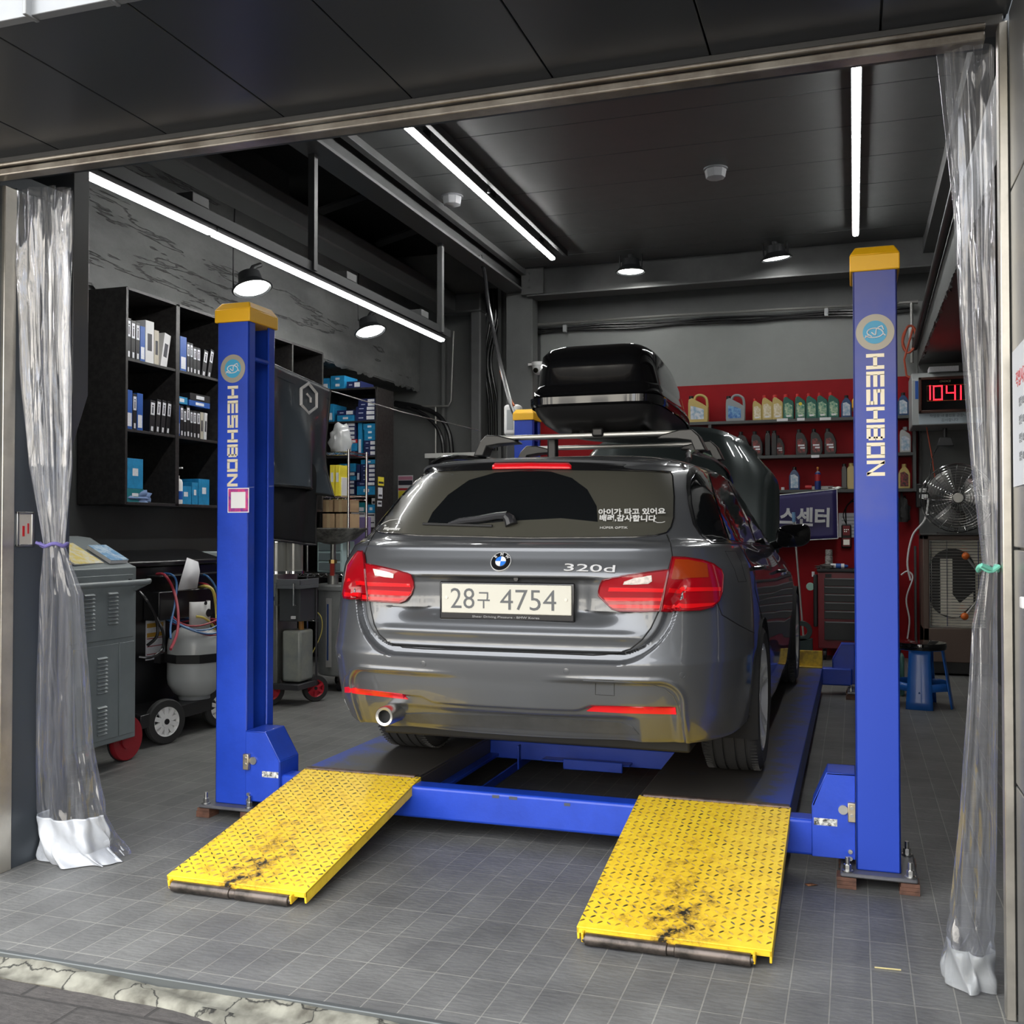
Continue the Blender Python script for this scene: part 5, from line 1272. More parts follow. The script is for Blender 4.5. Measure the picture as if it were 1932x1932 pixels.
wz = lambda y: wireP[0][2]+(wireP[1][2]-wireP[0][2])*(y-wireP[0][1])/(wireP[1][1]-wireP[0][1])
yb_ = wireP[1][1]; zl = at(527, 918, X=-2.66).z; zr_ = at(628, 938, X=-2.66).z
VIN = mat('vinyl_charcoal', (.062, .078, .098), .3, 0, .4, bump=.6, bscale=6)
t, P = cloth('fender_cover', 'dark grey vinyl fender cover with a white ring emblem hanging on the wire', VIN, 4.24, yb_, wz, lambda u: zl+(zr_-zl)*u+.02*math.sin(u*3), .045, 0, 4)
em = MB(); c_ = P(.62, .10); ra = .045
pts = [c_+Vector((.012, math.cos(R(a))*ra*2.0, math.sin(R(a))*ra*1.7-.04)) for a in range(30, 390, 60)]
em.tube(pts, .010, n=4, closed=True).tube([c_+Vector((.014, -.02, -.02)), c_+Vector((.014, .015, -.035)), c_+Vector((.014, .015, -.06))], .007, n=4); em.build('emblem', PAPER, t)
yq_ = at(600, 980, X=-2.69).y
BLKC = mat('cloth_black', (.008, .009, .012), .6)
cloth('fender_cover', 'plain black fender cover hanging lower behind the grey one', BLKC, 4.26, yq_, lambda y: wz(y)-.03, lambda u: at(530, 1015, X=-2.70).z+(at(598, 1028, X=-2.70).z-at(530, 1015, X=-2.70).z)*u, .01, -.04, 8)
# ---------------------------------------------------------------- grey machine cabinet with magazines
GM = mat('machine_grey', (.22, .25, .255), .42, .1, 0, var=.06, vscale=5, bump=.04)
gx = -3.80; gc = thing('machine_cabinet', 'grey steel service machine with louvres and a tubular push handle by the left curtain', 'machine', (-4.03, 4.46, 0))
gy1 = 4.786; gy0 = 4.12
mb = MB(); mb.prism([(gx, .14), (gx, 1.085), (gx-.03, 1.095), (-4.11, 1.245), (-4.2, 1.255), (-4.27, 1.25), (-4.27, .14)], gy0, gy1, 'Y'); mb.build('body', GM, gc, bevel=.006)
MB().b2(gx, gx+.006, gy0+.03, gy1-.03, .70, 1.045).build('upper_panel', GM, gc, bevel=.002)
MB().b2(gx, gx+.006, gy0+.03, gy1-.15, .17, .675).build('lower_panel', GM, gc, bevel=.002)
MB().b2(gx, gx+.006, gy1-.14, gy1-.02, .17, .675).build('side_panel', GM, gc, bevel=.002)
MB().b2(gx+.006, gx+.02, gy1-.075, gy1-.06, .985, 1.02).build('lock', BLACK, gc, bevel=.002)
for (y, z0_, z1_, w_) in ((gy1-.20, .78, .96, .075), (gy1-.38, .76, .95, .075), (gy1-.28, .42, .62, .075), (gy1-.28, .20, .36, .07)):
    z = z0_; lv = MB()
    while z < z1_: lv.prism([(gx+.006, z), (gx+.018, z+.004), (gx+.006, z+.012)], y-w_/2, y+w_/2, 'Y'); z += .02
    lv.build('louvre', GM, gc)
zh = at(200, 1103, X=gx+.1).z
MB().tube(smoothpath([(gx, gy0+.05, zh-.02), (gx+.09, gy0+.05, zh), (gx+.1, gy0+.1, zh), (gx+.1, gy1-.08, zh), (gx+.09, gy1-.02, zh-.0), (gx, gy1-.02, zh-.04)], 5), .016, n=12).build('handle', GM, gc)
for y in (4.80, 4.2):
    w_ = MB(); w_.lathe([(.06, -.02), (.12, -.022), (.125, -.012), (.125, .012), (.12, .022), (.06, .02)], c=(-3.88, y, .125), axis='X', n=36).cyl((-3.9, y, .125), (-3.85, y, .125), .06); w_.build('wheel', mat('wheel_red', (.28, .012, .02), .4), gc)
    MB().lathe([(.108, -.0225), (.1265, -.008), (.1265, .004), (.108, -.0)], c=(-3.89, y, .125), axis='X', n=36).build('wheel_tread', RUBBER, gc)
MAGM = [mat('magazine_yellow', (.75, .6, .12), .4, col2=(.75, .72, .62), vscale=26), mat('magazine_cover', (.7, .58, .2), .4, col2=(.35, .12, .06), vscale=18), mat('booklet_blue', (.05, .25, .5), .4, col2=(.5, .62, .7), vscale=22)]
def mag(c, w_, d, h, rz, tilt, m, lb, nm='magazine'):
    t = thing(nm, lb, nm.split('_')[-1], c, rot=(0, tilt, rz))
    MB().box((0, 0, h/2), (d, w_, h)).build('pages', PAPER, t, world=False); MB().box((0, 0, h+.001), (d+.002, w_+.002, .002)).build('cover', m, t, world=False)
mag((-3.945, 4.46, 1.158), .24, .22, .006, .08, R(28.5), MAGM[0], 'yellow and white magazine lying open in the middle of the grey machine')
mag((-3.94, 4.23, 1.155), .2, .22, .008, -.1, R(28.5), MAGM[1], 'yellow magazine with brown pictures nearest the left curtain')
mag((-3.92, 4.69, 1.146), .15, .17, .02, .05, R(28.5), MAGM[2], 'small blue booklet at the right end of the grey machine', 'booklet')
# ---------------------------------------------------------------- black charging machine
bxx = -4.25; bm_ = thing('charging_machine', 'tall black workshop machine with coloured hoses and large wheels', 'machine', (-4.4, 5.6, 0))
BKM = mat('machine_black', (.006, .006, .007), .3, 0, .2)
by0, by1 = 5.28, 6.22
mb = MB(); mb.b2(-4.6, bxx, by0, by1, .18, 1.06); mb.build('body', BKM, bm_, bevel=.01)
mb = MB(); mb.prism([(-4.62, 1.06), (bxx+.03, 1.06), (bxx+.03, 1.09), (-4.45, 1.155), (-4.62, 1.155)], by0-.03, by1+.02, 'Y'); mb.build('lid', BKM, bm_, bevel=.008)
MB().b2(bxx, bxx+.1, 5.45, 6.3, .99, 1.0).build('tray', BKM, bm_, bevel=.003)
MB().b2(bxx, bxx+.12, 5.42, 6.2, .72, .90).build('drawer_box', BKM, bm_, bevel=.006)
a = at(275, 1164, X=bxx); b_ = at(311, 1240, X=bxx)
s_ = MB().b2(bxx, bxx+.002, a.y, b_.y, b_.z, a.z).build('instruction_label', LABW, bm_)
mb = MB()
for k, (q0, q1) in enumerate(((.74, .84), (.52, .62))): mb.b2(bxx+.002, bxx+.003, a.y+.01, b_.y-.02, b_.z+(a.z-b_.z)*q0, b_.z+(a.z-b_.z)*q1)
mb.build('print', mat('label_ochre', (.45, .25, .02), .5), s_)
mb = MB()
for q0 in (.48, .3, .12): mb.b2(bxx+.002, bxx+.003, a.y+.01, b_.y-.02, b_.z+(a.z-b_.z)*q0, b_.z+(a.z-b_.z)*(q0+.02))
mb.build('print', mat('label_maroon', (.25, .01, .02), .5), s_)
pa = [at(x, y, X=bxx+.13) for x, y in ((353, 1052), (374, 1060), (377, 1078), (372, 1110), (335, 1114))]
tag(MB().poly(pa).build('paper_sheet', PAPER, thick=.002), 'loose grey paper sheet leaning in the tray of the black machine', 'paper')
MB().b2(-4.6, -3.98, 5.1, 6.2, .17, .20).b2(-4.02, -3.97, 5.05, 6.2, .12, .2).build('chassis', BKM, bm_, bevel=.004)
def mwheel(c, r_, par, rimc, hubc, n=10, name='wheel', spoke=True, w_=.045, rx=0):
    root = bpy.data.objects.new(name, None); COL.objects.link(root); root.parent = par
    root.location = wm(par).inverted() @ Vector(c); root.rotation_euler = (0, 0, rx)
    MB().lathe([(r_*.66, -w_*.5), (r_*.95, -w_*.5), (r_, -w_*.3), (r_, w_*.3), (r_*.95, w_*.5), (r_*.66, w_*.5)], axis='X', n=40, closed=True).build('tyre', RUBBER, root, world=False)
    mb = MB(); mb.lathe([(r_*.56, w_*.2), (r_*.68, w_*.5), (r_*.7, w_*.4), (r_*.68, -w_*.4), (r_*.56, -w_*.2)], axis='X', n=40, closed=True)
    for k in range(n):
        Mx = Matrix.Rotation(2*math.pi*k/n, 4, 'X'); mb.box((w_*.25, 0, r_*.42), (w_*.3, r_*.2, r_*.45), M=Mx)
    mb.cyl((0, 0, 0), (w_*.45, 0, 0), r_*.24).cyl((-w_*.2, 0, 0), (-w_*.1, 0, 0), r_*.66)
    mb.build('rim', rimc, root, world=False); MB().cyl((w_*.45, 0, 0), (w_*.5, 0, 0), r_*.13).build('hub', hubc, root, world=False); return root
mwheel((-3.955, 5.25, .135), .135, bm_, WHITE, BLACK, rx=-.3); mwheel((-3.965, 5.83, .13), .13, bm_, WHITE, BLACK, rx=-.3)
tk = at(367, 1240, X=-4.06)
gt_ = thing('gas_tank', 'white refillable gas tank strapped to the front of the black machine', 'tank', (-4.06, tk.y, .21))
r_ = .17; MB().lathe([(.06, 0), (.08, .0), (.13, .035), (.165, .09), (.17, .13), (.17, .33), (.163, .38), (.13, .43), (.08, .455), (.0005, .46)], n=48).build('shell', mat('tank_white', (.42, .44, .44), .35, 0, .2), gt_, world=False, smooth=50)
MB().lathe([(.1, -.008), (.1, .02), (.09, .02), (.09, -.008)], n=40, closed=True).build('foot_ring', GREY, gt_, world=False)
mb = MB(); pts = [(math.cos(R(a))*.095, math.sin(R(a))*.095) for a in range(-75, 76, 10)]
mb.grid([[(x, y, z) for x, y in pts] for z in (.45, .62)]); mb.build('collar', mat('tank_collar', (.55, .55, .54), .4), gt_, world=False, thick=.004)
MB().cyl((.094, .01, .545), (.1, .01, .545), .026).cyl((.094, -.02, .61), (.1, -.02, .61), .012).build('collar_hole', BLACK, gt_, world=False)
MB().cyl((0, 0, .46), (0, 0, .52), .02).cyl((0, 0, .52), (0, 0, .55), .035, n=8).build('valve', mat('brass', (.5, .36, .12), .3, .9), gt_, world=False)
mb = MB(); mb.lathe([(.184, .235), (.190, .235), (.190, .29), (.184, .29)], n=8, closed=True, c=(-4.06, tk.y, .21)); mb.build('strap', BLACK, bm_)
MB().b2(bxx, -4.2, tk.y-.16, tk.y+.16, .44, .5).build('strap_bracket', BLACK, bm_)
def hose(pts, r_, m, X=None, name='hose', par=None, n=6):
    P_ = [at(p[0], p[1], X=p[2]) for p in pts]; return MB().tube(smoothpath(P_, n), r_, n=8).build(name, m, par)
HR = mat('hose_red', (.35, .03, .05), .4); HB = mat('hose_blue', (.03, .12, .3), .4); HY = mat('hose_yellow', (.6, .5, .12), .4); HK = mat('hose_black', (.015, .015, .016), .25)
hose([(296, 1083, -4.2), (312, 1086, -4.1), (328, 1115, -4.08), (336, 1155, -4.0), (334, 1195, -3.95), (322, 1225, -3.9)], .009, HR, par=bm_)
hose([(310, 1082, -4.2), (325, 1085, -4.12), (333, 1100, -4.1), (330, 1140, -4.05), (322, 1180, -4.0), (322, 1205, -3.95)], .007, HB, par=bm_)
hose([(263, 1117, -4.1), (278, 1135, -4.05), (295, 1170, -4.05), (296, 1200, -4.05), (278, 1218, -4.1)], .010, HK, par=bm_)
hose([(295, 1165, -4.1), (308, 1195, -4.05), (306, 1225, -4.05), (285, 1240, -4.05), (262, 1240, -4.1)], .009, HK, par=bm_)
hose([(378, 1084, -4.2), (392, 1088, -4.1), (408, 1112, -4.05), (417, 1165, -4.0), (418, 1200, -3.95)], .007, HB, par=bm_)
hose([(376, 1108, -4.2), (388, 1106, -4.1), (402, 1115, -4.05), (408, 1150, -4.05), (409, 1172, -4.0)], .010, HY, par=bm_)
hose([(370, 1163, -3.98), (385, 1166, -3.95), (400, 1178, -3.95), (406, 1190, -3.95)], .008, HY, par=bm_)
hose([(376, 1100, -4.2), (395, 1106, -4.1), (412, 1135, -4.04), (416, 1170, -3.98)], .007, HR, par=bm_)
for (dz, m, rr, sq) in ((0, HB, .006, 1), (.018, HR, .006, .9), (-.02, HB, .006, 1.08), (-.032, HR, .006, .97)):
    c_ = Vector((-4.06, tk.y, .70+dz)); P_ = [c_+Vector((math.cos(2*math.pi*k/30)*.15*sq, math.sin(2*math.pi*k/30)*.17*sq, .02*math.sin(4*math.pi*k/30+dz*50)-.035*math.cos(2*math.pi*k/30))) for k in range(30)]
    MB().tube(P_, rr, n=6, closed=True).build('hose_coil', m, bm_)
# pale cabinet behind the black machine
lg = thing('pale_cabinet', 'pale grey equipment cabinet partly hidden behind the front left post', 'cabinet', (-4.5, 6.6, 0)); mb = MB(); mb.prism([(6.28, .1), (6.28, .98), (6.36, 1.13), (6.75, 1.13), (6.75, .1)], -4.75, -4.2, 'X'); mb.build('body', mat('pale_grey', (.30, .34, .34), .45), lg, bevel=.006)
MB().b2(-4.2, -4.195, 6.38, 6.46, .93, .95).build('label', BLACK, lg); MB().cyl((-4.2, 6.38, .86), (-4.185, 6.38, .86), .02).build('knob', BLACK, lg)
# ---------------------------------------------------------------- oil extractor cart, drum with funnel
STN = mat('stainless', (.33, .33, .31), .35, .85, var=.1)
oc = thing('oil_extractor', 'stainless oil extractor cart with red wheels behind the front left post', 'cart', (-3.98, 6.8, 0))
mb = MB(); mb.b2(-4.18, -3.97, 6.66, 6.95, .16, .965); mb.build('body', STN, oc, bevel=.004)
MB().b2(-3.965, -3.79, 6.68, 6.92, .62, .86).build('control_box', mat('cart_dark', (.06, .065, .07), .4), oc, bevel=.004)
MB().b2(-3.965, -3.77, 6.64, 6.92, .86, .885).b2(-3.965, -3.77, 6.64, 6.65, .885, .93).b2(-3.775, -3.77, 6.64, 6.92, .885, .93).build('tray', mat('cart_grey', (.13, .14, .15), .4), oc, bevel=.002)
MB().b2(-4.18, -3.78, 6.64, 6.95, .12, .16).b2(-3.79, -3.778, 6.9, 6.92, .12, .9).build('frame', mat('cart_dark2', (.04, .04, .045), .4), oc, bevel=.003)
MB().b2(-3.955, -3.80, 6.70, 6.9, .17, .55).build('waste_canister', mat('canister_pale', (.30, .31, .27), .35, col2=(.2, .22, .22), vscale=4), oc, bevel=.02)
MB().cyl((-3.85, 6.8, .55), (-3.85, 6.8, .62), .02).build('canister_neck', mat('amber', (.4, .18, .04), .3), oc)
for (x, y, r_) in ((-4.05, 6.78, .085), (-3.94, 6.84, .07)):
    MB().cyl((x, y, .985), (x, y, 1.2), r_, n=32).build('sight_glass', mat('sight_grey', (.24, .24, .22), .15, .3, .5), oc); MB().cyl((x, y, .965), (x, y, .985), r_+.01, n=32).cyl((x, y, 1.2), (x, y, 1.22), r_+.01, n=32).build('glass_ring', CHROME, oc)
for x in (-3.96, -3.81): MB().tube([(x, 6.67, .90), (x, 6.62, .90), (x, 6.62, .74), (x, 6.67, .74)], .006, n=8).build('handle', CHROME, oc)
MB().tube([(-4.03, 6.65, .74), (-4.03, 6.63, .72), (-4.03, 6.63, .64)], [.018, .02, .008], n=8).b2(-4.07, -3.99, 6.65, 6.66, .77, .80).build('regulator', BLACK, oc)
mwheel((-4.03, 6.66, .11), .11, oc, mat('rim_red', (.45, .015, .03), .4), BLACK, n=6, rx=-.7); mwheel((-3.80, 6.92, .10), .10, oc, MATS['rim_red'], BLACK, n=6, rx=-.7)
MB().b2(-3.85, -3.82, 6.65, 6.67, .64, .66).build('badge', PAPER, oc)
oc.location.x -= .07
od = thing('oil_drainer', 'grey oil drain drum with a sight gauge behind the left of the car', 'drum', (-3.93, 7.65, 0))
GMD = mat('drum_grey', (.26, .27, .27), .4, .3, 0, var=.12)
MB().lathe([(.27, .12), (.28, .13), (.28, .80), (.292, .81), (.292, .84), (.28, .85), (.0005, .85)], c=(-3.93, 7.65, 0), n=56).build('drum', GMD, od)
g0 = Vector((-3.93, 7.65, 0)); dv = Vector((-.25, -1, 0)).normalized()
MB().box(tuple(g0+dv*.285+Vector((0, 0, .47))), (.045, .02, .55), rot=(0, 0, .25)).build('gauge_plate', mat('gauge_alu', (.4, .4, .4), .35, .6), od)
MB().cyl(g0+dv*.3+Vector((0, 0, .25)), g0+dv*.3+Vector((0, 0, .70)), .007).build('gauge_tube', mat('gauge_blue', (.01, .04, .16), .3), od)
for a in (30, 150, 270): p = g0+Vector((math.cos(R(a))*.22, math.sin(R(a))*.22, 0)); MB().cyl(p+Vector((0, 0, .12)), p+Vector((0, 0, .06)), .012).cyl(p+Vector((-.012, 0, .04)), p+Vector((.012, 0, .04)), .04).build('castor', BLACK, od)
fx, fy = -4.06, 7.55
MB().cyl((fx, fy, .85), (fx, fy, 1.185), .022).cyl((fx, fy, .85), (fx, fy, .93), .045).build('funnel_pipe', STN, od)
MB().cyl((fx, fy, 1.02), (fx, fy, 1.05), .035, n=8).build('valve', mat('brass2', (.45, .3, .12), .3, .9), od); MB().b2(fx+.0, fx+.03, fy-.05, fy-.03, .92, 1.02).build('valve_lever', mat('lever_red', (.4, .04, .03), .4), od)
MB().lathe([(.02, 1.12), (.06, 1.125), (.18, 1.16), (.27, 1.235), (.285, 1.245), (.285, 1.255), (.27, 1.25), (.17, 1.175), (.05, 1.14), (.0005, 1.14)], c=(fx, fy, .055), n=56).build('funnel', mat('funnel_grey', (.27, .265, .24), .5, .2, 0, col2=(.06, .055, .05), vscale=12), od)
tag(MB().lathe([(.04, 0), (.042, .01), (.042, .035), (.036, .04), (.0005, .04)], c=(fx+.03, fy-.12, 1.22), n=24).build('filter_cup', BLACK), 'black filter cup sitting in the funnel of the oil drum', 'cup')
hose([(590, 1148, -3.95), (606, 1165, -3.9), (606, 1195, -3.9), (588, 1235, -3.95)], .004, HY, name='thin_hose', par=oc)
# ---------------------------------------------------------------- back left corner: conduits, cables, camera
def pipe(name, pts, r_, m, label, cat='pipe', Y=11.08, sm=False, **k):
    P_ = [at(p[0], p[1], Y=(p[2] if len(p) > 2 else Y)) for p in pts]
    return tag(MB().tube(smoothpath(P_, 6) if sm else P_, r_, n=8).build(name, m), label, cat)
COND = mat('conduit', (.36, .36, .34), .4, .6)
pipe('air_pipe', [(856, 625), (851, 757), (846, 766), (742, 768)], .013, COND, 'steel air pipe dropping from the beam and bending left on the back wall')
pipe('air_pipe', [(822, 768), (822, 875)], .012, COND, 'short vertical steel pipe below the bend on the back wall')
pipe('air_hose', [(745, 760), (790, 768), (828, 785), (848, 820), (853, 870)], .028, HK, 'thick black hose curving down the back wall, outer one', 'hose', sm=True)
pipe('air_hose', [(745, 765), (785, 775), (815, 795), (833, 825), (838, 870)], .022, HK, 'black hose curving down the back wall, inner one', 'hose', sm=True)
for k, (x0, x1, x2) in enumerate(((908, 926, 910), (914, 936, 922), (920, 945, 930), (926, 950, 938))):
    pipe('cable', [(x0+12, 545), (x1-10, 600), (x0, 680), (x2, 760), (x2+2, 850)], .018, HK, '%s of four black cables running down beside the back column' % ['leftmost', 'second', 'third', 'rightmost'][k], 'cable', Y=11.16, sm=True)
P_ = [at(906, 482, Y=9.6), at(915, 520, Y=9.6), at(922, 580, Y=9.3), at(945, 690, Y=8.9), at(966, 770, Y=8.6), at(982, 800, Y=8.52), at(978, 835, Y=8.5)]
tag(MB().tube(smoothpath(P_, 6), .02, n=8).build('hanging_hose', HK), 'black hose hanging from the long beam down to the rear left post', 'hose')
tag(MB().tube(smoothpath([at(944, 700, Y=9.0), at(950, 720, Y=8.9), at(962, 750, Y=8.7), at(970, 765, Y=8.6)], 5), .008, n=6).build('orange_cable', mat('cable_orange', (.5, .14, .06), .5)), 'thin orange cable running along the hanging black hose', 'cable')
cp = at(1016, 694, Y=10.75); t = thing('security_camera', 'white dome security camera on the back column left of the roof box', 'camera', cp)
MB().cyl((-.0, 0, .02), (0, 0, .06), .075, n=28).lathe([(.07, .02), (.065, -.02), (.05, -.055), (.02, -.075), (.0005, -.078)], n=28).build('dome', WHITE, t, world=False); MB().cyl((-.01, -.05, -.03), (-.012, -.072, -.038), .028).build('lens', BLKG, t, world=False)
MB().b2(-.12, 0, .0, .05, .03, .055).build('arm', WHITE, t, world=False)
a = at(965, 790, Y=8.75); t = thing('pressure_sprayer', 'white plastic canister standing on the floor post beside the rear left post', 'canister', (a.x, 8.8, a.z-.15)); t['label'] = 'white plastic canister mounted behind the yellow cap of the rear left post'
MB().box((0, 0, .14), (.15, .12, .28)).build('canister', WHITE, t, world=False, bevel=.03, seg=4); MB().box((-.01, -.062, .14), (.06, .004, .18)).build('window', mat('pale_window', (.35, .37, .38), .3), t, world=False, bevel=.001)
MB().b2(a.x-.05, a.x+.05, 8.78, 8.88, 0, a.z-.15).build('stand', DKMET, t)
tag(MB().b2(at(808, 857, Y=10.0).x, at(905, 857, Y=10.0).x, 9.9, 10.3, at(808, 866, Y=10.0).z, at(808, 857, Y=10.0).z).build('workbench_top', mat('bench_pale', (.4, .4, .38), .5), bevel=.004), 'pale worktop seen above the left of the car roof', 'worktop')
ob = MB().b2(at(812, 857, Y=10.0).x, at(900, 857, Y=10.0).x, 9.95, 10.25, 0, at(808, 867, Y=10.0).z).build('bench_cabinet', DKMET, bevel=.006); tag(ob, 'dark cabinet under the pale worktop behind the car roof', 'cabinet')
a = at(750, 897, Y=11.07); b_ = at(778, 945, Y=11.07); ps = thing('wall_poster', 'pink, black and yellow advertising flyer on the back wall left of the car', 'flyer', ((a.x+b_.x)/2, 11.09, a.z))
MB().b2(a.x, b_.x, 11.085, 11.09, b_.z, a.z).build('sheet', PAPER, ps)
h_ = a.z-b_.z
for q0, q1, m in ((.82, .96, mat('pink', (.6, .25, .35), .5)), (.62, .8, INK), (.42, .5, REDX), (.06, .40, YELX)): MB().b2(a.x+.006, b_.x-.006, 11.083, 11.085, b_.z+h_*q0, b_.z+h_*q1).build('print', m, ps)
tag(MB().b2(-4.38, -4.22, 11.05, 11.12, 1.72, 1.98).build('plastic_pouch', mat('pouch', (.3, .31, .31), .2), bevel=.02), 'clear plastic pouch hanging beside the flyer', 'pouch')
# light switch box on the left reveal
a = at(30, 965, X=-3.045); b_ = at(62, 1031, X=-3.045); sw = thing('switch_box', 'recessed steel switch box on the left jamb', 'switch box', (-3.045, a.y, b_.z))
y0_, y1_, z0_, z1_ = a.y, b_.y, b_.z, a.z
mb = MB(); mb.b2(-3.05, -3.038, y0_, y1_, z0_, z0_+.01).b2(-3.05, -3.038, y0_, y1_, z1_-.01, z1_).b2(-3.05, -3.038, y0_, y0_+.012, z0_, z1_).b2(-3.05, -3.038, y1_-.012, y1_, z0_, z1_); mb.build('frame', STEEL, sw, bevel=.002)
MB().b2(-3.046, -3.042, y0_+.01, y1_-.01, z0_+.008, z1_-.008).build('panel', mat('switch_panel', (.5, .47, .42), .4, .3), sw); MB().b2(-3.042, -3.040, y0_+.03, y0_+.04, z0_+.04, z0_+.08).b2(-3.042, -3.040, y0_+.055, y0_+.062, z0_+.05, z0_+.09).build('marking', REDX, sw)
# ================================================================ RIGHT SIDE
SHG = mat('shelf_grey', (.07, .075, .075), .45)
su = thing('wall_shelf', 'dark grey three-board wall shelf on the red back wall', 'shelf', (-.6, 11.05, 1.6))
def sz(py, px=1500): return at(px, py, Y=10.95).z
Z1, Z2, Z3 = sz(790), sz(858), sz(924)
xl = at(1336, 800, Y=10.95).x; xr = at(1722, 790, Y=10.95).x
for z, nm in ((Z1, 'top'), (Z2, 'mid'), (Z3, 'low')): MB().b2(xl-(.9 if nm == 'top' else 0), xr, 10.95, 11.16, z-.032, z).build('shelf_board', SHG, su, bevel=.002)
MB().b2(xl, xl+.03, 10.96, 11.16, Z3-.03, Z1).build('side_panel', SHG, su); MB().b2(xr, xr+.03, 10.95, 11.16, Z3-.03, Z1+.35).build('side_panel', SHG, su)
mb = MB()
for (px, py, w_) in ((1476, 792, .11), (1511, 791, .075), (1557, 790, .11), (1538, 861, .08)):
    a = at(px, py, Y=10.945); t = MB().b2(a.x-w_/2, a.x+w_/2, 10.944, 10.95, a.z-.014, a.z+.014).build('price_label', PAPER, su)
# bottle makers: origin at base centre, front towards -Y
def bmat(nm, c, r_=.35): return mat(nm, c, r_, 0, .1)
GOLD = bmat('bottle_gold', (.48, .36, .12)); GRN = bmat('bottle_green', (.01, .10, .075)); BLB = bmat('bottle_blue', (.01, .05, .14)); GRB = bmat('bottle_grey', (.26, .28, .29)); BKB = bmat('bottle_black', (.015, .015, .017)); CAPR = bmat('cap_red', (.55, .02, .02)); CAPK = bmat('cap_black', (.01, .01, .01)); SLV = mat('bottle_silver', (.4, .4, .4), .3, .5); OLV = bmat('bottle_olive', (.16, .12, .02))
LBL = mat('label_blue_art', (.03, .12, .4), .4, col2=(.2, .4, .6), vscale=30); LGOLD = mat('label_gold_art', (.55, .46, .25), .4, col2=(.75, .7, .6), vscale=40); LGRN = mat('label_green_art', (.02, .2, .14), .4, col2=(.5, .6, .4), vscale=45); LWB = mat('label_white_art', (.6, .62, .65), .4, col2=(.2, .35, .5), vscale=25); LBK = mat('label_dark_art', (.02, .02, .02), .4, col2=(.3, .05, .05), vscale=40); LYEL = mat('label_badge', (.7, .55, .03), .4)
def bottle(kind):
    nm, body, cap, lab = {'gold': ('oil_bottle', GOLD, CAPR, LGOLD), 'green': ('oil_bottle', GRN, CAPR, LGRN), 'blue': ('oil_bottle', BLB, CAPK, LWB), 'black': ('oil_bottle', BKB, CAPK, LBK), 'silver': ('oil_bottle', SLV, GREY, LWB), 'olive': ('oil_bottle', GOLD, GOLD, LBK), 'jug': ('oil_jug', GRB, CAPK, LBL), 'goldjug': ('oil_jug', GOLD, CAPK, LWB), 'edge': ('oil_bottle', BKB, CAPK, None), 'ribbed': ('oil_bottle', GOLD, GOLD, None)}[kind]
    t = bpy.data.objects.new(nm, None); COL.objects.link(t)
    mb = MB()
    if kind in ('gold', 'green', 'silver'):
        mb.prism([(-.048, 0), (.048, 0), (.05, .02), (.05, .15), (.042, .175), (-.012, .215), (-.03, .22), (-.045, .205), (-.05, .17), (-.05, .02)], -.032, .032); capx, cz = -.028, .215
        if kind == 'silver': capx = 0
    elif kind in ('blue', 'olive'):
        mb.prism([(-.05, 0), (.05, 0), (.052, .02), (.052, .14), (.035, .18), (.014, .205), (-.014, .205), (-.035, .18), (-.052, .14), (-.052, .02)], -.032, .032); capx, cz = 0, .203
    elif kind == 'black':
        mb.prism([(-.05, 0), (.05, 0), (.062, .04), (.058, .13), (.03, .195), (.008, .215), (-.035, .225), (-.05, .2), (-.052, .02)], -.035, .035); capx, cz = -.022, .222
    elif kind == 'edge':
        mb.prism([(-.026, 0), (.026, 0), (.027, .02), (.027, .2), (.018, .235), (-.018, .235), (-.027, .2), (-.027, .02)], -.05, .05); capx, cz = 0, .232
    elif kind == 'ribbed':
        p = [(-.04, 0), (.04, 0)]
        for k in range(6): p += [(.042, .02+.03*k), (.038, .035+.03*k)]
        p += [(.02, .21), (-.02, .21)]
        for k in range(5, -1, -1): p += [(-.038, .035+.03*k), (-.042, .02+.03*k)]
        mb.prism(p, -.035, .035); capx, cz = 0, .208
    else:
        mb.prism([(-.095, 0), (.095, 0), (.10, .03), (.10, .15), (.045, .19), (.0, .215), (-.06, .25), (-.095, .235), (-.1, .19), (-.1, .03)], -.05, .05)
        mb.tube(smoothpath([(-.045, 0, .235), (-.02, 0, .275), (.03, 0, .28), (.075, 0, .25), (.088, 0, .2), (.09, 0, .12)], 6), .014, n=10); capx, cz = -.075, .245
    mb.build('bottle', body, t, world=False, bevel=.006, seg=3)
    r_ = .02 if 'jug' not in kind else .024
    MB().cyl((capx, 0, cz-.004), (capx, 0, cz+.03), r_, n=20).build('cap', cap, t, world=False, bevel=.002)
    if lab:
        if 'jug' in kind: MB().prism([(-.075, .03), (.06, .03), (.06, .13), (-.03, .16), (-.075, .17)], -.052, -.0505).build('label', lab, t, world=False)
        else:
            MB().prism([(-.036, .02), (.036, .02), (.036, .13), (.0, .16), (-.036, .15)], -.0365 if kind == 'black' else -.034, -.0325).build('label', lab, t, world=False)
            if kind == 'black': MB().b2(-.03, .03, -.0375, -.0352, .085, .10).b2(-.01, .034, -.0375, -.0352, .06, .075).build('label_print', PAPER, t, world=False)
            if kind in ('gold', 'green'): MB().prism([(-.02, .025), (.02, .025), (.02, .04), (-.02, .04)], -.035, -.034).build('label_strip', PAPER, t, world=False)
    return t
PROTO = {}
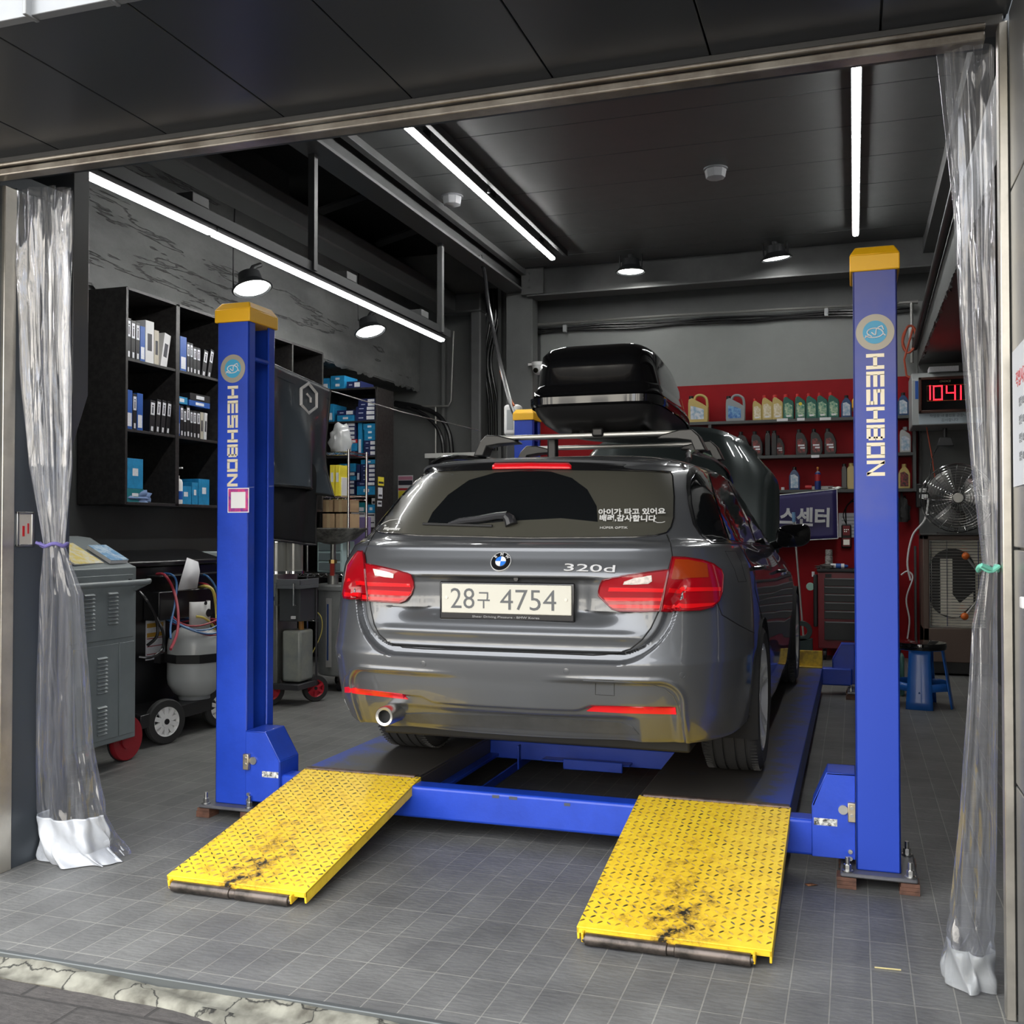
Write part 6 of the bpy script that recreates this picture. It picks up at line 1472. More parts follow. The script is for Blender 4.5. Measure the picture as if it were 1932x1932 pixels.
def put(kind, px, py, label, Z, group, Y=11.03, rz=0, s=1.0, dy=0):
    x = at(px, py, Y=Y).x; x_ = x
    if kind not in PROTO: PROTO[kind] = bottle(kind); o = PROTO[kind]
    else: o = dup(PROTO[kind])
    o.location = (x, Y+dy, Z+.0005); o.rotation_euler = (0, 0, rz); o.scale = (s, s, s); o['category'] = 'bottle' if 'jug' not in kind else 'jug'; o['label'] = label; o['group'] = group
    return o
g1 = 'oil bottles on the top shelf board'; g2 = 'black oil bottles on the second shelf board'; g3 = 'bottles and cans on the lowest shelf board'
put('goldjug', 1318, 770, 'large gold oil jug with a handle at the left end of the top shelf', Z1, g1, s=1.04)
put('jug', 1388, 770, 'large grey oil jug with a blue label on the top shelf', Z1, g1, s=.98)
put('gold', 1429, 770, 'shortest gold oil bottle, left of the three gold ones', Z1, g1, s=.95)
put('gold', 1448, 770, 'gold oil bottle with red cap, middle of the three gold ones', Z1, g1, s=1.08)
put('gold', 1467.5, 770, 'gold oil bottle with red cap next to the green ones', Z1, g1, s=1.08)
for k, px in enumerate((1488, 1510.5, 1531.5, 1552, 1573)):
    put('green', px, 770, 'dark green oil bottle with red cap, %s' % ['first of five next to the gold bottles', 'second of the five greens, with a yellow badge', 'middle of the five greens', 'fourth of the five greens', 'fifth green one beside the blue bottle'][k], Z1, g1, s=1.08)
MB().cyl((0, -.036, .145), (0, -.034, .145), .016, n=16).build('badge', LYEL, [o for o in bpy.data.objects if o.name.startswith('oil_bottle') and 'yellow badge' in o.get('label', '')][0], world=False)
put('blue', 1597, 770, 'dark blue oil bottle just left of the right front post on the top shelf', Z1, g1, s=.98)
put('blue', 1704, 770, 'dark blue oil bottle right of the right front post on the top shelf', Z1, g1, s=1.0)
for k, px in enumerate((1346, 1374, 1402, 1428)): put('black', px, 840, 'black oil bottle with grip, %s in the row behind the raised bonnet' % NTH[k], Z2, g2, s=1.03)
put('edge', 1449, 840, 'narrow dark bottle seen edge-on, left of the pair', Z2, g2, s=1.0); put('edge', 1461, 840, 'narrow dark bottle seen edge-on, right of the pair', Z2, g2, s=1.0)
put('black', 1470, 840, 'black oil bottle half hidden behind the edge-on pair', Z2, g2, s=.85, dy=.07, Y=11.0)
for k, px in enumerate((1512, 1540, 1566)): put('black', px, 840, 'black oil bottle, %s of the three standing alone left of the right post' % ['left', 'middle', 'right'][k], Z2, g2, s=1.06)
put('silver', 1708, 840, 'silver oil bottle on the second board right of the right front post', Z2, g2, s=1.06)
put('blue', 1499, 905, 'dark blue oil bottle on the lowest board beside the bonnet', Z3, g3, s=1.02)
t = thing('spray_can', 'red, white and blue spray can with an orange nozzle on the lowest board', 'can', (at(1543, 905, Y=11.03).x, 11.03, Z3), group=g3)
MB().lathe([(.03, 0), (.031, .004), (.031, .16), (.026, .175), (.012, .185), (.012, .195)], n=24).build('can', mat('can_blue', (.02, .04, .2), .35), t, world=False); MB().lathe([(.0315, .09), (.0315, .158)], n=24).build('red_band', REDX, t, world=False); MB().lathe([(.027, .172), (.013, .187)], n=24).build('shoulder', PAPER, t, world=False)
MB().cyl((0, 0, .19), (0, 0, .21), .008).cyl((0, 0, .215), (0, 0, .235), .011).build('nozzle', mat('nozzle_orange', (.6, .25, .05), .4), t, world=False)
put('edge', 1593, 905, 'olive bottle seen edge-on just left of the right post on the lowest board', Z3, g3, s=1.0)
put('ribbed', 1606, 905, 'ribbed gold bottle touching the right post on the lowest board', Z3, g3, s=1.12)
put('olive', 1706, 905, 'gold bottle with a dark label right of the right post on the lowest board', Z3, g3, s=1.06)
tag(MB().cyl((at(1525, 918, Y=11.03).x-.03, 11.03, Z3+.025), (at(1525, 918, Y=11.03).x+.035, 11.03, Z3+.025), .024, n=20).build('red_tape_roll', REDX), 'red roll lying on the lowest board left of the spray can', 'roll')
tag(MB().box((at(1552, 918, Y=11.08).x, 11.1, Z3+.02), (.22, .07, .04)).build('plastic_tray', mat('tray_clear', (.2, .21, .21), .2), bevel=.006), 'clear tray behind the spray can on the lowest board', 'tray')
crumple('paper_scrap', 'crumpled silver paper sticking off the lowest board', 'paper', (at(1578, 920, Y=10.97).x, 10.98, Z3), (.2, .07, .03), STEEL, 21, .25)
tag(MB().cyl((at(1477, 920, Y=11.0).x, 11.0, Z3), (at(1477, 920, Y=11.0).x, 11.0, Z3+.03), .016).build('small_jar', WHITE), 'tiny white jar at the left end of the lowest board', 'jar')
# banner
bA, bB, bC, bD = at(1395, 942, Y=10.93), at(1579, 923, Y=10.93), at(1581, 1016, Y=10.93), at(1395, 1026, Y=10.93)
bn = thing('banner', 'dark blue banner with pale Korean lettering hung under the wall shelf', 'banner', ((bA.x+bB.x)/2, 10.93, bC.z))
def bp(u, v): p = bA.lerp(bB, u).lerp(bD.lerp(bC, u), v); return p+Vector((0, -.012*math.sin(u*6)*math.sin(v*3)-.02*v, 0))
mb = MB(); mb.grid([[bp(i/16, j/10) for i in range(17)] for j in range(11)]); mb.build('sheet', mat('banner_blue', (.022, .016, .10), .4), bn, smooth=60, thick=.002)
mb = MB(); mb.tube([bp(u/10, 0) for u in range(11)], .005, n=4).tube([bp(1, v/10) for v in range(11)], .005, n=4).tube([bp(u/10, 1) for u in range(11)], .005, n=4); mb.build('border', PAPER, bn)
tm = text('스센터', .20, mat('banner_text', (.55, .55, .56), .5), frame(at(1519, 978, Y=10.885), (1, 0, -.03), (0, -1, 0)), bn, bold=.007, sx=.92, ext=.001)
pp = at(1582, 968, Y=11.13); p2 = at(1625, 1014, Y=11.13); nb_ = MB().b2(pp.x, p2.x, 11.135, 11.14, p2.z, pp.z).build('paper_notice', PAPER); tag(nb_, 'white paper notices on the red wall behind the scanner', 'notice')
mb = MB()
for k in range(6): mb.b2(pp.x+.03, p2.x-.02, 11.133, 11.135, pp.z-.04-.035*k, pp.z-.046-.035*k)
mb.build('print', GREY, nb_)
# diagnostic scanner
c_ = at(1597, 1012, Y=11.14); t = thing('diagnostic_scanner', 'black and red handheld scanner hanging by its cable on the red wall', 'scanner', c_)
MB().box((0, 0, 0), (.10, .035, .24)).build('case', BLACK, t, world=False, bevel=.012); MB().box((0, -.02, .06), (.07, .006, .1)).build('keypad', mat('scanner_red', (.3, .02, .03), .4), t, world=False, bevel=.002)
MB().box((0, -.02, -.06), (.08, .006, .085)).build('bezel', MATS['scanner_red'], t, world=False, bevel=.002); MB().box((0, -.024, -.06), (.06, .004, .055)).build('screen', BLKG, t, world=False)
for k in range(5): MB().cyl((-.018+.018*(k % 3), -.022, .07-.02*(k//3)), (-.018+.018*(k % 3), -.027, .07-.02*(k//3)), .006).build('button', BLKG, t, world=False)
MB().tube(smoothpath([(0, 0, .12), (-.005, -.01, .2), (.0, 0, .3), (.06, 0, .36), (.12, 0, .33)], 6), .007, n=8).tube(smoothpath([(0, 0, .12), (-.03, -.01, .22), (.01, 0, .32), (.08, 0, .39)], 6), .005, n=8).build('cable', HK, t, world=False)
# ---------------------------------------------------------------- tool cabinet
ta = at(1543, 1085, Y=10.7); tx0 = ta.x; tx1 = tx0+.62; tz1 = at(1543, 1079, Y=10.7).z
TR = mat('toolbox_red', (.16, .008, .016), .35, 0, .2); tb = thing('tool_cabinet', 'dark red rolling tool cabinet with black drawers against the red wall', 'tool cabinet', ((tx0+tx1)/2, 10.9, 0))
MB().b2(tx0, tx1, 10.7, 11.1, .12, tz1).build('body', TR, tb, bevel=.006); MB().b2(tx0-.01, tx1+.01, 10.68, 11.12, tz1, tz1+.03).build('top', mat('top_black', (.02, .02, .022), .5), tb, bevel=.006)
zz = tz1-.06; hs = [.085, .075, .08, .085, .085, .02, .19]; gp = .008
for k, h in enumerate(hs):
    if k == 5: zz -= h; continue
    d = MB().b2(tx0+.06, tx1-.05, 10.685, 10.70, zz-h+gp, zz).build('drawer', mat('drawer_black', (.022, .024, .025), .38), tb, bevel=.003)
    MB().b2(tx0+.07, tx1-.06, 10.678, 10.686, zz-.012, zz-.002).build('drawer_pull', mat('pull_grey', (.16, .165, .17), .35, .4), d, bevel=.002); zz -= h
for x in (tx0+.06, tx1-.06):
    for y in (10.76, 11.04): MB().cyl((x-.015, y, .055), (x+.015, y, .055), .055, n=24).b2(x-.02, x+.02, y-.02, y+.02, .09, .12).build('castor', BLACK, tb)
MB().b2(tx0+.07, tx0+.13, 10.698, 10.70, tz1-.055, tz1-.02).build('maker_plate', BLACK, tb)
tt = tz1+.031
t = thing('spray_can', 'grey printed spray can standing on the tool cabinet', 'can', (at(1564, 1050, Y=10.85).x, 10.85, tt)); MB().lathe([(.037, 0), (.037, .12), (.03, .13), (.035, .135), (.033, .185), (.03, .19)], n=24).build('can', mat('can_print', (.35, .34, .32), .4, col2=(.12, .1, .1), vscale=70), t, world=False)
t = thing('cleaner_tube', 'blue and white tube lying on the tool cabinet', 'tube', (at(1585, 1066, Y=10.75).x, 10.75, tt+.027)); MB().cyl((-.09, 0, 0), (.04, 0, 0), .026, n=20).build('body', PAPER, t, world=False); MB().cyl((-.04, 0, 0), (.01, 0, 0), .027, n=20).build('band', BLU, t, world=False); MB().cyl((.04, 0, 0), (.075, 0, 0), .018, r2=.012).build('nozzle', BLU, t, world=False)
crumple('shop_rag', 'dark rag on the left of the tool cabinet top', 'rag', (tx0+.09, 10.78, tt), (.18, .16, .05), mat('rag_dark', (.09, .085, .08), .8), 33)
t = thing('tool_holder', 'black magnetic tool rail with hanging tools on the left side of the tool cabinet', 'tool rail', (tx0-.015, 10.8, tz1-.05)); MB().b2(-.03, .012, -.08, .05, -.50, .02).build('rail', BLACK, t, world=False, bevel=.01)
MB().cyl((-.03, -.05, .0), (-.03, -.05, .05), .014).build('handle', PAPER, t, world=False); MB().lathe([(.036, 0), (.04, .004), (.04, .01), (.0005, .006)], axis='Y', c=(-.06, -.06, -.1), n=24).build('mirror', mat('mint_disc', (.3, .5, .42), .3), t, world=False)
# broom pole and round bracket left of the tool cabinet
pa_, pb_ = at(1498, 985, Y=10.8), at(1519, 1238, Y=10.6); tag(MB().cyl(pa_, pb_, .010, n=10).build('broom_pole', COND), 'thin pale pole leaning on the red wall beside the car mirror', 'pole')
MB().cyl(pa_, pa_+Vector((-.004, 0, .10)), .018, n=10).build('grip', mat('grip_blue', (.15, .3, .5), .5), [o for o in bpy.data.objects if o.name == 'broom_pole'][0])
t = thing('funnel_stand', 'dark green metal stand with a round hole on the floor by the tool cabinet', 'stand', (at(1513, 1190, Y=10.4).x, 10.4, 0)); q = at(1513, 1190, Y=10.4)
mb = MB(); mb.lathe([(.05, -.03), (.05, .03), (.09, .03), (.10, -.03)], axis='Y', c=(0, 0, q.z), n=28, closed=True).b2(-.11, .10, -.03, .03, .02, q.z-.07).b2(-.14, .13, -.1, .1, 0, .02); mb.build('stand', mat('stand_green', (.02, .035, .033), .5), t, world=False, bevel=.006)
tag(MB().b2(tx0-.2, tx0-.02, 10.55, 10.66, 0, .10).build('parts_tray', DKMET, bevel=.01), 'low dark tray on the floor left of the tool cabinet', 'tray')
# ---------------------------------------------------------------- evaporative cooler, fan, clock box
kx0 = at(1742, 1150, Y=9.9).x; kz1 = at(1745, 1010, Y=9.9).z; kx1 = 1.14
ck = thing('air_cooler', 'brown framed floor air cooler with a wire grille and two orange knobs', 'air cooler', ((kx0+kx1)/2, 10.1, 0))
BRN = mat('cooler_brown', (.10, .065, .05), .45)
MB().b2(kx0, kx0+.05, 9.9, 10.35, .12, kz1).b2(kx1-.04, kx1, 9.9, 10.35, .12, kz1).b2(kx0, kx1, 9.9, 10.35, kz1-.04, kz1).b2(kx0, kx1, 9.9, 10.35, .12, .42).b2(kx0, kx1, 10.3, 10.35, .12, kz1).build('cabinet', BRN, ck, bevel=.006)
MB().b2(kx0+.01, kx1-.01, 9.92, 10.3, .02, .12).build('plinth', BLACK, ck)
gz0, gz1 = .44, kz1-.05
mb = MB(); cxk = (kx0+kx1)/2-.03
mb.b2(kx0+.05, kx1-.04, 10.0, 10.01, gz0-.02, gz1+.01); mb.build('fan_panel', mat('panel_cream', (.74, .71, .62), .5), ck)
hl = []
for k in range(48): a = 2*math.pi*k/48; hl.append((cxk+.19*math.cos(a)*(1 if abs(math.cos(a)) < .99 else 1), (gz0+gz1)/2+.19*math.sin(a)+(.12 if math.sin(a) > 0 else -.12)))
MB().prism(hl, 9.985, 9.995).build('opening', BLACK, ck); MB().prism([(cxk-.10, gz0+.10), (cxk+.04, gz0+.07), (cxk+.17, gz0+.2), (cxk+.17, gz0+.30), (cxk+.06, gz0+.2), (cxk+.0, gz0+.28), (cxk+.0, gz1-.16), (cxk-.10, gz1-.16)], 9.97, 9.984).build('louvre_blade', MATS['panel_cream'], ck)
mb = MB(); k = 0; z = gz0
while z < gz1: mb.tube([(kx0+.055, 9.93, z), (kx1-.045, 9.93, z)], .0032, n=5); z += .0265
for x in (kx0+.07, kx0+.2, kx1-.1): mb.tube([(x, 9.925, gz0), (x, 9.925, gz1)], .004, n=5)
mb.tube([(kx0+.055, 9.92, gz0-.01), (kx1-.045, 9.92, gz0-.01), (kx1-.045, 9.92, gz1), (kx0+.055, 9.92, gz1)], .006, n=6, closed=True)
mb.build('grille', CHROME, ck)
for (px, py, qx, qy) in ((1822, 1049, 1850, 1085), (1820, 1163, 1842, 1135)):
    a = at(px, py, Y=9.86); b_ = at(qx, qy, Y=9.88); o = MB().tube([a, b_], .010, n=8).build('lever', STEEL, ck); bm = bmesh.new(); bmesh.ops.create_uvsphere(bm, u_segments=20, v_segments=12, radius=.033)
    for v in bm.verts: v.co += a
    m_ = MB(); m_.b.free(); m_.b = bm; m_.build('knob', mat('knob_orange', (.65, .14, .02), .35), o)
MB().b2(kx0-.02, kx1, 9.86, 10.38, kz1, kz1+.012).build('top_tray', mat('tray_dark', (.03, .03, .03), .3, .3), ck, bevel=.003)
fc = at(1806, 940, Y=9.98); fn = thing('fan', 'large round metal cage fan standing on the air cooler', 'fan', fc)
RF = .305; mb = MB()
for r_ in [.07+.0235*k for k in range(10)]+[RF]:
    d = .055*math.sqrt(max(0, 1-(r_/RF)**2)); P_ = [(math.cos(2*math.pi*k/40)*r_, -.03-d, math.sin(2*math.pi*k/40)*r_) for k in range(40)]; mb.tube(P_, .0016 if r_ < RF else .006, n=4, closed=True)
for k in range(24):
    a = 2*math.pi*k/24; mb.tube([(math.cos(a+.25*(1-r/RF))*r, -.032-.055*math.sqrt(max(0, 1-(r/RF)**2)), math.sin(a+.25*(1-r/RF))*r) for r in (.05, .15, .24, RF)], .002, n=4)
mb.tube([(math.cos(2*math.pi*k/40)*RF, .09, math.sin(2*math.pi*k/40)*RF) for k in range(40)], .004, n=4, closed=True)
for k in range(24): a = 2*math.pi*k/24; mb.tube([(math.cos(a)*RF, -.03, math.sin(a)*RF), (math.cos(a)*RF, .09, math.sin(a)*RF), (math.cos(a)*.08, .14, math.sin(a)*.08)], .0016, n=4)
mb.build('cage', CHROME, fn, world=False); MB().cyl((0, -.10, 0), (0, -.08, 0), .045, n=28).build('hub_cap', STEEL, fn, world=False, bevel=.004)
for k in range(3):
    mb = MB(); rows = []
    for j in range(8):
        r_ = .04+.23*j/7; w_ = .05+.09*math.sin(math.pi*j/8); rows.append([(math.cos(2.09*k+i*w_/.2-.3)*r_, .03+.05*(i-1), math.sin(2.09*k+i*w_/.2-.3)*r_) for i in range(3)])
    mb.grid(rows); mb.build('blade', mat('blade_grey', (.30, .30, .29), .35, .4), fn, world=False, thick=.003, smooth=60)
MB().cyl((0, -.06, 0), (0, .16, 0), .06, n=24).build('motor', DKMET, fn, world=False)
mb = MB(); hgt = fc.z-kz1-.013; mb.b2(-.02, .02, .1, .14, -hgt, 0).b2(-.16, .16, -.02, .2, -hgt, -hgt+.012); mb.build('stand', DKMET, fn, world=False)
# clock on a pale air curtain box
a = at(1720, 712, Y=10.4); b_ = at(1722, 803, Y=10.4); ax0 = a.x
ab = thing('wall_unit', 'pale grey wall unit with a blue printed notice behind the digital clock', 'wall unit', (.85, 10.6, b_.z)); PG = mat('unit_pale', (.36, .38, .38), .45)
MB().prism([(10.4, b_.z), (10.4, a.z-.02), (10.5, a.z+.05), (11.0, a.z+.05), (11.0, b_.z)], ax0, 1.14, 'X').build('casing', PG, ab, bevel=.01)
MB().b2(ax0+.06, 1.14, 10.395, 10.40, b_.z+.01, b_.z+.15).build('notice', mat('notice_pale', (.42, .5, .55), .5), ab)
zt_ = b_.z+.125
for k, s_ in enumerate(('고객님의 안전을 위하여', '작업장 내 출입을 금합니다', '감사합니다')): text(s_, .032, mat('notice_ink', (.08, .1, .14), .5), frame((ax0+.33, 10.393, zt_-.042*k), (1, 0, 0), (0, -1, 0)), ab, ext=.0004)
MB().b2(ax0+.03, ax0+.09, 10.396, 10.40, b_.z+.25, b_.z+.42).build('blue_sticker', BLU, ab)
ca, cb_ = at(1733, 712, Y=10.34), at(1833, 776, Y=10.34); cl = thing('digital_clock', 'brown framed digital wall clock with red digits reading 10 41', 'clock', ((ca.x+cb_.x)/2, 10.36, cb_.z))
fw_ = .025; FRM = mat('clock_frame', (.055, .022, .015), .3, 0, .3)
mb = MB(); mb.b2(ca.x, cb_.x, 10.34, 10.395, cb_.z, cb_.z+fw_).b2(ca.x, cb_.x, 10.34, 10.395, ca.z-fw_, ca.z).b2(ca.x, ca.x+fw_, 10.34, 10.395, cb_.z, ca.z).b2(cb_.x-fw_, cb_.x, 10.34, 10.395, cb_.z, ca.z); mb.build('frame', FRM, cl, bevel=.004)
MB().b2(ca.x+fw_, cb_.x-fw_, 10.36, 10.39, cb_.z+fw_, ca.z-fw_).build('face', BLKG, cl)
mb = MB(); da, db = at(1749, 724+4, Y=10.355), at(1823, 754, Y=10.355); mb.tube([(da.x, 10.357, da.z), (db.x, 10.357, da.z), (db.x, 10.357, db.z), (da.x, 10.357, db.z)], .0022, n=4, closed=True); mb.build('digit_border', mat('border_gold', (.4, .3, .12), .4, .5), cl)
SEG = {'1': 'bc', '0': 'abcdef', '4': 'bcfg'}; mb = MB(); dh = .125; dw = .072
LED = mat('led_red', (1, .01, .02), .4, emit=2.6)
for ch, px in (('1', 1747), ('0', 1769.5), ('4', 1794), ('1', 1805)):
    o_ = at(px, 741, Y=10.355); X0, Z0 = o_.x, o_.z
    s3 = {'a': ((-1, 1), (1, 1)), 'b': ((1, 1), (1, 0)), 'c': ((1, 0), (1, -1)), 'd': ((-1, -1), (1, -1)), 'e': ((-1, -1), (-1, 0)), 'f': ((-1, 0), (-1, 1)), 'g': ((-1, 0), (1, 0))}
    done = set()
    for s_ in SEG[ch]:
        (u0, v0), (u1, v1) = s3[s_]
        for i in range(6):
            u, v = u0+(u1-u0)*i/5, v0+(v1-v0)*i/5; key = (round(u, 2), round(v, 2))
            if key in done: continue
            done.add(key); xx, zz_ = X0+u*dw/2, Z0+v*dh/2; mb.cyl((xx, 10.355, zz_), (xx, 10.36, zz_), .0062, n=8)
mb.build('digits', LED, cl)
text('CHOICE', .026, mat('clock_gold', (.45, .38, .22), .4), frame((at(1783, 722, Y=10.35).x, 10.358, at(1783, 719, Y=10.35).z), (1, 0, 0), (0, -1, 0)), cl, shear=.2, ext=.0004)
tag(MB().box((at(1780, 702, Y=10.5).x, 10.55, a.z+.075), (.26, .2, .05)).build('carton', LABW, bevel=.003), 'small white carton lying on top of the pale wall unit', 'box')
# ---------------------------------------------------------------- stool
sc_ = Vector((.462, 8.15, 0)); st = thing('stool', 'blue plastic stool with a black taped seat beside the right front post', 'stool', sc_, rz=R(38))
SB = mat('stool_blue', (.012, .12, .48), .35, 0, .2); hT = .455
MB().lathe([(.165, hT-.04), (.168, hT-.01), (.16, hT), (.0005, hT+.002)], n=4*8, c=(0, 0, 0)).build('top', SB, st, world=False)
for k in range(4):
    a0 = math.pi/4+k*math.pi/2; mb = MB(); rows = []
    for j in range(9):
        v = j/8; z = (hT-.02)*(1-v); rr = .15+.065*v; ww = (.36-.12*v) if v < .3 else (.33-.02*v)
        rows.append([(math.cos(a0+ww*s*1.35)*rr*(1+.05*abs(s)), math.sin(a0+ww*s*1.35)*rr*(1+.05*abs(s)), z) for s in (-1, -.7, -.35, -.2, 0, .2, .35, .7, 1)])
    mb.grid(rows); mb.build('leg', SB, st, world=False, thick=.008, smooth=40)
mb = MB(); rows = []
for j in range(3):
    rr = .188+.006*j; rows.append([(math.cos(2*math.pi*k/48)*rr, math.sin(2*math.pi*k/48)*rr, .17-.028*j+.015*abs(math.cos(2*(2*math.pi*k/48)))) for k in range(48)])
mb.grid(rows, closeu=True); mb.build('stretcher', SB, st, world=False, thick=.006)
MB().lathe([(.172, hT-.035), (.178, hT-.01), (.172, hT+.012), (.12, hT+.018), (.0005, hT+.016)], n=40).build('seat_cover', BLKG, st, world=False)
# ---------------------------------------------------------------- cables, pipes and small things at the back right
pr = at(1812, 338, X=.60); pe = at(1734, 640, X=.60); tag(MB().tube([(.585, pr.y, pr.z), (.585, 11.0, pe.z)], .03, n=12).build('conduit_pipe', DKMET), 'dark pipe running back along the right wall beam', 'pipe')
mb = MB(); pts = [(.585, y, pr.z+(pe.z-pr.z)*(y-pr.y)/(11.0-pr.y)) for y in (pr.y, 11.0)]
pl = [at(1003, 613, Y=11.1), at(1300, 593, Y=11.1), at(1722, 571, Y=11.1)]; tag(MB().tube(pl, .014, n=8).build('wall_conduit', COND), 'long steel conduit across the back wall above the pale band', 'pipe')
for k, dz in enumerate((-.04, -.065, -.085)):
    P_ = [p+Vector((0, .03, dz-.01*math.sin(i*2.1+k))) for i, p in enumerate([pl[0].lerp(pl[2], t_/10) for t_ in range(11)])]
    tag(MB().tube(smoothpath(P_, 4), .012, n=6).build('wall_cable', HK), '%s black cable slung under the steel conduit on the back wall' % ['uppermost', 'middle', 'lowest'][k], 'cable')
for px, py in ((1066, 617), (1559, 586)):
    a = at(px, py, Y=11.08); tag(MB().b2(a.x-.02, a.x+.02, 11.05, 11.1, a.z-.06, a.z+.02).build('conduit_clip', mat('clip_grey', (.4, .42, .42), .4), bevel=.004), 'pale clip holding the conduit, %s end' % ('left' if px < 1300 else 'right'), 'clip')
OR = mat('cord_orange', (.42, .07, .03), .5)
cc = at(1716, 640, Y=10.9)
P_ = []
for k in range(64): a_ = 2*math.pi*k/20; P_.append(cc+Vector((.06*math.cos(a_)+.006*math.sin(k), -.02*math.sin(k*.35), .13*math.sin(a_)+.02*math.cos(k*.31))))
P_ += [cc+Vector((-.05, 0, -.2)), cc+Vector((-.03, 0, -.36)), cc+Vector((.06, -.02, -.42))]
tag(MB().tube(P_, .011, n=6).build('cable_coil', OR), 'coiled orange extension cord hanging at the right of the back wall', 'cord')
t = thing('pipe_valve', 'steel vertical pipe with a valve beside the orange cord', 'pipe', at(1720, 600, Y=11.0)); MB().cyl((0, 0, .16), (0, 0, -.45), .016).tube([(-.12, 0, .16), (.06, 0, .16)], .018, n=10).build('pipe', COND, t, world=False); MB().cyl((0, 0, -.1), (0, 0, -.2), .03, n=12).build('valve', WHITE, t, world=False)
MB()
t = thing('work_lamp', 'small black work lamp hanging under the pale wall unit', 'lamp', at(1783, 832, Y=10.5)); MB().prism([(-.075, -.05), (.075, -.05), (.05, .03), (-.05, .03)], -.05, .03).build('head', DKMET, t, world=False, bevel=.006); MB().cyl((0, 0, .03), (0, 0, .12), .02).build('mount', BLACK, t, world=False)
for nm, pts, r_, m, lb in (('thin_lead', [(1748, 805), (1758, 860), (1765, 910)], .006, OR, 'thin orange cord hanging under the pale wall unit'),
    ('extension_lead', [(1770, 842), (1760, 860), (1755, 890), (1748, 930)], .006, HK, 'black cord looping down from the small work lamp'),
    ('extension_lead', [(1752, 940), (1745, 980), (1722, 1010), (1712, 1060), (1718, 1095)], .010, WHITE, 'pale cord running down the red wall beside the cooler'),
    ('extension_lead', [(1700, 1085), (1712, 1078), (1722, 1090), (1710, 1130), (1716, 1170), (1712, 1205)], .008, WHITE, 'tangled white cord hanging low on the red wall')):
    pipe(nm, pts, r_, m, lb, 'cord', Y=10.95 if m is WHITE else 10.6, sm=True)
a = at(1738, 935, Y=11.0); t = thing('power_strip', 'black power strip with white plugs left of the fan', 'power strip', a); MB().b2(-.05, .05, -.03, .03, -.12, .12).build('casing', BLACK, t, world=False, bevel=.01)
for z in (.05, -.01): MB().b2(-.02, .06, -.07, -.03, z-.02, z+.02).build('plug', WHITE, t, world=False, bevel=.006)
MB().b2(-.01, .01, -.01, .01, .12, .9).build('riser', HK, t, world=False)
a = at(1738, 1030, Y=11.0); tag(MB().b2(at(1724, 1020, Y=10.98).x, kx0-.0, 10.9, 11.0, 0, at(1724, 1030, Y=10.98).z).build('tiled_pier', mat('pier', (.055, .06, .06), .4), bevel=.004), 'dark tiled pier between the red wall and the cooler', 'pier')
crumple('hanging_glove', 'black gloves hanging on the red wall right of the right post', 'gloves', at(1703, 985, Y=11.05), (.12, .1, .3), RUBBER, 44)
tag(MB().b2(at(1697, 1240, Y=8.6).x, at(1706, 1240, Y=8.6).x, 8.55, 8.75, .0, .32).build('green_bin', mat('bin_green', (.06, .16, .14), .4), bevel=.02), 'dark green bin behind the blue stool', 'bin')
# ---------------------------------------------------------------- clear vinyl curtains
def vinyl():
    m = bpy.data.materials.new('clear_vinyl'); m.use_nodes = True; nt = m.node_tree; out = nt.nodes['Material Output']; nt.nodes.remove(nt.nodes['Principled BSDF'])
    tr = nt.nodes.new('ShaderNodeBsdfTransparent'); tr.inputs[0].default_value = (.94, .95, .97, 1)
    gl = nt.nodes.new('ShaderNodeBsdfGlossy'); gl.inputs['Roughness'].default_value = .07; gl.inputs['Color'].default_value = (.95, .95, .97, 1)
    df = nt.nodes.new('ShaderNodeBsdfDiffuse'); df.inputs[0].default_value = (.7, .72, .76, 1)
    tl = nt.nodes.new('ShaderNodeBsdfTranslucent'); tl.inputs[0].default_value = (.7, .72, .76, 1)
    m0 = nt.nodes.new('ShaderNodeMixShader'); m0.inputs[0].default_value = .5; nt.links.new(df.outputs[0], m0.inputs[1]); nt.links.new(tl.outputs[0], m0.inputs[2])
    m1 = nt.nodes.new('ShaderNodeMixShader'); m1.inputs[0].default_value = .34; nt.links.new(gl.outputs[0], m1.inputs[1]); nt.links.new(m0.outputs[0], m1.inputs[2])
    lw = nt.nodes.new('ShaderNodeLayerWeight'); lw.inputs[0].default_value = .3
    ma = nt.nodes.new('ShaderNodeMath'); ma.operation = 'MULTIPLY_ADD'; ma.inputs[1].default_value = .55; ma.inputs[2].default_value = .12; ma.use_clamp = True
    nt.links.new(lw.outputs['Facing'], ma.inputs[0]); mx = nt.nodes.new('ShaderNodeMixShader'); nt.links.new(ma.outputs[0], mx.inputs[0]); nt.links.new(tr.outputs[0], mx.inputs[1]); nt.links.new(m1.outputs[0], mx.inputs[2]); nt.links.new(mx.outputs[0], out.inputs[0])
    tc = nt.nodes.new('ShaderNodeTexCoord'); mp = nt.nodes.new('ShaderNodeMapping'); mp.inputs['Scale'].default_value = (16, 16, 1.8); n = nt.nodes.new('ShaderNodeTexNoise'); n.inputs['Scale'].default_value = 1; n.inputs['Detail'].default_value = 2; n.inputs['Distortion'].default_value = .6
    nt.links.new(tc.outputs['Object'], mp.inputs[0]); nt.links.new(mp.outputs[0], n.inputs['Vector']); bp_ = nt.nodes.new('ShaderNodeBump'); bp_.inputs['Strength'].default_value = .9; bp_.inputs['Distance'].default_value = .04
    nt.links.new(n.outputs[0], bp_.inputs['Height'])
    for q in (gl, df, tl): nt.links.new(bp_.outputs[0], q.inputs['Normal'])
    return m
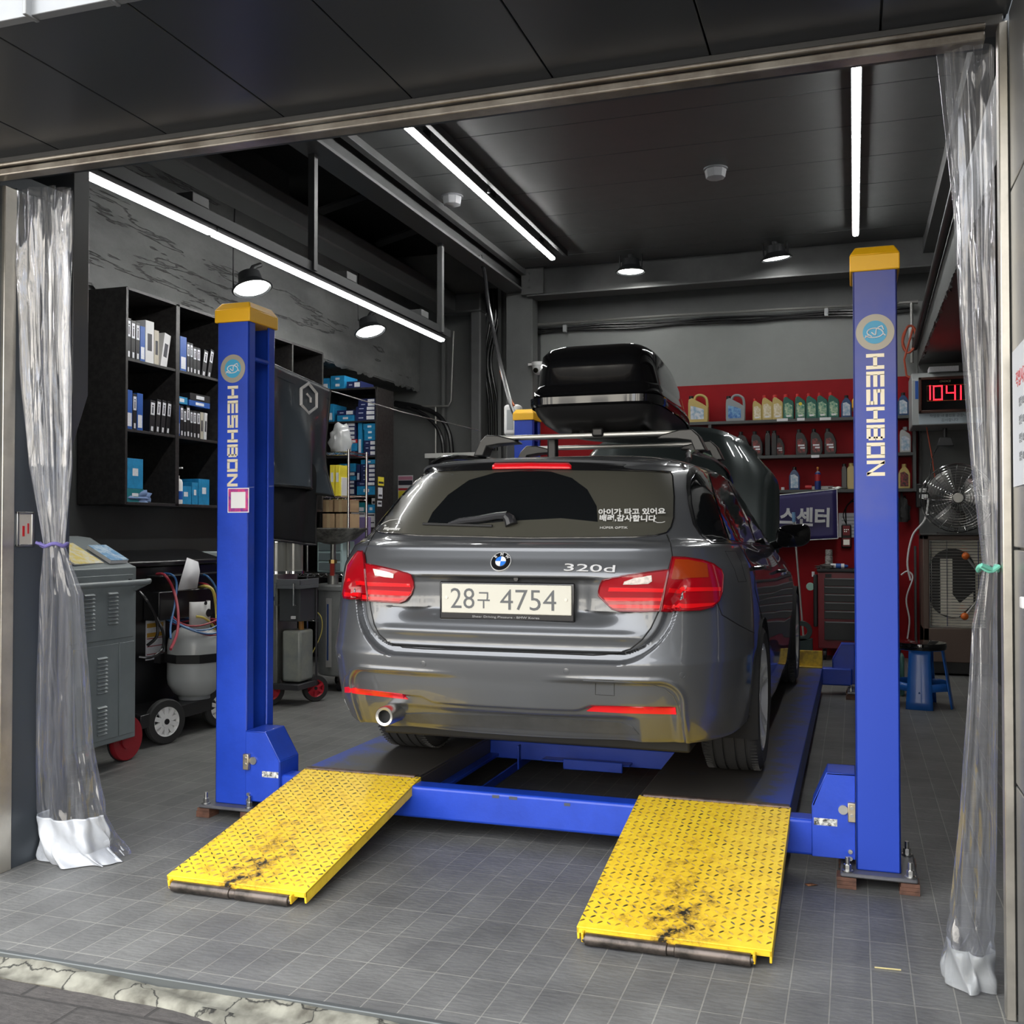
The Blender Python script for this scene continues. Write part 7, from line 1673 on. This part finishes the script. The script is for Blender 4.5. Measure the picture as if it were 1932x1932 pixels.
VINYL = vinyl(); HEM = mat('hem_white', (.45, .47, .50), .3, 0, .3, var=.06, vscale=8, bump=.3, bscale=12)
def curtain(label, keys, nfold, seed, tie_k, tie_mat, hemz=None, lim=None, xlim=None):
    """keys: (z, x, y, rx, ry, amp)"""
    t = thing('vinyl_curtain', label, 'curtain', (keys[0][1], keys[0][2], keys[0][0]))
    r2 = random.Random(seed); ph = [r2.uniform(0, 6.28) for _ in range(6)]; rows = []; hem = []
    nz = 110; K = keys
    def interp(s):
        i = min(int(s), len(K)-2); f = s-i; f = f*f*(3-2*f); return [a+(b-a)*f for a, b in zip(K[i], K[i+1])]
    for j in range(nz+1):
        z, x, y, rx, ry, amp = interp((len(K)-1)*j/nz); row = []
        for i in range(150):
            a = 2*math.pi*i/150; k = 1+amp*(math.sin(nfold*a+ph[0]+z*.8)+.5*math.sin((nfold*1.7//1)*a+ph[1]-z*1.6)+.3*math.sin(3*a+z*5+ph[2])*math.sin(z*9+a))
            X_ = x+math.cos(a)*rx*k; Y_ = y+math.sin(a)*ry*k
            if xlim: X_ = min(max(X_, xlim[0]), xlim[1])
            row.append((X_, Y_, z))
        if z < .28:
            g_ = (1-z/.28); row = [(p[0]+.016*g_*math.sin(i*.31+z*40+ph[3])*math.sin(i*.083+z*23), p[1]+.018*g_*math.sin(i*.23+z*31+ph[4]), p[2]) for i, p in enumerate(row)]
            if xlim: row = [(min(max(p[0], xlim[0]), xlim[1]), p[1], p[2]) for p in row]
        rows.append(row)
        if hemz and z <= hemz+.02: hem.append([(p[0], p[1]-.002, p[2]) for p in row[72:150]+row[:4]])
    nh = len(rows)-len(hem)+1 if hem else len(rows)
    mb = MB(); mb.grid(rows, closeu=True); mb.build('sheet', VINYL, t, smooth=80)
    if hem:
        mb = MB(); mb.grid(hem); mb.build('hem', HEM if seed == 1 else mat('hem_clear', (.5, .52, .53), .12, 0, .6, alpha=.4, bump=.4, bscale=10), t, smooth=80, thick=.003)
    z, x, y, rx, ry, amp = K[tie_k]; P_ = [(x+math.cos(2*math.pi*i/24)*(rx+.012), y+math.sin(2*math.pi*i/24)*(ry+.012), z+.006*math.sin(i)) for i in range(24)]
    P_ = [(min(max(p[0], xlim[0]), xlim[1]), p[1], p[2]) for p in P_] if xlim else P_
    MB().tube(P_, .007, n=8, closed=True).tube([P_[18], (P_[18][0]-.03, P_[18][1]-.02, z+.01)], .006, n=6).build('tie', tie_mat, t)
    return t
def ck_(z, l, r_, py, Y, ry, amp):
    a = at(l, py, Y=Y); b_ = at(r_, py, Y=Y); return (z if z is not None else a.z, (a.x+b_.x)/2, Y, (b_.x-a.x)/2*.9, ry, amp)
LC = [ck_(2.588, 26, 132, 322, 3.16, .05, .16), ck_(None, 30, 131, 480, 3.17, .06, .14), ck_(None, 42, 130, 700, 3.18, .06, .13), ck_(None, 62, 128, 880, 3.18, .055, .12), ck_(None, 84, 120, 1028, 3.19, .03, .06), ck_(None, 80, 150, 1120, 3.22, .05, .12), ck_(None, 78, 158, 1250, 3.25, .07, .1), ck_(None, 78, 165, 1400, 3.27, .09, .08), ck_(None, 76, 195, 1530, 3.30, .10, .05), (.05, -2.90, 3.33, .14, .13, .05), (.004, -2.87, 3.32, .165, .12, .06)]
curtain('clear vinyl strip curtain gathered and tied at the left side of the opening', LC, 9, 1, 4, mat('tie_purple', (.12, .1, .3), .6), hemz=.17, xlim=(-3.035, 9))
RC = [ck_(2.585, 1778, 1884, 92, 3.02, .035, .12), ck_(None, 1795, 1885, 330, 3.04, .045, .12), ck_(None, 1812, 1886, 620, 3.05, .05, .12), ck_(None, 1832, 1886, 880, 3.05, .045, .1), ck_(None, 1853, 1886, 1072, 3.05, .022, .05), ck_(None, 1832, 1888, 1180, 3.08, .04, .1), ck_(None, 1822, 1890, 1350, 3.1, .06, .1), ck_(None, 1808, 1890, 1550, 3.15, .075, .07), ck_(None, 1790, 1888, 1720, 3.2, .09, .05), (.05, .31, 3.24, .068, .12, .05), (.004, .305, 3.24, .07, .12, .05)]
curtain('clear vinyl strip curtain gathered and tied at the right side of the opening', RC, 7, 2, 4, mat('tie_green', (.15, .5, .38), .6), hemz=.10, xlim=(-9, .365))
a, b_ = at(1766, 95, Y=3.06), at(1800, 95, Y=3.06); c_ = at(1826, 640, Y=3.08)
tag(MB().poly([a, b_, c_+Vector((.02, 0, 0)), c_]).build('curtain_edge', VINYL, thick=.003), 'loose folded edge of clear vinyl at the top of the right curtain', 'curtain edge')
# notice board sheet and small bracket on the right reveal
pz0, pz1 = 1.395, 1.745
pn = MB().b2(.392, .397, 2.35, 2.935, pz0, pz1).build('notice_sheet', mat('notice_white', (.62, .65, .7), .5)); tag(pn, 'large white printed notice on the right reveal panel', 'notice')
text('작업시간안내', .045, mat('notice_red', (.5, .05, .06), .5), frame((.3915, 2.75, 1.66), (0, -1, 0), (-1, 0, 0)), pn, ext=.0004)
for k in range(4): text('평일 09:00 - 18:30', .026, GREY, frame((.3915, 2.73, 1.60-.045*k), (0, -1, 0), (-1, 0, 0)), pn, ext=.0004)
a = at(1926, 1138, X=.385); tag(MB().b2(.383, .397, a.y-.03, a.y+.008, a.z-.012, a.z+.016).build('door_stop', WHITE, bevel=.003), 'small cream door stop on the right reveal panel', 'door stop')
# litter
a = at(1530, 1671, Z=0); mb = MB(); mb.poly([(a.x-.022, a.y, .004), (a.x-.008, a.y-.012, .002), (a.x+.012, a.y-.006, .006), (a.x+.024, a.y+.008, .003), (a.x, a.y+.014, .005)]); tag(mb.build('dry_leaf', mat('leaf_brown', (.28, .12, .05), .7), thick=.0015), 'small brown dry leaf on the tiles beside the right ramp', 'leaf')
a = at(1650, 1827, Z=0); b_ = at(1700, 1832, Z=0); tag(MB().tube([(a.x, a.y, .003), (b_.x, b_.y, .003)], .0022, n=5).build('straw', mat('straw', (.6, .52, .25), .6)), 'short yellow straw lying in a tile joint at the right front', 'straw')
